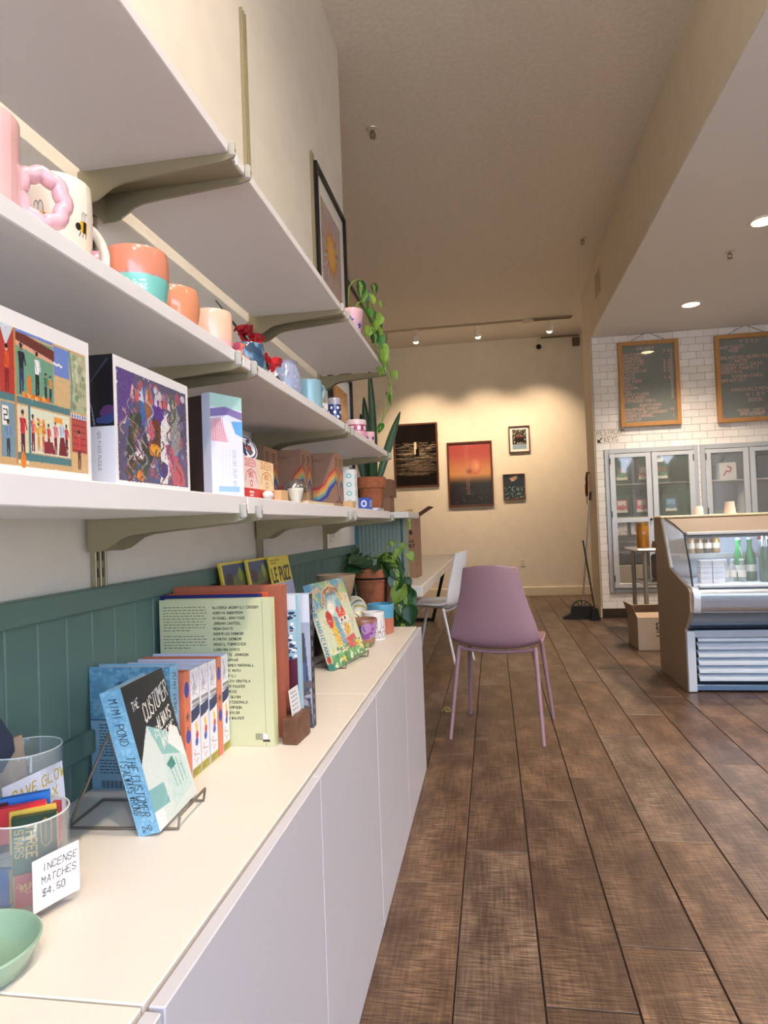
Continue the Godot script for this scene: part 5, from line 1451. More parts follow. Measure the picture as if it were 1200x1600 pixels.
func build_lower_shelf() -> void:
	var y := 1.1636
	var card := mat("e9e7e8", 0.55)
	# big puzzle box
	var c := Cv.new(640, 256, C("ece9e9"))
	c.rect(14, 26, 612, 216, C("c9a678"))
	var pan := [[14, 26, 130, 106, "7fa08c"], [150, 26, 120, 106, "6d86c8"], [276, 30, 50, 100, "b8a070"], [332, 26, 42, 106, "b0403a"], [380, 34, 122, 96, "6f9c82"], [504, 30, 56, 52, "6d86c8"], [504, 80, 56, 50, "cfae7e"], [564, 30, 60, 104, "a9b08c"], [14, 146, 150, 84, "c8ccb8"], [170, 146, 150, 84, "5f8a80"], [332, 146, 42, 84, "7a94a0"], [380, 146, 34, 92, "d8cfae"], [420, 146, 136, 72, "d9dcc4"], [564, 140, 60, 66, "b4504a"], [564, 206, 60, 34, "d2b080"]]
	for q: Array in pan: c.rect(q[0], q[1], q[2], q[3], C(q[4]))
	c.rect(14, 132, 546, 11, C("527c80"))
	c.rect(376, 220, 184, 12, C("527c80"))
	c.rect(374, 26, 6, 214, C("c08a52"))
	c.rect(414, 143, 7, 90, C("527c80"))
	c.poly([Vector2(380, 28), Vector2(506, 40), Vector2(506, 58), Vector2(380, 44)], C("6a3630"))
	c.poly([Vector2(380, 44), Vector2(500, 57), Vector2(500, 64), Vector2(380, 52)], C("d8a48c"))
	c.rect(380, 26, 122, 5, C("6d86c8"))
	c.poly([Vector2(332, 26), Vector2(374, 26), Vector2(350, 60)], C("c8d2d8"))
	c.rect(336, 152, 18, 30, C("e8e8e4"))
	c.path([Vector2(340, 158), Vector2(350, 158), Vector2(350, 166), Vector2(341, 166), Vector2(341, 174), Vector2(350, 174)], 2, C("23232a"))
	c.speck(60, [C("8f9a78"), C("c4c4a8"), C("7c8c74"), C("b8ae90")], 3, 8, Rect2(566, 34, 56, 96))
	c.path([Vector2(562, 30), Vector2(570, 90), Vector2(564, 134)], 6, C("6f9080"))
	for i in 6: c.rect(568, 146 + i * 11, 52, 2, C("8a3a3c"))
	c.rect(564, 138, 60, 8, C("d8d4dc"))
	for i in 6: c.rect(566 + i * 10, 139, 5, 6, C("5a6a9a"))
	var sk := [C("e0a880"), C("8a5a3c"), C("c88a60"), C("b07850")]
	var hr := C("2a1c18")
	var fg := [[352, 56, 74, "d8582c", "8a2c28"], [396, 46, 82, "2c2c38", "38405c"], [446, 52, 74, "e8e8ec", "24262c"], [474, 82, 46, "4f7a52", "26242a"], [490, 84, 44, "e08a3a", "2c2a30"], [352, 172, 58, "7a94c0", "3c4450"], [396, 152, 76, "c83440", "5a2c34"], [428, 156, 60, "d86a78", "7a3440"], [446, 168, 46, "e8b060", "d89030"], [462, 162, 52, "e09a40", "c86040"], [480, 166, 50, "d04850", "6a2c34"], [504, 158, 58, "e0708a", "7a2c3c"], [526, 154, 62, "b8c4e0", "7a2c34"], [544, 160, 54, "c84858", "6a2834"], [592, 166, 70, "d84450", "6a3a3c"], [60, 48, 80, "d8582c", "2c3450"], [110, 50, 76, "e8e8ec", "38404c"], [210, 60, 70, "c83440", "24262c"], [300, 60, 66, "e0a040", "5a3030"], [50, 154, 70, "7a8fc0", "3c4450"], [110, 158, 66, "d84a58", "5a2c34"], [220, 154, 72, "e07a34", "2c3450"], [280, 158, 66, "e8e8ec", "7a3440"]]
	for i in fg.size(): figure(c, fg[i][0], fg[i][1], fg[i][2], C(fg[i][3]), C(fg[i][4]), sk[i % 4], hr)
	c.poly([Vector2(514, 216), Vector2(520, 186), Vector2(534, 184), Vector2(546, 216)], C("762c34"))
	c.poly([Vector2(462, 216), Vector2(466, 196), Vector2(494, 196), Vector2(500, 216)], C("8a303c"))
	for i in 11: c.oval(402 + i * 8, 126 + (i % 2) * 3, 5, 4, C(["e08a38", "d86a2c", "e8b060"][i % 3]))
	c.oval(420, 110, 7, 16, C("dd7a30"))
	c.rect(500, 152, 30, 9, C("e89a40"))
	for i in 14: c.oval(440 + c.r.randf_range(-14, 30), 176 + c.r.randf_range(-14, 14), 4, 3, [C("e8b84a"), C("e0a03c"), C("d86838")][i % 3])
	c.oval(396, 232, 8, 14, C("e08030"))
	for i in 4: c.oval(506 + i * 8, 60 + (i % 2) * 2, 5, 2, C("f4f4ec"))
	c.paint(2600, 3, 1.3, 0.14)
	c.rect(0, 0, 640, 25, C("ece9e9"))
	c.rect(0, 244, 640, 12, C("ece9e9"))
	c.rect(627, 0, 13, 256, C("ece9e9"))
	single("puzzle_box", tbox(Vector3(0.30, 0.163, 0.055), card, {"pz": tmat(c.tex(), 0.18, true)}), null, "white bordered jigsaw box with a busy street scene of small figures, at the left edge", "puzzle box", Vector3(-0.4875, y, -0.563), PI / 2)
	# second puzzle box
	c = Cv.new(330, 260, C("ebe8ea"))
	c.rect(12, 22, 306, 228, C("5a5470"))
	c.speck(220, [C("6a4f8a"), C("7d6a9a"), C("4a5a9a"), C("a05a6a"), C("c8c0cc"), C("8a8690")], 4, 14, Rect2(24, 34, 280, 204))
	c.poly([Vector2(14, 24), Vector2(80, 24), Vector2(60, 110), Vector2(14, 140)], C("5c4484"))
	c.poly([Vector2(60, 110), Vector2(104, 100), Vector2(150, 200), Vector2(90, 244), Vector2(40, 200)], C("3a4038"))
	for k in 8: c.path([Vector2(50 + k * 4, 120 + k * 6), Vector2(90 + k * 3, 130 + k * 9), Vector2(70 + k * 5, 170 + k * 5)], 2.5, C("9a9284") if k % 2 == 0 else C("a05a5a"))
	c.oval(134, 90, 32, 52, C("3f6aa8"))
	c.oval(136, 80, 14, 42, C("9a6038"))
	c.oval(180, 92, 26, 30, C("5a3a8a"))
	c.oval(168, 150, 30, 44, C("6a3c2c"))
	c.oval(160, 176, 26, 14, C("e8a030"))
	c.oval(146, 132, 14, 22, C("d0606a"))
	c.poly([Vector2(190, 110), Vector2(226, 80), Vector2(236, 180), Vector2(214, 248), Vector2(180, 248)], C("e2e0e4"))
	c.poly([Vector2(206, 160), Vector2(240, 150), Vector2(300, 220), Vector2(300, 248), Vector2(240, 248)], C("c85a6c"))
	c.oval(258, 120, 26, 60, C("8f9296"))
	c.oval(244, 70, 22, 34, C("5c6a5c"))
	c.oval(196, 216, 22, 18, C("4a3a86"))
	c.oval(80, 228, 46, 18, C("46543e"))
	c.oval(96, 236, 16, 12, C("d87a34"))
	c.oval(96, 190, 16, 12, C("e8e4ea"))
	for k in 10: c.poly([Vector2(70 + k * 20, 44), Vector2(78 + k * 20, 78), Vector2(62 + k * 20, 74)], [C("d8a0a0"), C("d85a50"), C("cfd0e0")][k % 3])
	for i in 46:
		var p := Vector2(c.r.randf_range(30, 290), c.r.randf_range(50, 220))
		var w := []
		for j in 9: w.append(p + Vector2(sin(j * 0.8 + i) * 13, j * 6.5))
		c.path(w, c.r.randf_range(2, 5), [C("6a3c2c"), C("b9b6bc"), C("7f8288"), C("3f5f94"), C("9a4a54"), C("4a4038"), C("5a4480"), C("a88a8c"), C("565e54")][i % 9])
	c.paint(1500, 6, 1.8, 0.2)
	c.rect(0, 0, 330, 21, C("ebe8ea"))
	c.rect(0, 251, 330, 9, C("ebe8ea"))
	c.rect(0, 0, 11, 260, C("ebe8ea"))
	c.rect(319, 0, 11, 260, C("ebe8ea"))
	var sd := Cv.new(80, 240, C("0f0d14"))
	sd.path([Vector2(14, 20), Vector2(40, 100), Vector2(44, 130)], 2.5, C("6f7a94"))
	sd.path([Vector2(30, 60), Vector2(70, 8)], 3, C("30384c"))
	sd.speck(8, [C("4a2a5c"), C("2a3a6a")], 6, 12, Rect2(50, 90, 26, 40))
	sd.rect(0, 132, 80, 108, C("c9ccd8"))
	sd.text("500 PIECE PUZZLE", 54, 142, 5, C("80828e"), 1.0, 0, PI / 2, 1.0)
	sd.text("STORYTELLERS", 22, 142, 7, C("6a6c78"), 1.2, 0, PI / 2, 1.0)
	single("puzzle_box", tbox(Vector3(0.207, 0.164, 0.06), card, {"pz": tmat(c.tex(), 0.18, true), "nx": tmat(sd.tex(), 0.3)}), null, "jigsaw box with a swirling purple and grey collage, black and grey side panel", "puzzle box", Vector3(-0.49, y, -0.867), PI / 2)
	# pastel box standing at an angle
	c = Cv.new(110, 260, C("e3e6f4"))
	c.rect(0, 0, 110, 34, C("b4dcd4"))
	c.poly([Vector2(0, 40), Vector2(50, 30), Vector2(110, 40), Vector2(110, 60), Vector2(60, 50), Vector2(0, 60)], C("8a7ab4"))
	c.poly([Vector2(0, 66), Vector2(34, 58), Vector2(60, 120), Vector2(0, 120)], C("e0b4c4"))
	for k in 7: c.line(Vector2(k * 8, 120), Vector2(k * 6 + 4, 64), 1.5, C("c08aa4"))
	c.poly([Vector2(70, 66), Vector2(110, 62), Vector2(110, 104), Vector2(84, 96)], C("6aaee8"))
	c.text("COLOR OUR WORLD", 84, 140, 11, C("b8c4e4"), 2, 0, PI / 2, 0.8)
	for k in 3: c.greek(36 + k * 12, 140, 5, 14, 6, C("ccd4ec"), 2)
	c.rect(22, 232, 72, 14, C("9ac4ec"))
	var t := thing("game_box", "tall pastel boxed game with a dark brown side standing at an angle", "game box", Vector3(-0.5, y, -1.145), deg_to_rad(66.0))
	part("box_body", tbox(Vector3(0.078, 0.19, 0.07), mat("3a2a26", 0.5)), null, t, Transform3D(Basis(), Vector3(0.040, 0, -0.055)))
	part("lid", tbox(Vector3(0.08, 0.192, 0.022), mat("d6dcf2", 0.5), {"pz": tmat(c.tex(), 0.3)}), null, t, Transform3D(Basis(), Vector3(0.040, 0, -0.011)))
	# small cartons
	for k in 2:
		var red: bool = k == 0
		c = Cv.new(96, 96, C("f0d8d4") if red else C("f4dcb0"))
		var ink := C("d0403c") if red else C("dd7a2a")
		c.rect(0, 72, 96, 24, C("cc2a30") if red else C("c8402c"))
		c.text("QUEEN", 10, 4, 16, ink, 2.4, 0, 0, 0.95)
		c.path([Vector2(8, 56), Vector2(20, 34), Vector2(48, 26), Vector2(76, 34), Vector2(88, 56)], 2.6, ink)
		c.text("BEE", 33, 34, 11, ink, 2.2)
		c.oval(48, 60, 8, 8, ink)
		c.oval(48, 60, 5, 5, C("f4e0d4"))
		c.rect(34, 78, 30, 5, C("f0d8d4"))
		c.rect(38, 86, 22, 4, C("f0d8d4"))
		var m := tmat(c.tex(), 0.45)
		single("tea_box", tbox(Vector3(0.082 if red else 0.09, 0.081, 0.06), mat("f0dcd4" if red else "f2d6a0", 0.5), {"pz": m, "nx": m}), null, "small %s carton with an arched emblem and a red base band" % ("pink" if red else "orange yellow"), "carton", Vector3(-0.498, y, -1.260 if red else -1.352), PI / 2)
	c = Cv.new(96, 64, C("e8e6ea"))
	c.oval(48, 32, 46, 30, C("2c3a66"))
	c.oval(48, 32, 41, 26, C("ebe9ec"))
	c.speck(30, [C("26335c"), C("34406c")], 3, 7, Rect2(26, 14, 44, 36))
	c.oval(60, 34, 7, 7, C("cc4a44"))
	t = thing("enamel_plaque", "oval white enamel plaque with a blue painted motif leaning on the small cartons", "plaque", Vector3(-0.515, y + 0.0815, -1.345), PI / 2 - 0.25)
	var ov := MB.new(Transform3D(Basis(Vector3.RIGHT, PI / 2 - 0.35), Vector3(0, 0.031, 0)))
	ov.lathe([Vector2(0, -0.004), Vector2(0.030, -0.004), Vector2(0.033, 0), Vector2(0.030, 0.004), Vector2(0, 0.004)], 28, Vector3(), 1.45, 1.0)
	part("rim", ov, mat("d9d6d8", 0.25, 0.0, "coat"), t)
	var face := MB.new(Transform3D(Basis(Vector3.RIGHT, -0.35), Vector3(0, 0.031, 0)))
	for k in 28:
		var a0 := TAU * k / 28
		var a1 := TAU * (k + 1) / 28
		var p0 := Vector2(cos(a0), sin(a0))
		var p1 := Vector2(cos(a1), sin(a1))
		face.tri(Vector3(0, 0, 0.0045), Vector3(p0.x * 0.042, p0.y * 0.029, 0.0045), Vector3(p1.x * 0.042, p1.y * 0.029, 0.0045), -1, Vector2(0.5, 0.5), Vector2(0.5 + p0.x / 2, 0.5 - p0.y / 2), Vector2(0.5 + p1.x / 2, 0.5 - p1.y / 2))
	part("painted_face", face, tmat(c.tex(), 0.2, true), t)
	# bits and pieces along the front
	single("pebble_soap", MB.new().ball(Vector3(0, 0.009, 0), Vector3(0.010, 0.009, 0.024), 14), mat("ece8e4", 0.5), "small white rounded soap in front of the yellow carton", "soap", Vector3(-0.4565, y, -1.325))
	c = Cv.new(64, 80, C("e9eaf0"))
	c.text("MED", 8, 10, 18, C("4a5a9a"), 2.5, 0, 0, 0.8)
	c.path([Vector2(20, 40), Vector2(40, 48), Vector2(24, 60), Vector2(44, 68)], 2, C("6a7ab0"))
	single("gift_card", tbox(Vector3(0.05, 0.055, 0.006), card, {"pz": tmat(c.tex(), 0.5)}), null, "white card with blue lettering standing beside the yellow carton", "card", Vector3(-0.500, y, -1.442), PI / 2 - 0.15)
	single("tea_light_jar", MB.new().lathe([Vector2(0, 0), Vector2(0.012, 0), Vector2(0.014, 0.004), Vector2(0.014, 0.06), Vector2(0.019, 0.068), Vector2(0.015, 0.068), Vector2(0.012, 0.06), Vector2(0, 0.055)], 18), mat("d8d0c0", 0.35), "slim cream jar with a flared rim behind the white card", "jar", Vector3(-0.545, y, -1.43))
	single("wood_block", MB.new().box(Vector3(0, 0.0115, 0), Vector3(0.03, 0.023, 0.055), 0.002), mat("d8ae80", 0.6), "pale wooden block at the front edge of the bottom shelf", "block", Vector3(-0.470, y, -1.43))
	single("wood_block", MB.new().box(Vector3(0, 0.011, 0), Vector3(0.04, 0.022, 0.05), 0.002), mat("c8a67c", 0.6), "small tan block in front of the tall white tubes", "block", Vector3(-0.468, y, -2.16))
	t = thing("metal_shaker", "silver domed trinket resting on a small kraft box", "trinket", Vector3(-0.48, y + 0.0305, -1.60))
	var dm := []
	for k in 9: dm.append(Vector2(0.036 * cos(k * PI / 16.0), 0.004 + 0.026 * sin(k * PI / 16.0)))
	part("dome", MB.new().lathe([Vector2(0, 0), Vector2(0.042, 0), Vector2(0.042, 0.003), Vector2(0.036, 0.004)] + dm.slice(1), 26, Vector3(), 0.8, 1.15), mat("a8a6a6", 0.2, 0.9), t)
	single("kraft_tin_box", tbox(Vector3(0.13, 0.03, 0.05), mat("b3946e", 0.7)), null, "flat kraft box under the silver trinket", "box", Vector3(-0.488, y, -1.60), PI / 2)
	single("small_pot", MB.new().lathe(cup_prof(0.012, 0.019, 0.033, 0.003), 20), mat("dcd6c8", 0.4), "tiny pale pot before the kraft rainbow boxes", "pot", Vector3(-0.459, y, -1.53))
	var rl := thing("ruler", "pale wooden ruler lying along the front edge of the bottom shelf", "ruler", Vector3(-0.461, y, -1.74))
	part("stick", MB.new().box(Vector3(0, 0.003, 0), Vector3(0.025, 0.006, 0.28), 0.001), mat("e0cba4", 0.6), rl)
	var tk := MB.new()
	for k in 26: tk.box(Vector3(0.009, 0.0063, -0.13 + k * 0.0104), Vector3(0.006, 0.0006, 0.0012))
	part("tick_marks", tk, mat("5a4a38", 0.7), rl).set_meta("kind", "stuff")
	# kraft boxes with a rainbow wave running round the corner
	var sideC := Cv.new(160, 340, C("8a6a58"))
	var frontC := Cv.new(220, 340, C("a0795e"))
	var bows := ["b0443a", "d0844a", "c9a25e", "6c9890", "3b3e88"]
	for k in 5:
		var o := Vector2(0, k * 20)
		sideC.path([Vector2(-4, 228) + o, Vector2(60, 218) + o, Vector2(104, 190) + o, Vector2(132, 140) + o, Vector2(162, 112) + o], 20, C(bows[k]))
		frontC.path([Vector2(-4, 112) + o * 1.0, Vector2(30, 96) + o, Vector2(64, 120) + o, Vector2(88, 200) + o, Vector2(104, 250) + o * 0.6, Vector2(124, 235) + o * 0.6, Vector2(140, 130) + o, Vector2(170, 96) + o, Vector2(200, 140) + o, Vector2(222, 230) + o], 17, C(bows[k]))
	sideC.greek(18, 40, 90, 2, 9, C("4a382e"), 3)
	sideC.rect(16, 20, 8, 8, C("4a382e"))
	for k in 2:
		frontC.greek(22 + k * 100, 28, 60, 5, 13, C("3c2c24"), 7)
		frontC.rect(20 + k * 100, 300, 70, 14, C("6a4c3a"))
	var sm := tmat(sideC.tex(), 0.7)
	var fm := tmat(frontC.tex(), 0.7)
	var bp := [[-0.66, -1.835, "rear"], [-0.59, -1.955, "middle"], [-0.52, -2.085, "front"]]
	for q: Array in bp:
		single("rainbow_box", tbox(Vector3(0.122, 0.171, 0.08), mat("97745c", 0.75), {"pz": fm, "nx": sm}), null, "kraft carton printed with a rainbow wave, %s one of the stepped three" % q[2], "carton", Vector3(q[0], y, q[1]), PI / 2, "kraft rainbow cartons")
	# white tube cartons
	c = Cv.new(48, 160, C("e8ebee"))
	for k in 4:
		c.oval(24, 26 + k * 36, 12, 10, C("7fc4c4"))
		c.oval(24, 26 + k * 36, 7, 5, C("e8ebee"))
	var tm := tmat(c.tex(), 0.4)
	single("tube_carton", tbox(Vector3(0.045, 0.135, 0.04), mat("e8ebee", 0.5), {"pz": tm, "nx": tm}), null, "slim white carton with turquoise marks beside the kraft cartons", "carton", Vector3(-0.483, y, -2.27), PI / 2)
	single("tube_carton", tbox(Vector3(0.045, 0.165, 0.04), mat("c3cbd2", 0.3)), null, "taller silvery carton behind the turquoise marked one", "carton", Vector3(-0.535, y, -2.28), PI / 2)
	single("tube_carton", tbox(Vector3(0.035, 0.16, 0.03), mat("eeeeea", 0.4)), null, "plain white slim carton between the silvery carton and the clay pot", "carton", Vector3(-0.535, y, -2.42), PI / 2)
	c = Cv.new(64, 48, C("3a55b0"))
	c.oval(32, 24, 18, 14, C("e0e6f4"))
	c.oval(32, 24, 9, 8, C("3a55b0"))
	single("soap_box", tbox(Vector3(0.07, 0.045, 0.04), mat("e4e4ee", 0.5), {"pz": tmat(c.tex(), 0.4), "nx": tmat(c.tex(), 0.4)}), null, "tiny blue and white box near the clay pot", "carton", Vector3(-0.475, y, -2.50), PI / 2)
	single("folded_paper", MB.new().box(Vector3(0, 0.004, 0), Vector3(0.06, 0.008, 0.2), 0.001), mat("c3cee0", 0.6), "pale blue folded paper lying at the far end of the bottom shelf", "paper", Vector3(-0.475, y, -2.68), 0.05)
	# clay pot with upright sword leaves, on the ledge
	t = thing("sword_plant", "upright sword leaved plant in a clay pot and saucer on the grey ledge", "potted plant", Vector3(-0.645, 1.1705, -3.58))
	var clay := noisy("b06a48", 0.75, 0.03, 0.25, 1.0, 4.0)
	M["clay"] = clay
	part("saucer", MB.new().lathe([Vector2(0, 0), Vector2(0.066, 0), Vector2(0.078, 0.022), Vector2(0.074, 0.022), Vector2(0.063, 0.006), Vector2(0, 0.006)], 30), clay, t)
	part("pot", MB.new().lathe([Vector2(0, 0.008), Vector2(0.05, 0.008), Vector2(0.066, 0.135), Vector2(0.078, 0.137), Vector2(0.081, 0.192), Vector2(0.075, 0.196), Vector2(0.068, 0.19), Vector2(0.066, 0.175), Vector2(0, 0.172)], 32), clay, t)
	part("soil", MB.new().lathe([Vector2(0, 0.182), Vector2(0.066, 0.178), Vector2(0.066, 0.17), Vector2(0, 0.17)], 24), mat("33261c", 0.9), t)
	var sw := [[Vector3(0.02, 0.16, 0.0), Vector3(0.03, 0.45, 0.02), Vector3(0.02, 0.80, 0.05), 0.022, "2d4a2c"], [Vector3(0.0, 0.16, 0.02), Vector3(0.0, 0.40, 0.06), Vector3(-0.01, 0.62, 0.08), 0.026, "1f3a24"], [Vector3(0.035, 0.16, -0.01), Vector3(0.09, 0.36, -0.04), Vector3(0.165, 0.555, -0.06), 0.026, "35583a"], [Vector3(-0.02, 0.16, -0.02), Vector3(-0.03, 0.38, -0.03), Vector3(-0.05, 0.55, -0.02), 0.028, "24402a"], [Vector3(-0.03, 0.16, 0.02), Vector3(-0.05, 0.32, 0.05), Vector3(-0.06, 0.46, 0.08), 0.026, "2a4a30"], [Vector3(0.01, 0.16, 0.03), Vector3(0.03, 0.3, 0.07), Vector3(0.05, 0.40, 0.10), 0.022, "2f5032"]]
	for q: Array in sw:
		var rows := []
		for k in 11:
			var f := k / 10.0
			var p: Vector3 = (q[0] as Vector3).lerp(q[1], f).lerp((q[1] as Vector3).lerp(q[2], f), f)
			var w: float = q[3] * (0.55 + 0.45 * sin(minf(f * 1.6, 1.0) * PI / 2)) * (1.0 - pow(f, 5.0) * 0.97)
			var row := []
			for u in 5:
				var e := u / 2.0 - 1.0
				row.append(p + Vector3(e * w * 0.9, 0, -e * w * 0.35) + Vector3(0.3, 0, 0.9) * (0.008 * absf(e)))
			rows.append(row)
		part("leaf", MB.new().shell(rows, 0.003), mat(q[4], 0.4, 0.0, "leaf"), t)
	# kraft boxes stacked behind it
	var kb := mat("93705a", 0.8)
	single("kraft_box", tbox(Vector3(0.18, 0.095, 0.2), kb), null, "lower kraft box of the stack behind the clay pot", "box", Vector3(-0.665, 1.1705, -3.86), 0.03)
	single("kraft_box", tbox(Vector3(0.19, 0.1, 0.2), mat("8a6650", 0.8)), null, "upper kraft box of the stack behind the clay pot", "box", Vector3(-0.66, 1.2658, -3.86), -0.03)
	single("paper_scrap", MB.new().prism([Vector2(0, 0), Vector2(0.09, 0), Vector2(0.09, 0.02)], -0.03, 0.03), mat("c49a68", 0.7), "flat tan paper scrap on the grey ledge past the kraft boxes", "paper", Vector3(-0.545, 1.1705, -3.82))

func book(n: String, label: String, t0: Transform3D, w: float, h: float, th: float, cover: Material, s := 1.0, front: Material = null, spine: Material = null, group := "", pages := "e8e4da") -> Node3D:
	# stands on y = 0 with its front towards +z and its spine at s * x
	var t := thing(n, label, "book", Vector3(), 0.0, group)
	t.transform = t0
	var c := MB.new()
	var b := 0.0026
	c.box(Vector3(0, h / 2, th / 2 - b / 2), Vector3(w, h, b), 0.0008)
	c.box(Vector3(0, h / 2, -th / 2 + b / 2), Vector3(w, h, b), 0.0008)
	c.box(Vector3(s * (w / 2 - b / 2), h / 2, 0), Vector3(b, h, th - 2 * b))
	part("cover", c, cover, t)
	part("pages", MB.new().box(Vector3(s * 0.0015, h / 2, 0), Vector3(w - 0.009, h - 0.008, th - b * 2 - 0.0004)), mat(pages, 0.8), t)
	if front:
		var q := MB.new()
		q.quad(Vector3(-w / 2, 0, 0), Vector3(w / 2, 0, 0), Vector3(w / 2, h, 0), Vector3(-w / 2, h, 0))
		part("printed_front", q, front, t, Transform3D(Basis(), Vector3(0, 0, th / 2 + 0.0003)))
	if spine:
		var q := MB.new()
		q.quad(Vector3(-th / 2, 0, 0), Vector3(th / 2, 0, 0), Vector3(th / 2, h, 0), Vector3(-th / 2, h, 0))
		part("printed_spine", q, spine, t, Transform3D(Basis(Vector3.UP, s * PI / 2), Vector3(s * (w / 2 + 0.0003), 0, 0)))
	return t

func upright(x0: float, x1: float, z: float) -> Transform3D:
	return Transform3D(Basis(), Vector3((x0 + x1) / 2, 0.6405, z))

func build_cabinet_books() -> void:
	var y := 0.6405
	# the leaning blue comic on a wire easel
	var c := Cv.new(300, 460, C("a9d0dc"))
	c.rect(0, 0, 300, 250, C("242324"))
	c.poly([Vector2(0, 250), Vector2(90, 150), Vector2(150, 260), Vector2(300, 250), Vector2(300, 460), Vector2(0, 460)], C("d4e0dc"))
	c.poly([Vector2(92, 150), Vector2(230, 215), Vector2(262, 300), Vector2(140, 262)], C("8fc0bc"))
	c.poly([Vector2(196, 240), Vector2(240, 190), Vector2(290, 215), Vector2(300, 330), Vector2(262, 296)], C("e6ece8"))
	c.poly([Vector2(140, 268), Vector2(262, 304), Vector2(290, 420), Vector2(130, 440)], C("c8dcd8"))
	c.poly([Vector2(150, 300), Vector2(200, 286), Vector2(210, 320), Vector2(170, 326)], C("3f8a7c"))
	for k in 4: c.line(Vector2(168 + k * 26, 300 + (k % 2) * 20), Vector2(184 + k * 24, 390), 4, C("4f9a90"))
	c.poly([Vector2(0, 330), Vector2(100, 340), Vector2(110, 410), Vector2(0, 400)], C("7fb4b4"))
	c.poly([Vector2(0, 400), Vector2(60, 410), Vector2(60, 460), Vector2(0, 460)], C("e4e8ea"))
	for k in 16: c.path([Vector2(c.r.randf_range(60, 280), c.r.randf_range(300, 450)), Vector2(c.r.randf_range(60, 280), c.r.randf_range(300, 450))], 1.5, C("b4d0cc"))
	var ink := C("e8e6e0")
	c.text("THE", 30, 62, 26, ink, 3.5, 1.5, -0.15, 0.7, 0.25)
	c.text("CUSTOMER", 84, 88, 54, ink, 5, 2.5, -0.22, 0.50, 0.3)
	c.text("IS", 120, 176, 30, ink, 4, 1.5, -0.15, 0.7, 0.25)
	c.text("ALWAYS", 152, 150, 40, ink, 4.5, 2.0, -0.18, 0.52, 0.3)
	c.text("WRONG", 150, 206, 46, ink, 4.5, 2.0, -0.2, 0.56, 0.3)
	c.paint(700, 7, 2.0, 0.05)
	var sp := Cv.new(80, 460, C("7fb6d6"))
	sp.speck(260, [C("8ec2de"), C("74acd0"), C("96c8e0")], 2, 7)
	sp.text("MIMI POND", 56, 26, 30, C("23303c"), 2.4, 1.5, PI / 2, 0.62, 0.15)
	sp.text("THE CUSTOMER", 62, 212, 30, C("23303c"), 2.4, 1.6, PI / 2, 0.58, 0.2)
	sp.text("IS ALWAYS WRONG", 32, 218, 26, C("23303c"), 2.2, 1.6, PI / 2, 0.5, 0.2)
	sp.text("D+Q", 22, 432, 16, C("23303c"), 2, 1, 0, 0.8)
	var spm := tmat(sp.tex(), 0.35)
	var a := Vector3(-0.5175, 0.647, -0.952)
	var dx := Vector3(-0.06, 0, -0.998).normalized()
	var up := Vector3(-0.058, 0.22, -0.006).normalized()
	var fr := frame_of(a + dx * 0.0735, dx, up)
	fr.origin -= fr.basis.z * 0.0175
	book("book", "blue spined comic book with a black and teal cover leaning back on a wire stand", fr, 0.147, 0.226, 0.035, mat("8fc0da", 0.4), -1.0, tmat(c.tex(), 0.35), spm)
	easel("book_stand", "bronze wire easel holding the leaning blue comic book", fr.origin + fr.basis.z * 0.0175, dx, 0.147, 0.02, 0.16)
	# its twin, seen from the back
	c = Cv.new(280, 440, C("6fa6c6"))
	c.speck(300, [C("5f98bc"), C("7cb2ce"), C("88b8d0"), C("6498b4")], 4, 16, Rect2(0, 0, 280, 200))
	c.rect(0, 190, 280, 250, C("8fb6cc"))
	c.rect(0, 188, 280, 4, C("2c4c64"))
	c.oval(112, 96, 24, 42, C("1e2c3c"))
	c.oval(112, 102, 17, 30, C("dce6ec"))
	c.poly([Vector2(70, 188), Vector2(96, 130), Vector2(130, 130), Vector2(160, 188)], C("e2eaee"))
	for k in 20: c.oval(90 + (k % 6) * 10, 140 + k * 2.2, 2, 2, C("2c3c50"))
	c.oval(215, 70, 30, 32, C("5688a8"))
	c.path([Vector2(190, 60), Vector2(215, 44), Vector2(240, 62)], 3, C("1e2c3c"))
	c.greek(30, 206, 110, 11, 11, C("1f2e3a"), 3)
	c.greek(30, 334, 140, 5, 11, C("1f2e3a"), 3)
	for k in 16: c.rect(34 + k * 5, 408, [2, 3, 1][k % 3], 26, C("15191e"))
	book("book", "blue comic showing its barcoded back cover, standing upright behind the leaning comic", upright(-0.737, -0.580, -1.1335), 0.157, 0.221, 0.031, mat("8fc0da", 0.4), 1.0, tmat(c.tex(), 0.4), spm, "", "d8dce6")
	# a row of white and orange spines
	c = Cv.new(64, 360, C("e9e8ee"))
	for k in 22: c.path([Vector2(c.r.randf_range(4, 60), c.r.randf_range(6, 96)), Vector2(c.r.randf_range(4, 60), c.r.randf_range(6, 96))], 1.4, C("8c7a90"))
	for k in 5: c.path([Vector2(8 + k * 11, 112), Vector2(16 + k * 11, 104), Vector2(18 + k * 11, 122), Vector2(10 + k * 11, 128)], 4, C("23242c"))
	c.poly([Vector2(0, 136), Vector2(64, 126), Vector2(64, 160), Vector2(44, 170), Vector2(0, 176)], C("29335e"))
	c.poly([Vector2(26, 190), Vector2(38, 178), Vector2(48, 206), Vector2(36, 222)], C("ecc84a"))
	c.oval(40, 226, 10, 14, C("d04438"))
	c.oval(36, 248, 11, 14, C("3a52b4"))
	for k in 6: c.line(Vector2(c.r.randf_range(8, 50), 270 + k * 9), Vector2(c.r.randf_range(8, 56), 276 + k * 9), 2, C("a04a58"))
	c.rect(0, 330, 64, 30, C("a9a03a"))
	c.greek(6, 338, 52, 2, 9, C("3c3a1e"), 3)
	var wsp := tmat(c.tex(), 0.4)
	c = Cv.new(48, 360, C("dd7c5a"))
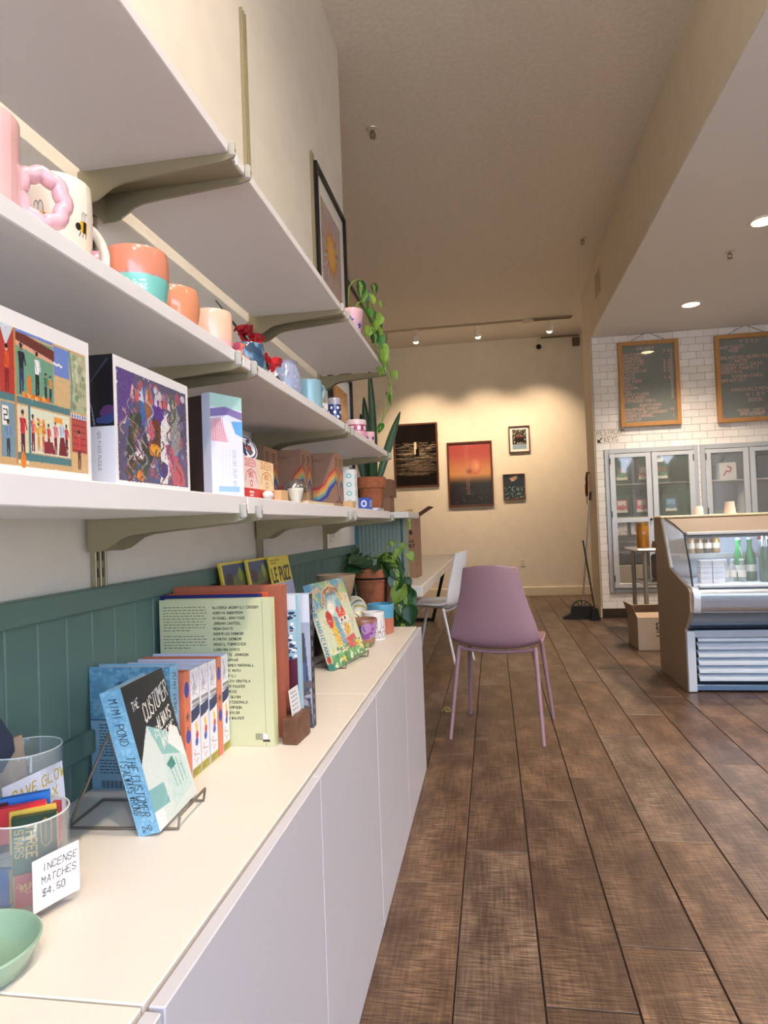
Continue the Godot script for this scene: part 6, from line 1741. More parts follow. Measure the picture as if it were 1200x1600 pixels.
	c.oval(22, 60, 18, 26, C("3340a8"))
	c.oval(26, 214, 18, 22, C("3340a8"))
	for k in 8: c.line(Vector2(24, 150), Vector2(24, 150) + Vector2(cos(k * 0.8), sin(k * 0.8)) * 16, 3, C("2b2430"))
	c.oval(24, 186, 4, 5, C("2b2430"))
	var osp := tmat(c.tex(), 0.4)
	var lav := mat("d4d6ee", 0.5)
	var row := [[-1.1635, 0.024, false], [-1.1955, 0.036, true], [-1.236, 0.036, true], [-1.2765, 0.036, true], [-1.309, 0.022, false], [-1.34, 0.033, true]]
	var wsn := ["first", "second", "third", "", "", "fourth"]
	var k := 0
	for q: Array in row:
		var lab := "white spined book with abstract drawing and orange edge, %s of four from left" % ["first", "second", "third", "fourth"][k] if q[2] else ("orange spined book with blue dots next to the blue comic" if q[0] > -1.2 else "thin orange spined book between the last two white spines")
		if q[2]: k += 1
		book("book", lab, upright(-0.742, -0.571 + 0.001 * (k % 2), q[0]), 0.171, 0.203 - 0.001 * k, q[1], mat("d9744f", 0.45) if not q[2] else lav, 1.0, null, wsp if q[2] else osp, "row of white and orange spines" if q[2] else "", "d4d6e6")
	# tall art books
	c = Cv.new(420, 600, C("d3d6ac"))
	var nm := ["NJIDEKA AKUNYILI CROSBY", "HURVIN ANDERSON", "MICHAEL ARMITAGE", "JORDAN CASTEEL", "NOAH DAVIS", "GODFRIED DONKOR", "KIMATHI DONKOR", "DENZIL FORRESTER", "LUBAINA HIMID", "CLAUDETTE JOHNSON", "TITUS KAPHAR", "KERRY JAMES MARSHALL", "WANGECHI MUTU", "CHRIS OFILI", "TOYIN OJIH ODUTOLA", "JENNIFER PACKER", "FAITH PRICE", "EL MARY QUINN", "TARRY FITZGERALD", "HAYES SIMPSON", "HENRY TAYLOR", "BARBARA WALKER"]
	for i in nm.size(): c.text(nm[i], 206, 30 + i * 21.5, 9.5, C("3e4230"), 1.9, 0.2, 0.0, 0.86)
	c.greek(14, 30, 176, 9, 12, C("6a6e50"), 3)
	c.greek(14, 150, 176, 5, 12, C("6a6e50"), 3)
	c.greek(14, 236, 176, 7, 12, C("6a6e50"), 3)
	c.rect(388, 0, 4, 600, C("bcc08a"))
	c.oval(384, 560, 13, 13, C("e6e6ee"))
	for i in 7: c.rect(352 + i * 4, 548, 2, 26, C("4a4c3c"))
	c.rect(378, 572, 26, 9, C("3e4230"))
	sp = Cv.new(40, 600, C("dfe2b0"))
	sp.greek(14, 40, 12, 32, 9, C("9a9e78"), 3)
	book("book", "tall pale yellow green art book with a list of names on its back cover", upright(-0.727, -0.474, -1.377), 0.253, 0.314, 0.028, mat("d3d6ac", 0.5), 1.0, tmat(c.tex(), 0.5), tmat(sp.tex(), 0.5))
	book("book", "dark blue hardback standing just behind the pale yellow green book", upright(-0.742, -0.508, -1.402), 0.234, 0.32, 0.018, mat("232e78", 0.4), 1.0)
	book("book", "thin bright orange book behind the dark blue hardback", upright(-0.735, -0.497, -1.4165), 0.238, 0.322, 0.009, mat("e0683c", 0.45), 1.0)
	sp = Cv.new(40, 600, C("ad6248"))
	sp.text("PAINTING NOW", 28, 120, 12, C("8f4028"), 2, 0, PI / 2, 1.3)
	book("book", "tallest terracotta cloth book, behind the pale yellow green book", upright(-0.725, -0.466, -1.4395), 0.259, 0.336, 0.03, mat("ad6248", 0.6), 1.0, null, tmat(sp.tex(), 0.6))
	c = Cv.new(160, 330, C("9fc4d4"))
	for i in 300: c.oval(c.r.randf_range(100, 154), c.r.randf_range(40, 330), c.r.randf_range(2, 5), c.r.randf_range(2, 4), [C("f0f2f4"), C("2a3a5a")][i % 2])
	c.poly([Vector2(90, 180), Vector2(160, 150), Vector2(160, 330), Vector2(80, 330)], C("5a2038"))
	c.rect(0, 0, 160, 36, C("dfe2ea"))
	c.rect(156, 0, 4, 330, C("8fc0d0"))
	book("book", "art book with a blue and white speckled cover right of the terracotta book", upright(-0.671, -0.443, -1.4755), 0.228, 0.31, 0.022, mat("b4ccd8", 0.45), 1.0, tmat(c.tex(), 0.4))
	c = Cv.new(160, 330, C("a9aebe"))
	c.rect(0, 0, 160, 70, C("d4d6e0"))
	c.poly([Vector2(60, 330), Vector2(60, 120), Vector2(90, 90), Vector2(150, 96), Vector2(160, 330)], C("4a4e60"))
	c.rect(100, 170, 50, 60, C("5a6a94"))
	c.speck(40, [C("8a7a70"), C("6a5f60"), C("b0a8b0")], 4, 10, Rect2(60, 210, 100, 100))
	sp = Cv.new(36, 330, C("23242c"))
	for i in 12: sp.oval(18, 20 + i * 26, 7, 8, C("8a8a94"))
	book("book", "grey art book with a city photograph, rightmost of the tall books", upright(-0.651, -0.425, -1.5065), 0.226, 0.308, 0.026, mat("c4c8d6", 0.4), 1.0, tmat(c.tex(), 0.35), tmat(sp.tex(), 0.4))
	book("book", "low purple and yellow book showing behind the grey art book", upright(-0.62, -0.443, -1.56), 0.175, 0.13, 0.018, mat("6a4a80", 0.45), 1.0, null, null, "", "e2c060")
	# price card in a wooden block
	var t := thing("card_holder", "dark walnut block holding a small white price card in front of the tall books", "card holder", Vector3(-0.441, y, -1.417), PI / 2 - 0.06)
	part("block", MB.new().box(Vector3(0, 0.0275, 0), Vector3(0.085, 0.055, 0.034), 0.002), noisy("6a4630", 0.5, 0.02, 0.4, 0.0, 6.0), t)
	c = Cv.new(64, 72, C("dfe0e2"))
	c.greek(8, 8, 44, 6, 10, C("8a8c92"), 3)
	part("price_card", tbox(Vector3(0.055, 0.065, 0.0012), mat("e2e2e4", 0.6), {"pz": tmat(c.tex(), 0.6)}), null, t, Transform3D(Basis(Vector3.RIGHT, -0.12), Vector3(0.006, 0.045, 0)))
	# puzzle zines in a wire rack against the wall
	t = thing("magazine_rack", "low black wire rack behind the tall books", "rack", Vector3(-0.695, y, -1.90))
	var rk := MB.new()
	for z: float in [-0.27, 0.0, 0.27]: rk.tube([Vector3(0.075, 0.002, z), Vector3(0.075, 0.09, z), Vector3(0.02, 0.088, z), Vector3(-0.03, 0.16, z), Vector3(-0.03, 0.002, z), Vector3(0.075, 0.002, z)], 0.003, 6)
	for q: Array in [[0.075, 0.09], [0.02, 0.088], [-0.03, 0.16], [0.075, 0.004]]: rk.tube([Vector3(q[0], q[1], -0.27), Vector3(q[0], q[1], 0.27)], 0.003, 6)
	part("wire_frame", rk, mat("1d1c1c", 0.4, 0.5), t)
	for i in 3:
		c = Cv.new(180, 250, C("e6d24a"))
		if i < 2:
			c.rect(12, 6, 168, 244, C("384e74"))
			c.poly([Vector2(12, 56), Vector2(70, 40), Vector2(120, 22), Vector2(180, 46), Vector2(180, 90), Vector2(12, 90)], C("5f6e38"))
			c.poly([Vector2(12, 74), Vector2(180, 56), Vector2(180, 250), Vector2(12, 250)], C("5a3224"))
			c.oval(44, 44, 22, 18, C("3a2a22"))
			c.oval(118, 34, 14, 18, C("8a9a4a"))
			c.path([Vector2(70, 112), Vector2(92, 96), Vector2(108, 112), Vector2(88, 122)], 5, C("e6e6ea"))
			c.rect(0, 0, 180, 6, C("e6d24a"))
		else:
			c.rect(0, 76, 180, 174, C("aab4d4"))
			c.speck(40, [C("c4ccdf"), C("8f9cc0"), C("d8d4c0")], 6, 18, Rect2(6, 84, 168, 150))
			c.greek(12, 10, 90, 2, 8, C("5a5424"), 3)
			c.text("LE PUZZ", 8, 34, 36, C("23221c"), 8, 0, 0, 0.72)
		var o := Vector3(-0.667 + i * 0.013, 0.735, -1.655 - i * 0.16)
		var f := frame_of(o + Vector3(0, 0, -0.1), Vector3(0, 0, -1), Vector3(-0.045 - 0.002 * i, 0.27, 0))
		var m := thing("magazine", ["yellow edged puzzle zine with a dark landscape cover, left of the two alike", "yellow edged puzzle zine with a dark landscape cover, right of the two alike", "yellow zine headed LE PUZZ, in front of its two dark neighbours"][i], "magazine", Vector3(), 0.0, "puzzle zines" if i < 2 else "")
		m.transform = f
		part("cover", tbox(Vector3(0.2, 0.285, 0.006), mat("e2cc48", 0.5), {"pz": tmat(c.tex(), 0.35)}), null, m)
	# big picture book on its easel
	c = Cv.new(280, 330, C("d8d2b4"))
	c.rect(0, 0, 280, 330, C("cfd8b8"))
	c.speck(80, [C("8ab4c0"), C("a8c890"), C("e8c8a0"), C("7ab8d0")], 8, 22, Rect2(0, 0, 280, 90))
	c.path([Vector2(60, 90), Vector2(84, 44), Vector2(140, 26), Vector2(196, 44), Vector2(220, 90)], 24, C("e8d8b0"))
	c.path([Vector2(60, 90), Vector2(84, 44), Vector2(140, 26), Vector2(196, 44), Vector2(220, 90)], 6, C("c86a3a"))
	c.text("WIZARDS", 94, 34, 20, C("a8522a"), 3, 0.5, 0.0, 0.85)
	c.oval(140, 110, 66, 50, C("bcd8d8"))
	c.oval(110, 104, 24, 30, C("f0ead8"))
	c.oval(178, 100, 22, 26, C("8ab8c4"))
	c.poly([Vector2(60, 150), Vector2(100, 130), Vector2(130, 260), Vector2(80, 290)], C("e8c03a"))
	c.poly([Vector2(104, 140), Vector2(136, 150), Vector2(150, 260), Vector2(120, 270)], C("6aa8c8"))
	c.oval(72, 150, 24, 34, C("c83a34"))
	c.oval(182, 176, 44, 50, C("efe6d4"))
	c.poly([Vector2(140, 120), Vector2(160, 100), Vector2(170, 140), Vector2(200, 104), Vector2(214, 150), Vector2(150, 156)], C("e0563c"))
	c.oval(190, 206, 26, 24, C("eac23c"))
	c.oval(166, 166, 7, 7, C("23201c"))
	c.oval(196, 162, 7, 7, C("23201c"))
	c.poly([Vector2(150, 240), Vector2(230, 232), Vector2(240, 290), Vector2(160, 300)], C("d84a3a"))
	c.rect(0, 280, 280, 50, C("5f9a52"))
	c.speck(90, [C("4a8440"), C("78b060"), C("e8c84a"), C("d8e0c8")], 4, 12, Rect2(0, 262, 280, 66))
	for i in 40: c.path([Vector2(c.r.randf_range(20, 260), c.r.randf_range(130, 300)), Vector2(c.r.randf_range(20, 260), c.r.randf_range(130, 300))], 1.2, [C("c8443a"), C("e8e0c8"), C("4a90b0")][i % 3])
	c.paint(1500, 5, 2.2, 0.16)
	sp = Cv.new(36, 330, C("e6ead8"))
	sp.text("THE MAGICIANS", 28, 84, 17, C("4a9aa8"), 3.4, 0, PI / 2, 1.0)
	sp.rect(0, 0, 36, 30, C("7fb4d0"))
	sp.oval(18, 52, 12, 14, C("d8603c"))
	sp.oval(18, 52, 7, 8, C("efe2c8"))
	sp.oval(18, 292, 12, 14, C("d8603c"))
	sp.rect(0, 306, 36, 24, C("4a9a8a"))
	a = Vector3(-0.514, 0.646, -2.085)
	dx = Vector3(0.05, 0, -0.27).normalized()
	up = Vector3(-0.085, 0.27, -0.01).normalized()
	fr = frame_of(a + dx * 0.137, dx, up)
	fr.origin -= fr.basis.z * 0.011
	book("picture_book", "large colourful picture book lettered THE MAGICIANS on its spine, leaning on a wire stand", fr, 0.274, 0.285, 0.022, mat("c8d4b0", 0.4), -1.0, tmat(c.tex(), 0.3), tmat(sp.tex(), 0.35))
	easel("book_stand", "thin dark wire easel under the large colourful picture book", fr.origin + fr.basis.z * 0.011, dx, 0.274, 0.02, 0.105)

func easel(n: String, label: String, o: Vector3, dx: Vector3, w: float, lip: float, depth: float) -> void:
	var t := thing(n, label, "book stand", Vector3(o.x, 0.6405, o.z))
	var f := Vector3(-dx.z, 0, dx.x).normalized()
	if f.x < 0.0: f = -f
	var m := mat("857c72", 0.35, 0.5)
	var r := 0.0023
	var e := dx * (w * 0.36)
	# front lip: one wire that curls up before the cover and runs across it
	part("front_lip", MB.new().tube([-e + Vector3(0, r, 0), -e + f * lip + Vector3(0, r, 0), -e + f * (lip + 0.003) + Vector3(0, 0.022, 0), e + f * (lip + 0.003) + Vector3(0, 0.022, 0), e + f * lip + Vector3(0, r, 0), e + Vector3(0, r, 0)], r, 8), m, t)
	for s: float in [-1.0, 1.0]:
		var b := e * s
		part("base_wire", MB.new().tube([b + Vector3(0, r, 0), b - f * depth + Vector3(0, r, 0)], r, 8), m, t)
		part("back_wire", MB.new().tube([b + f * -0.045 + Vector3(0, r, 0), b - f * 0.088 + Vector3(0, 0.15, 0)], r, 8), m, t)
	part("cross_wire", MB.new().tube([-e - f * 0.0885 + Vector3(0, 0.148, 0), e - f * 0.0885 + Vector3(0, 0.148, 0)], r, 8), m, t)
	part("rear_wire", MB.new().tube([-e - f * depth + Vector3(0, r, 0), e - f * depth + Vector3(0, r, 0)], r, 8), m, t)
	part("prop_wire", MB.new().tube([-e - f * 0.088 + Vector3(0, 0.15, 0), -e - f * depth + Vector3(0, r, 0)], r, 8), m, t)

func build_cabinet_front() -> void:
	var y := 0.6405
	# celadon dish
	var cel := mat("93b59b", 0.35, 0.0, "coat")
	var t := thing("dish", "shallow celadon green dish at the lower left corner", "dish", Vector3(-0.563, y, -0.633))
	part("bowl", MB.new().lathe([Vector2(0, 0), Vector2(0.048, 0), Vector2(0.056, 0.004), Vector2(0.066, 0.026), Vector2(0.068, 0.03), Vector2(0.066, 0.032), Vector2(0.062, 0.03), Vector2(0.054, 0.012), Vector2(0.045, 0.0075), Vector2(0, 0.0065)], 48), cel, t)
	# clear tumblers
	var acr := glass("e6ecec", 0.12)
	t = thing("clear_tumbler", "clear plastic tumbler packed with matchboxes near the green dish", "tumbler", Vector3(-0.598, y, -0.768))
	part("wall", MB.new().lathe([Vector2(0, 0), Vector2(0.043, 0), Vector2(0.046, 0.004), Vector2(0.0495, 0.112), Vector2(0.0485, 0.114), Vector2(0.047, 0.112), Vector2(0.0435, 0.006), Vector2(0, 0.0055)], 40), acr, t)
	part("rim", MB.new().tube(arc(Vector3(0, 0.1135, 0), Vector3(0.0485, 0, 0), Vector3(0, 0, 0.0485), 0, TAU, 40), 0.0011, 6), mat("dfe2e0", 0.15), t)
	var cx := Vector3(-0.598, y + 0.0065, -0.768)
	var g := Cv.new(96, 140, C("1f3d2c"))
	g.text("THREE", 52, 20, 22, C("c8a84c"), 3.4, 0, PI / 2, 0.85)
	g.text("STARS", 24, 30, 18, C("c8a84c"), 2.6, 0, PI / 2, 0.85)
	g.path([Vector2(72, 10), Vector2(84, 20), Vector2(84, 70), Vector2(72, 82), Vector2(62, 70), Vector2(62, 20), Vector2(72, 10)], 2, C("c8a84c"))
	g.greek(70, 22, 5, 10, 5, C("c8a84c"), 2)
	var r := Cv.new(120, 120, C("b42c3a"))
	r.text("MATCH", 14, 36, 28, C("d8b060"), 4, 0, -0.1, 0.72)
	r.path([Vector2(10, 30), Vector2(4, 44), Vector2(20, 52), Vector2(30, 72), Vector2(80, 60)], 3, C("d8b060"))
	r.path([Vector2(50, 92), Vector2(96, 84), Vector2(104, 94), Vector2(94, 104), Vector2(54, 108), Vector2(46, 100), Vector2(50, 92)], 2.5, C("d8b060"))
	r.greek(58, 94, 36, 1, 5, C("d8b060"), 3)
	var mb := [[Vector3(0.021, 0.042, 0.014), Vector3(0.05, 0.068, 0.011), 0.55, "dark green matchbox with gold lettering, upper front of the tumbler", "1f3d2c", g], [Vector3(0.022, 0.002, 0.012), Vector3(0.05, 0.039, 0.011), 0.62, "crimson matchbox with gold lettering, lower front of the tumbler", "b42c3a", r], [Vector3(0.022, 0.055, -0.022), Vector3(0.03, 0.052, 0.010), 1.9, "crimson matchbox at the right side of the tumbler", "b83848", null], [Vector3(-0.002, 0.075, 0.008), Vector3(0.056, 0.044, 0.009), 0.6, "red matchbox lying at the mouth of the tumbler", "c8242c", null], [Vector3(-0.006, 0.082, -0.006), Vector3(0.056, 0.044, 0.009), 0.62, "bright blue matchbox sticking out of the tumbler", "1f6ec4", null], [Vector3(-0.028, 0.06, 0.012), Vector3(0.04, 0.062, 0.010), 0.9, "maroon matchbook at the left of the tumbler", "4a1a22", null], [Vector3(-0.016, 0.002, 0.028), Vector3(0.022, 0.046, 0.008), 0.2, "blue matchbook low at the left of the tumbler", "2a5aa0", null], [Vector3(0.012, 0.062, 0.0045), Vector3(0.052, 0.052, 0.006), 0.58, "yellow matchbook between the red and green boxes", "e0bc4c", null]]
	for q: Array in mb:
		var s: Vector3 = q[1]
		var base := mat(q[4], 0.4)
		var fc := {}
		if q[5]: fc = {"pz": tmat((q[5] as Cv).tex(), 0.35)}
		var k := thing("matchbox", q[3], "matchbox", cx + (q[0] as Vector3), q[2], "matchboxes in the tumbler")
		part("sleeve", tbox(s, base, fc), null, k)
		part("tray", MB.new().box(Vector3(0, s.y / 2, 0), Vector3(s.x + 0.0014, s.y - 0.006, s.z - 0.003)), mat("d9b25a", 0.6), k)
	# handwritten cards
	var c := Cv.new(160, 150, C("efecee"))
	c.text("INCENSE", 34, 22, 20, C("3a383c"), 2.2, 1.2, 0.02, 0.92, 0.1)
	c.text("MATCHES", 30, 58, 20, C("3a383c"), 2.2, 1.2, 0.02, 0.92, 0.1)
	c.text("$4.50", 32, 94, 20, C("3a383c"), 2.4, 1.2, 0.02, 0.85, 0.1)
	var rows := []
	for v in 2:
		var row := []
		for u in 9:
			var f := u / 8.0
			row.append(Vector3((f - 0.5) * 0.062, v * 0.062, 0.007 * pow(1.0 - f, 2.0) - 0.007 * f * f * 0.3))
		rows.append(row)
	t = thing("price_card", "white handwritten card INCENSE MATCHES $4.50 stuck to the tumbler", "card", Vector3(-0.5485, y + 0.012, -0.752), deg_to_rad(62))
	part("card", MB.new().shell(rows, 0.0006), tmat(c.tex(), 0.7), t)
	c = Cv.new(220, 140, C("e4e6f2"))
	c.text("CAVE GLOW", 28, 24, 26, C("c8ac3c"), 4, 1.6, -0.06, 0.95, 0.1)
	c.text("BEESWAX", 44, 66, 24, C("c8ac3c"), 4, 1.6, -0.06, 0.95, 0.1)
	c.text("$9.00", 90, 104, 22, C("c8ac3c"), 4, 1.6, -0.06, 0.95, 0.1)
	t = thing("price_card", "white card lettered in gold ink CAVE GLOW BEESWAX behind the matchbox tumbler", "card", Vector3(-0.643, y + 0.055, -0.848), deg_to_rad(82))
	part("card", MB.new(Transform3D(Basis(Vector3.RIGHT, -0.08), Vector3())).box(Vector3(0, 0.037, -0.0008), Vector3(0.105, 0.076, 0.001)), mat("e4e6f2", 0.7), t)
	var q2 := MB.new(Transform3D(Basis(Vector3.RIGHT, -0.08), Vector3()))
	q2.quad(Vector3(-0.052, 0, 0), Vector3(0.052, 0, 0), Vector3(0.052, 0.075, 0), Vector3(-0.052, 0.075, 0))
	part("handwriting", q2, tmat(c.tex(), 0.7), t)
	part("peg", MB.new().box(Vector3(0, -0.0265, -0.003), Vector3(0.012, 0.058, 0.004)), mat("c9b58c", 0.6), t)
	part("peg_foot", MB.new().box(Vector3(0, -0.053, -0.003), Vector3(0.03, 0.004, 0.03), 0.001), mat("c9b58c", 0.6), t)
	t = thing("clear_tumbler", "larger clear tumbler behind the gold lettered card, at the left edge", "tumbler", Vector3(-0.692, y, -0.885))
	part("wall", MB.new().lathe([Vector2(0, 0), Vector2(0.045, 0), Vector2(0.048, 0.004), Vector2(0.052, 0.152), Vector2(0.051, 0.154), Vector2(0.0495, 0.152), Vector2(0.046, 0.006), Vector2(0, 0.0055)], 40), acr, t)
	part("rim", MB.new().tube(arc(Vector3(0, 0.1535, 0), Vector3(0.051, 0, 0), Vector3(0, 0, 0.051), 0, TAU, 40), 0.0011, 6), mat("dfe2e0", 0.15), t)
	t = thing("kraft_packet", "kraft packet with a dark navy top standing in the larger clear tumbler", "packet", Vector3(-0.69, y + 0.0065, -0.872), 0.95)
	part("card_body", MB.new(Transform3D(Basis(Vector3(0, 0, 1), 0.1), Vector3(-0.004, 0, 0))).box(Vector3(0, 0.085, 0), Vector3(0.05, 0.165, 0.008), 0.001), mat("a98f78", 0.7), t)
	part("navy_top", MB.new(Transform3D(Basis(Vector3(0, 0, 1), 0.1), Vector3(-0.004, 0, 0))).prism([Vector2(-0.026, 0.13), Vector2(-0.008, 0.125), Vector2(0.012, 0.15), Vector2(0.012, 0.17), Vector2(0.0, 0.2), Vector2(-0.026, 0.21)], 0.005, 0.0075), mat("232c40", 0.6), t)

func build_cabinet_pots() -> void:
	var y := 0.6405
	# bowl and pots at the far end
	mug("bowl", "dark glazed bowl in the shade behind the large picture book", Vector3(-0.668, y, -2.36), 0.045, 0.068, 0.09, mat("2a2426", 0.25, 0.0, "coat"), 0.006, "", "bowl")
	var c := Cv.new(320, 128, C("4f5a72"))
	c.rect(0, 0, 320, 26, C("9c6a54"))
	c.speck(60, [C("6a3a7a"), C("8a5aa0"), C("4a6a94"), C("5a7a5a"), C("3a4258"), C("a07ab4")], 10, 24, Rect2(0, 40, 320, 88))
	c.speck(24, [C("8a4a98"), C("b48ac0")], 12, 24, Rect2(250, 30, 60, 60))
	c.speck(20, [C("7a8a5a"), C("b0a85a")], 6, 14, Rect2(180, 90, 140, 38))
	var t := mug("planter", "small pot with a marbled purple, blue and olive glaze", Vector3(-0.505, y, -2.515), 0.04, 0.054, 0.107, tmat(c.tex(), 0.3, true), 0.002, "", "planter")
	part("lining", MB.new().lathe([Vector2(0.0, 0.02), Vector2(0.045, 0.02), Vector2(0.0492, 0.1065)], 28), mat("a8745c", 0.7), t)
	c = Cv.new(320, 128, C("e6e2e2"))
	for k in 16:
		var x := k * 20.0 + 6
		c.path([Vector2(x, 14 + (k % 3) * 12), Vector2(x, 60 + (k % 2) * 20), Vector2(x + 12, 74 + (k % 2) * 20), Vector2(x + 18, 66)], 2.4, C("5a5a66"))
		c.path([Vector2(x + 4, 92), Vector2(x + 10, 84), Vector2(x + 18, 90), Vector2(x + 17, 112), Vector2(x + 6, 116), Vector2(x + 4, 92)], 2.2, C("5a5a66"))
	mug("planter", "white pot with thin black line drawing", Vector3(-0.492, y, -2.665), 0.049, 0.044, 0.113, tmat(c.tex(), 0.35), 0.0, "", "planter")
	c = Cv.new(160, 128, C("b8705c"))
	c.rect(0, 0, 160, 60, C("5aa0c0"))
	t = mug("planter", "straight pot glazed turquoise above bare terracotta", Vector3(-0.49, y, -2.835), 0.054, 0.058, 0.125, tmat(c.tex(), 0.4), 0.0, "", "planter")
	part("lining", MB.new().lathe([Vector2(0.0, 0.02), Vector2(0.047, 0.02), Vector2(0.0532, 0.1245)], 28), mat("3f8fb4", 0.35), t)
	# stacked stoneware planters
	var sand := noisy("b59a7c", 0.75, 0.03, 0.15, 0.8, 5.0)
	single("planter", MB.new().lathe(cup_prof(0.036, 0.058, 0.14, 0.006), 36), sand, "lower sand coloured planter of the stacked pair beside the wall", "planter", Vector3(-0.625, y, -2.60))
	var up := [Vector2(0, 0.0), Vector2(0.04, 0.0), Vector2(0.048, 0.004), Vector2(0.058, 0.09), Vector2(0.062, 0.094), Vector2(0.078, 0.168), Vector2(0.076, 0.172), Vector2(0.071, 0.168), Vector2(0.055, 0.094), Vector2(0.045, 0.01), Vector2(0, 0.01)]
	single("planter", MB.new().lathe(up, 36), sand, "upper sand coloured planter of the stacked pair, flaring towards its rim", "planter", Vector3(-0.625, y + 0.1, -2.60))
	t = thing("leaf_bowl", "white bowl with yellow and green strokes set on edge beside the sand planters", "bowl", Vector3(-0.60, y + 0.052, -2.82))
	c = Cv.new(128, 64, C("e9e6da"))
	for k in 9: c.line(Vector2(k * 14, 6), Vector2(k * 14 + 20, 60), 4, [C("c8b84a"), C("7a8a5a"), C("d8c86a")][k % 3])
	var bw := MB.new(Transform3D(Basis.from_euler(Vector3(1.25, 0.9, 0)), Vector3(0, 0.048, 0)))
	bw.lathe([Vector2(0, -0.03), Vector2(0.03, -0.024), Vector2(0.055, 0.0), Vector2(0.06, 0.014), Vector2(0.056, 0.014), Vector2(0.05, 0.0), Vector2(0.028, -0.019), Vector2(0, -0.025)], 30)
	part("shell", bw, tmat(c.tex(), 0.3, true), t)
	for k in 2: single("saucer", MB.new().lathe([Vector2(0, 0), Vector2(0.05, 0), Vector2(0.06, 0.02), Vector2(0.056, 0.02), Vector2(0.046, 0.006), Vector2(0, 0.006)], 28), M["clay"], "clay saucer %s under the striped white bowl" % ["at the bottom" if k == 0 else "on top"], "saucer", Vector3(-0.60, y + k * 0.0205, -2.82))
	# clay pot on an iron stand with the trailing variegated plant
	var o := Vector3(-0.60, 0, -3.29)
	t = thing("plant_stand", "black iron ring stand carrying the big clay pot past the cabinets", "plant stand", o)
	var iron := mat("1c1a1a", 0.45, 0.4)
	part("ring", MB.new().tube(arc(Vector3(0, 0.842, 0), Vector3(0.1, 0, 0), Vector3(0, 0, 0.1), 0, TAU, 40), 0.0055, 8), iron, t)
	part("ring", MB.new().tube(arc(Vector3(0, 0.655, 0), Vector3(0.088, 0, 0), Vector3(0, 0, 0.088), 0, TAU, 36), 0.005, 8), iron, t)
	for k in 3:
		var a := 0.75 - k * TAU / 3.0
		var d := Vector3(cos(a), 0, sin(a))
		part("leg", MB.new().tube([d * 0.104 + Vector3(0, 0.845, 0), d * 0.094 + Vector3(0, 0.655, 0), d * 0.11 + Vector3(0, 0.3, 0), d * 0.13], 0.0055, 8), iron, t)
	part("cross_brace", MB.new().tube([Vector3(-0.085, 0.655, 0), Vector3(0.085, 0.655, 0)], 0.005, 6), iron, t)
	t = thing("potted_plant", "variegated trailing plant in a big clay pot spilling past the end of the cabinets", "potted plant", o + Vector3(0, 0.662, 0))
	part("pot", MB.new().lathe([Vector2(0, 0), Vector2(0.066, 0), Vector2(0.07, 0.004), Vector2(0.092, 0.165), Vector2(0.1, 0.167), Vector2(0.106, 0.222), Vector2(0.103, 0.226), Vector2(0.094, 0.222), Vector2(0.09, 0.19), Vector2(0, 0.185)], 40), M["clay"], t)
	part("soil", MB.new().lathe([Vector2(0, 0.206), Vector2(0.091, 0.2), Vector2(0.091, 0.19), Vector2(0, 0.19)], 28), mat("2c2018", 0.95), t)
	var lm := leaf_mesh()
	var vg := tmat(leaf_tex(), 0.32)
	vg.backlight_enabled = true
	vg.backlight = C("4a6a24")
	var gr := [vg, vg, mat("24482a", 0.35, 0.0, "leaf"), mat("6f8f34", 0.4, 0.0, "leaf")]
	var st := mat("8a9a4a", 0.5)
	var base := t.position
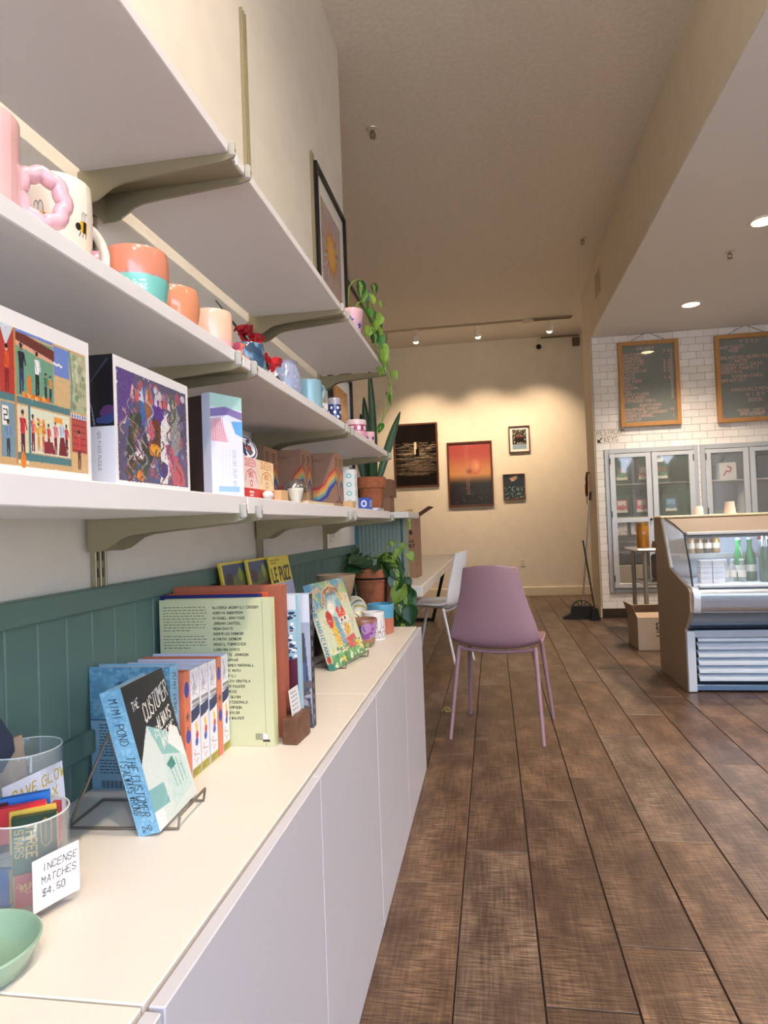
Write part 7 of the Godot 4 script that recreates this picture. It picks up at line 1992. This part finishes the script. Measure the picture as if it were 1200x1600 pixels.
	var vines := [[Vector3(0.02, 0.2, 0.02), Vector3(0.07, 0.29, 0.04), Vector3(0.11, 0.30, 0.04), Vector3(0.135, 0.24, 0.05), Vector3(0.155, 0.17, 0.05), Vector3(0.16, 0.08, 0.05), Vector3(0.16, 0.0, 0.05), Vector3(0.15, -0.06, 0.05)], [Vector3(0.0, 0.2, 0.03), Vector3(0.06, 0.28, 0.07), Vector3(0.12, 0.25, 0.08), Vector3(0.13, 0.15, 0.08), Vector3(0.115, 0.06, 0.08), Vector3(0.125, -0.02, 0.08)], [Vector3(0.04, 0.2, 0.0), Vector3(0.11, 0.31, 0.0), Vector3(0.17, 0.32, 0.01), Vector3(0.185, 0.25, 0.02), Vector3(0.175, 0.16, 0.03), Vector3(0.165, 0.05, 0.03)], [Vector3(-0.03, 0.2, 0.02), Vector3(-0.06, 0.28, 0.04), Vector3(-0.07, 0.33, 0.05)], [Vector3(0.02, 0.2, -0.02), Vector3(0.06, 0.32, -0.02), Vector3(0.1, 0.36, -0.01), Vector3(0.16, 0.34, 0.0)]]
	for v: Array in vines: part("vine", MB.new().tube(smooth(v, 4), 0.0024, 5), st, t)
	# spreading crown
	for k in 22:
		var a := rng.randf() * TAU
		var rr := rng.randf_range(0.03, 0.10)
		var p := base + Vector3(cos(a) * rr, 0.235 + rng.randf_range(0.0, 0.055), sin(a) * rr)
		leaf_at(p, Vector3(0.4, 1.0, 0.9), Vector3(cos(a), rng.randf_range(-0.5, 0.25), sin(a)), rng.randf_range(0.07, 0.10), gr[k % 4], t, lm)
	# hanging strand
	for k in 26:
		var f := k / 25.0
		var p := base + Vector3(0.10 + 0.065 * sin(f * 2.4) + rng.randf_range(-0.03, 0.03), 0.30 - f * 0.34, 0.05 + rng.randf_range(-0.03, 0.04))
		leaf_at(p, Vector3(0.5 + rng.randf_range(-0.5, 0.5), 0.4, 1.0), Vector3(rng.randf_range(-0.5, 0.5), -1.0, rng.randf_range(-0.2, 0.4)), rng.randf_range(0.065, 0.095), gr[[0, 1, 3, 0, 2][k % 5]], t, lm)
	for q: Array in [[-0.07, 0.33, 0.05, 0.05, 2], [0.10, 0.36, -0.01, 0.035, 3], [0.165, 0.345, 0.0, 0.04, 3], [0.185, 0.30, 0.02, 0.05, 3], [-0.09, 0.245, 0.06, 0.085, 2], [0.14, 0.32, 0.02, 0.045, 3]]:
		leaf_at(base + Vector3(q[0], q[1], q[2]), Vector3(0.3, 0.4, 1.0), Vector3(rng.randf_range(-0.6, 0.6), -0.7, 0.2), q[3], gr[q[4]], t, lm)
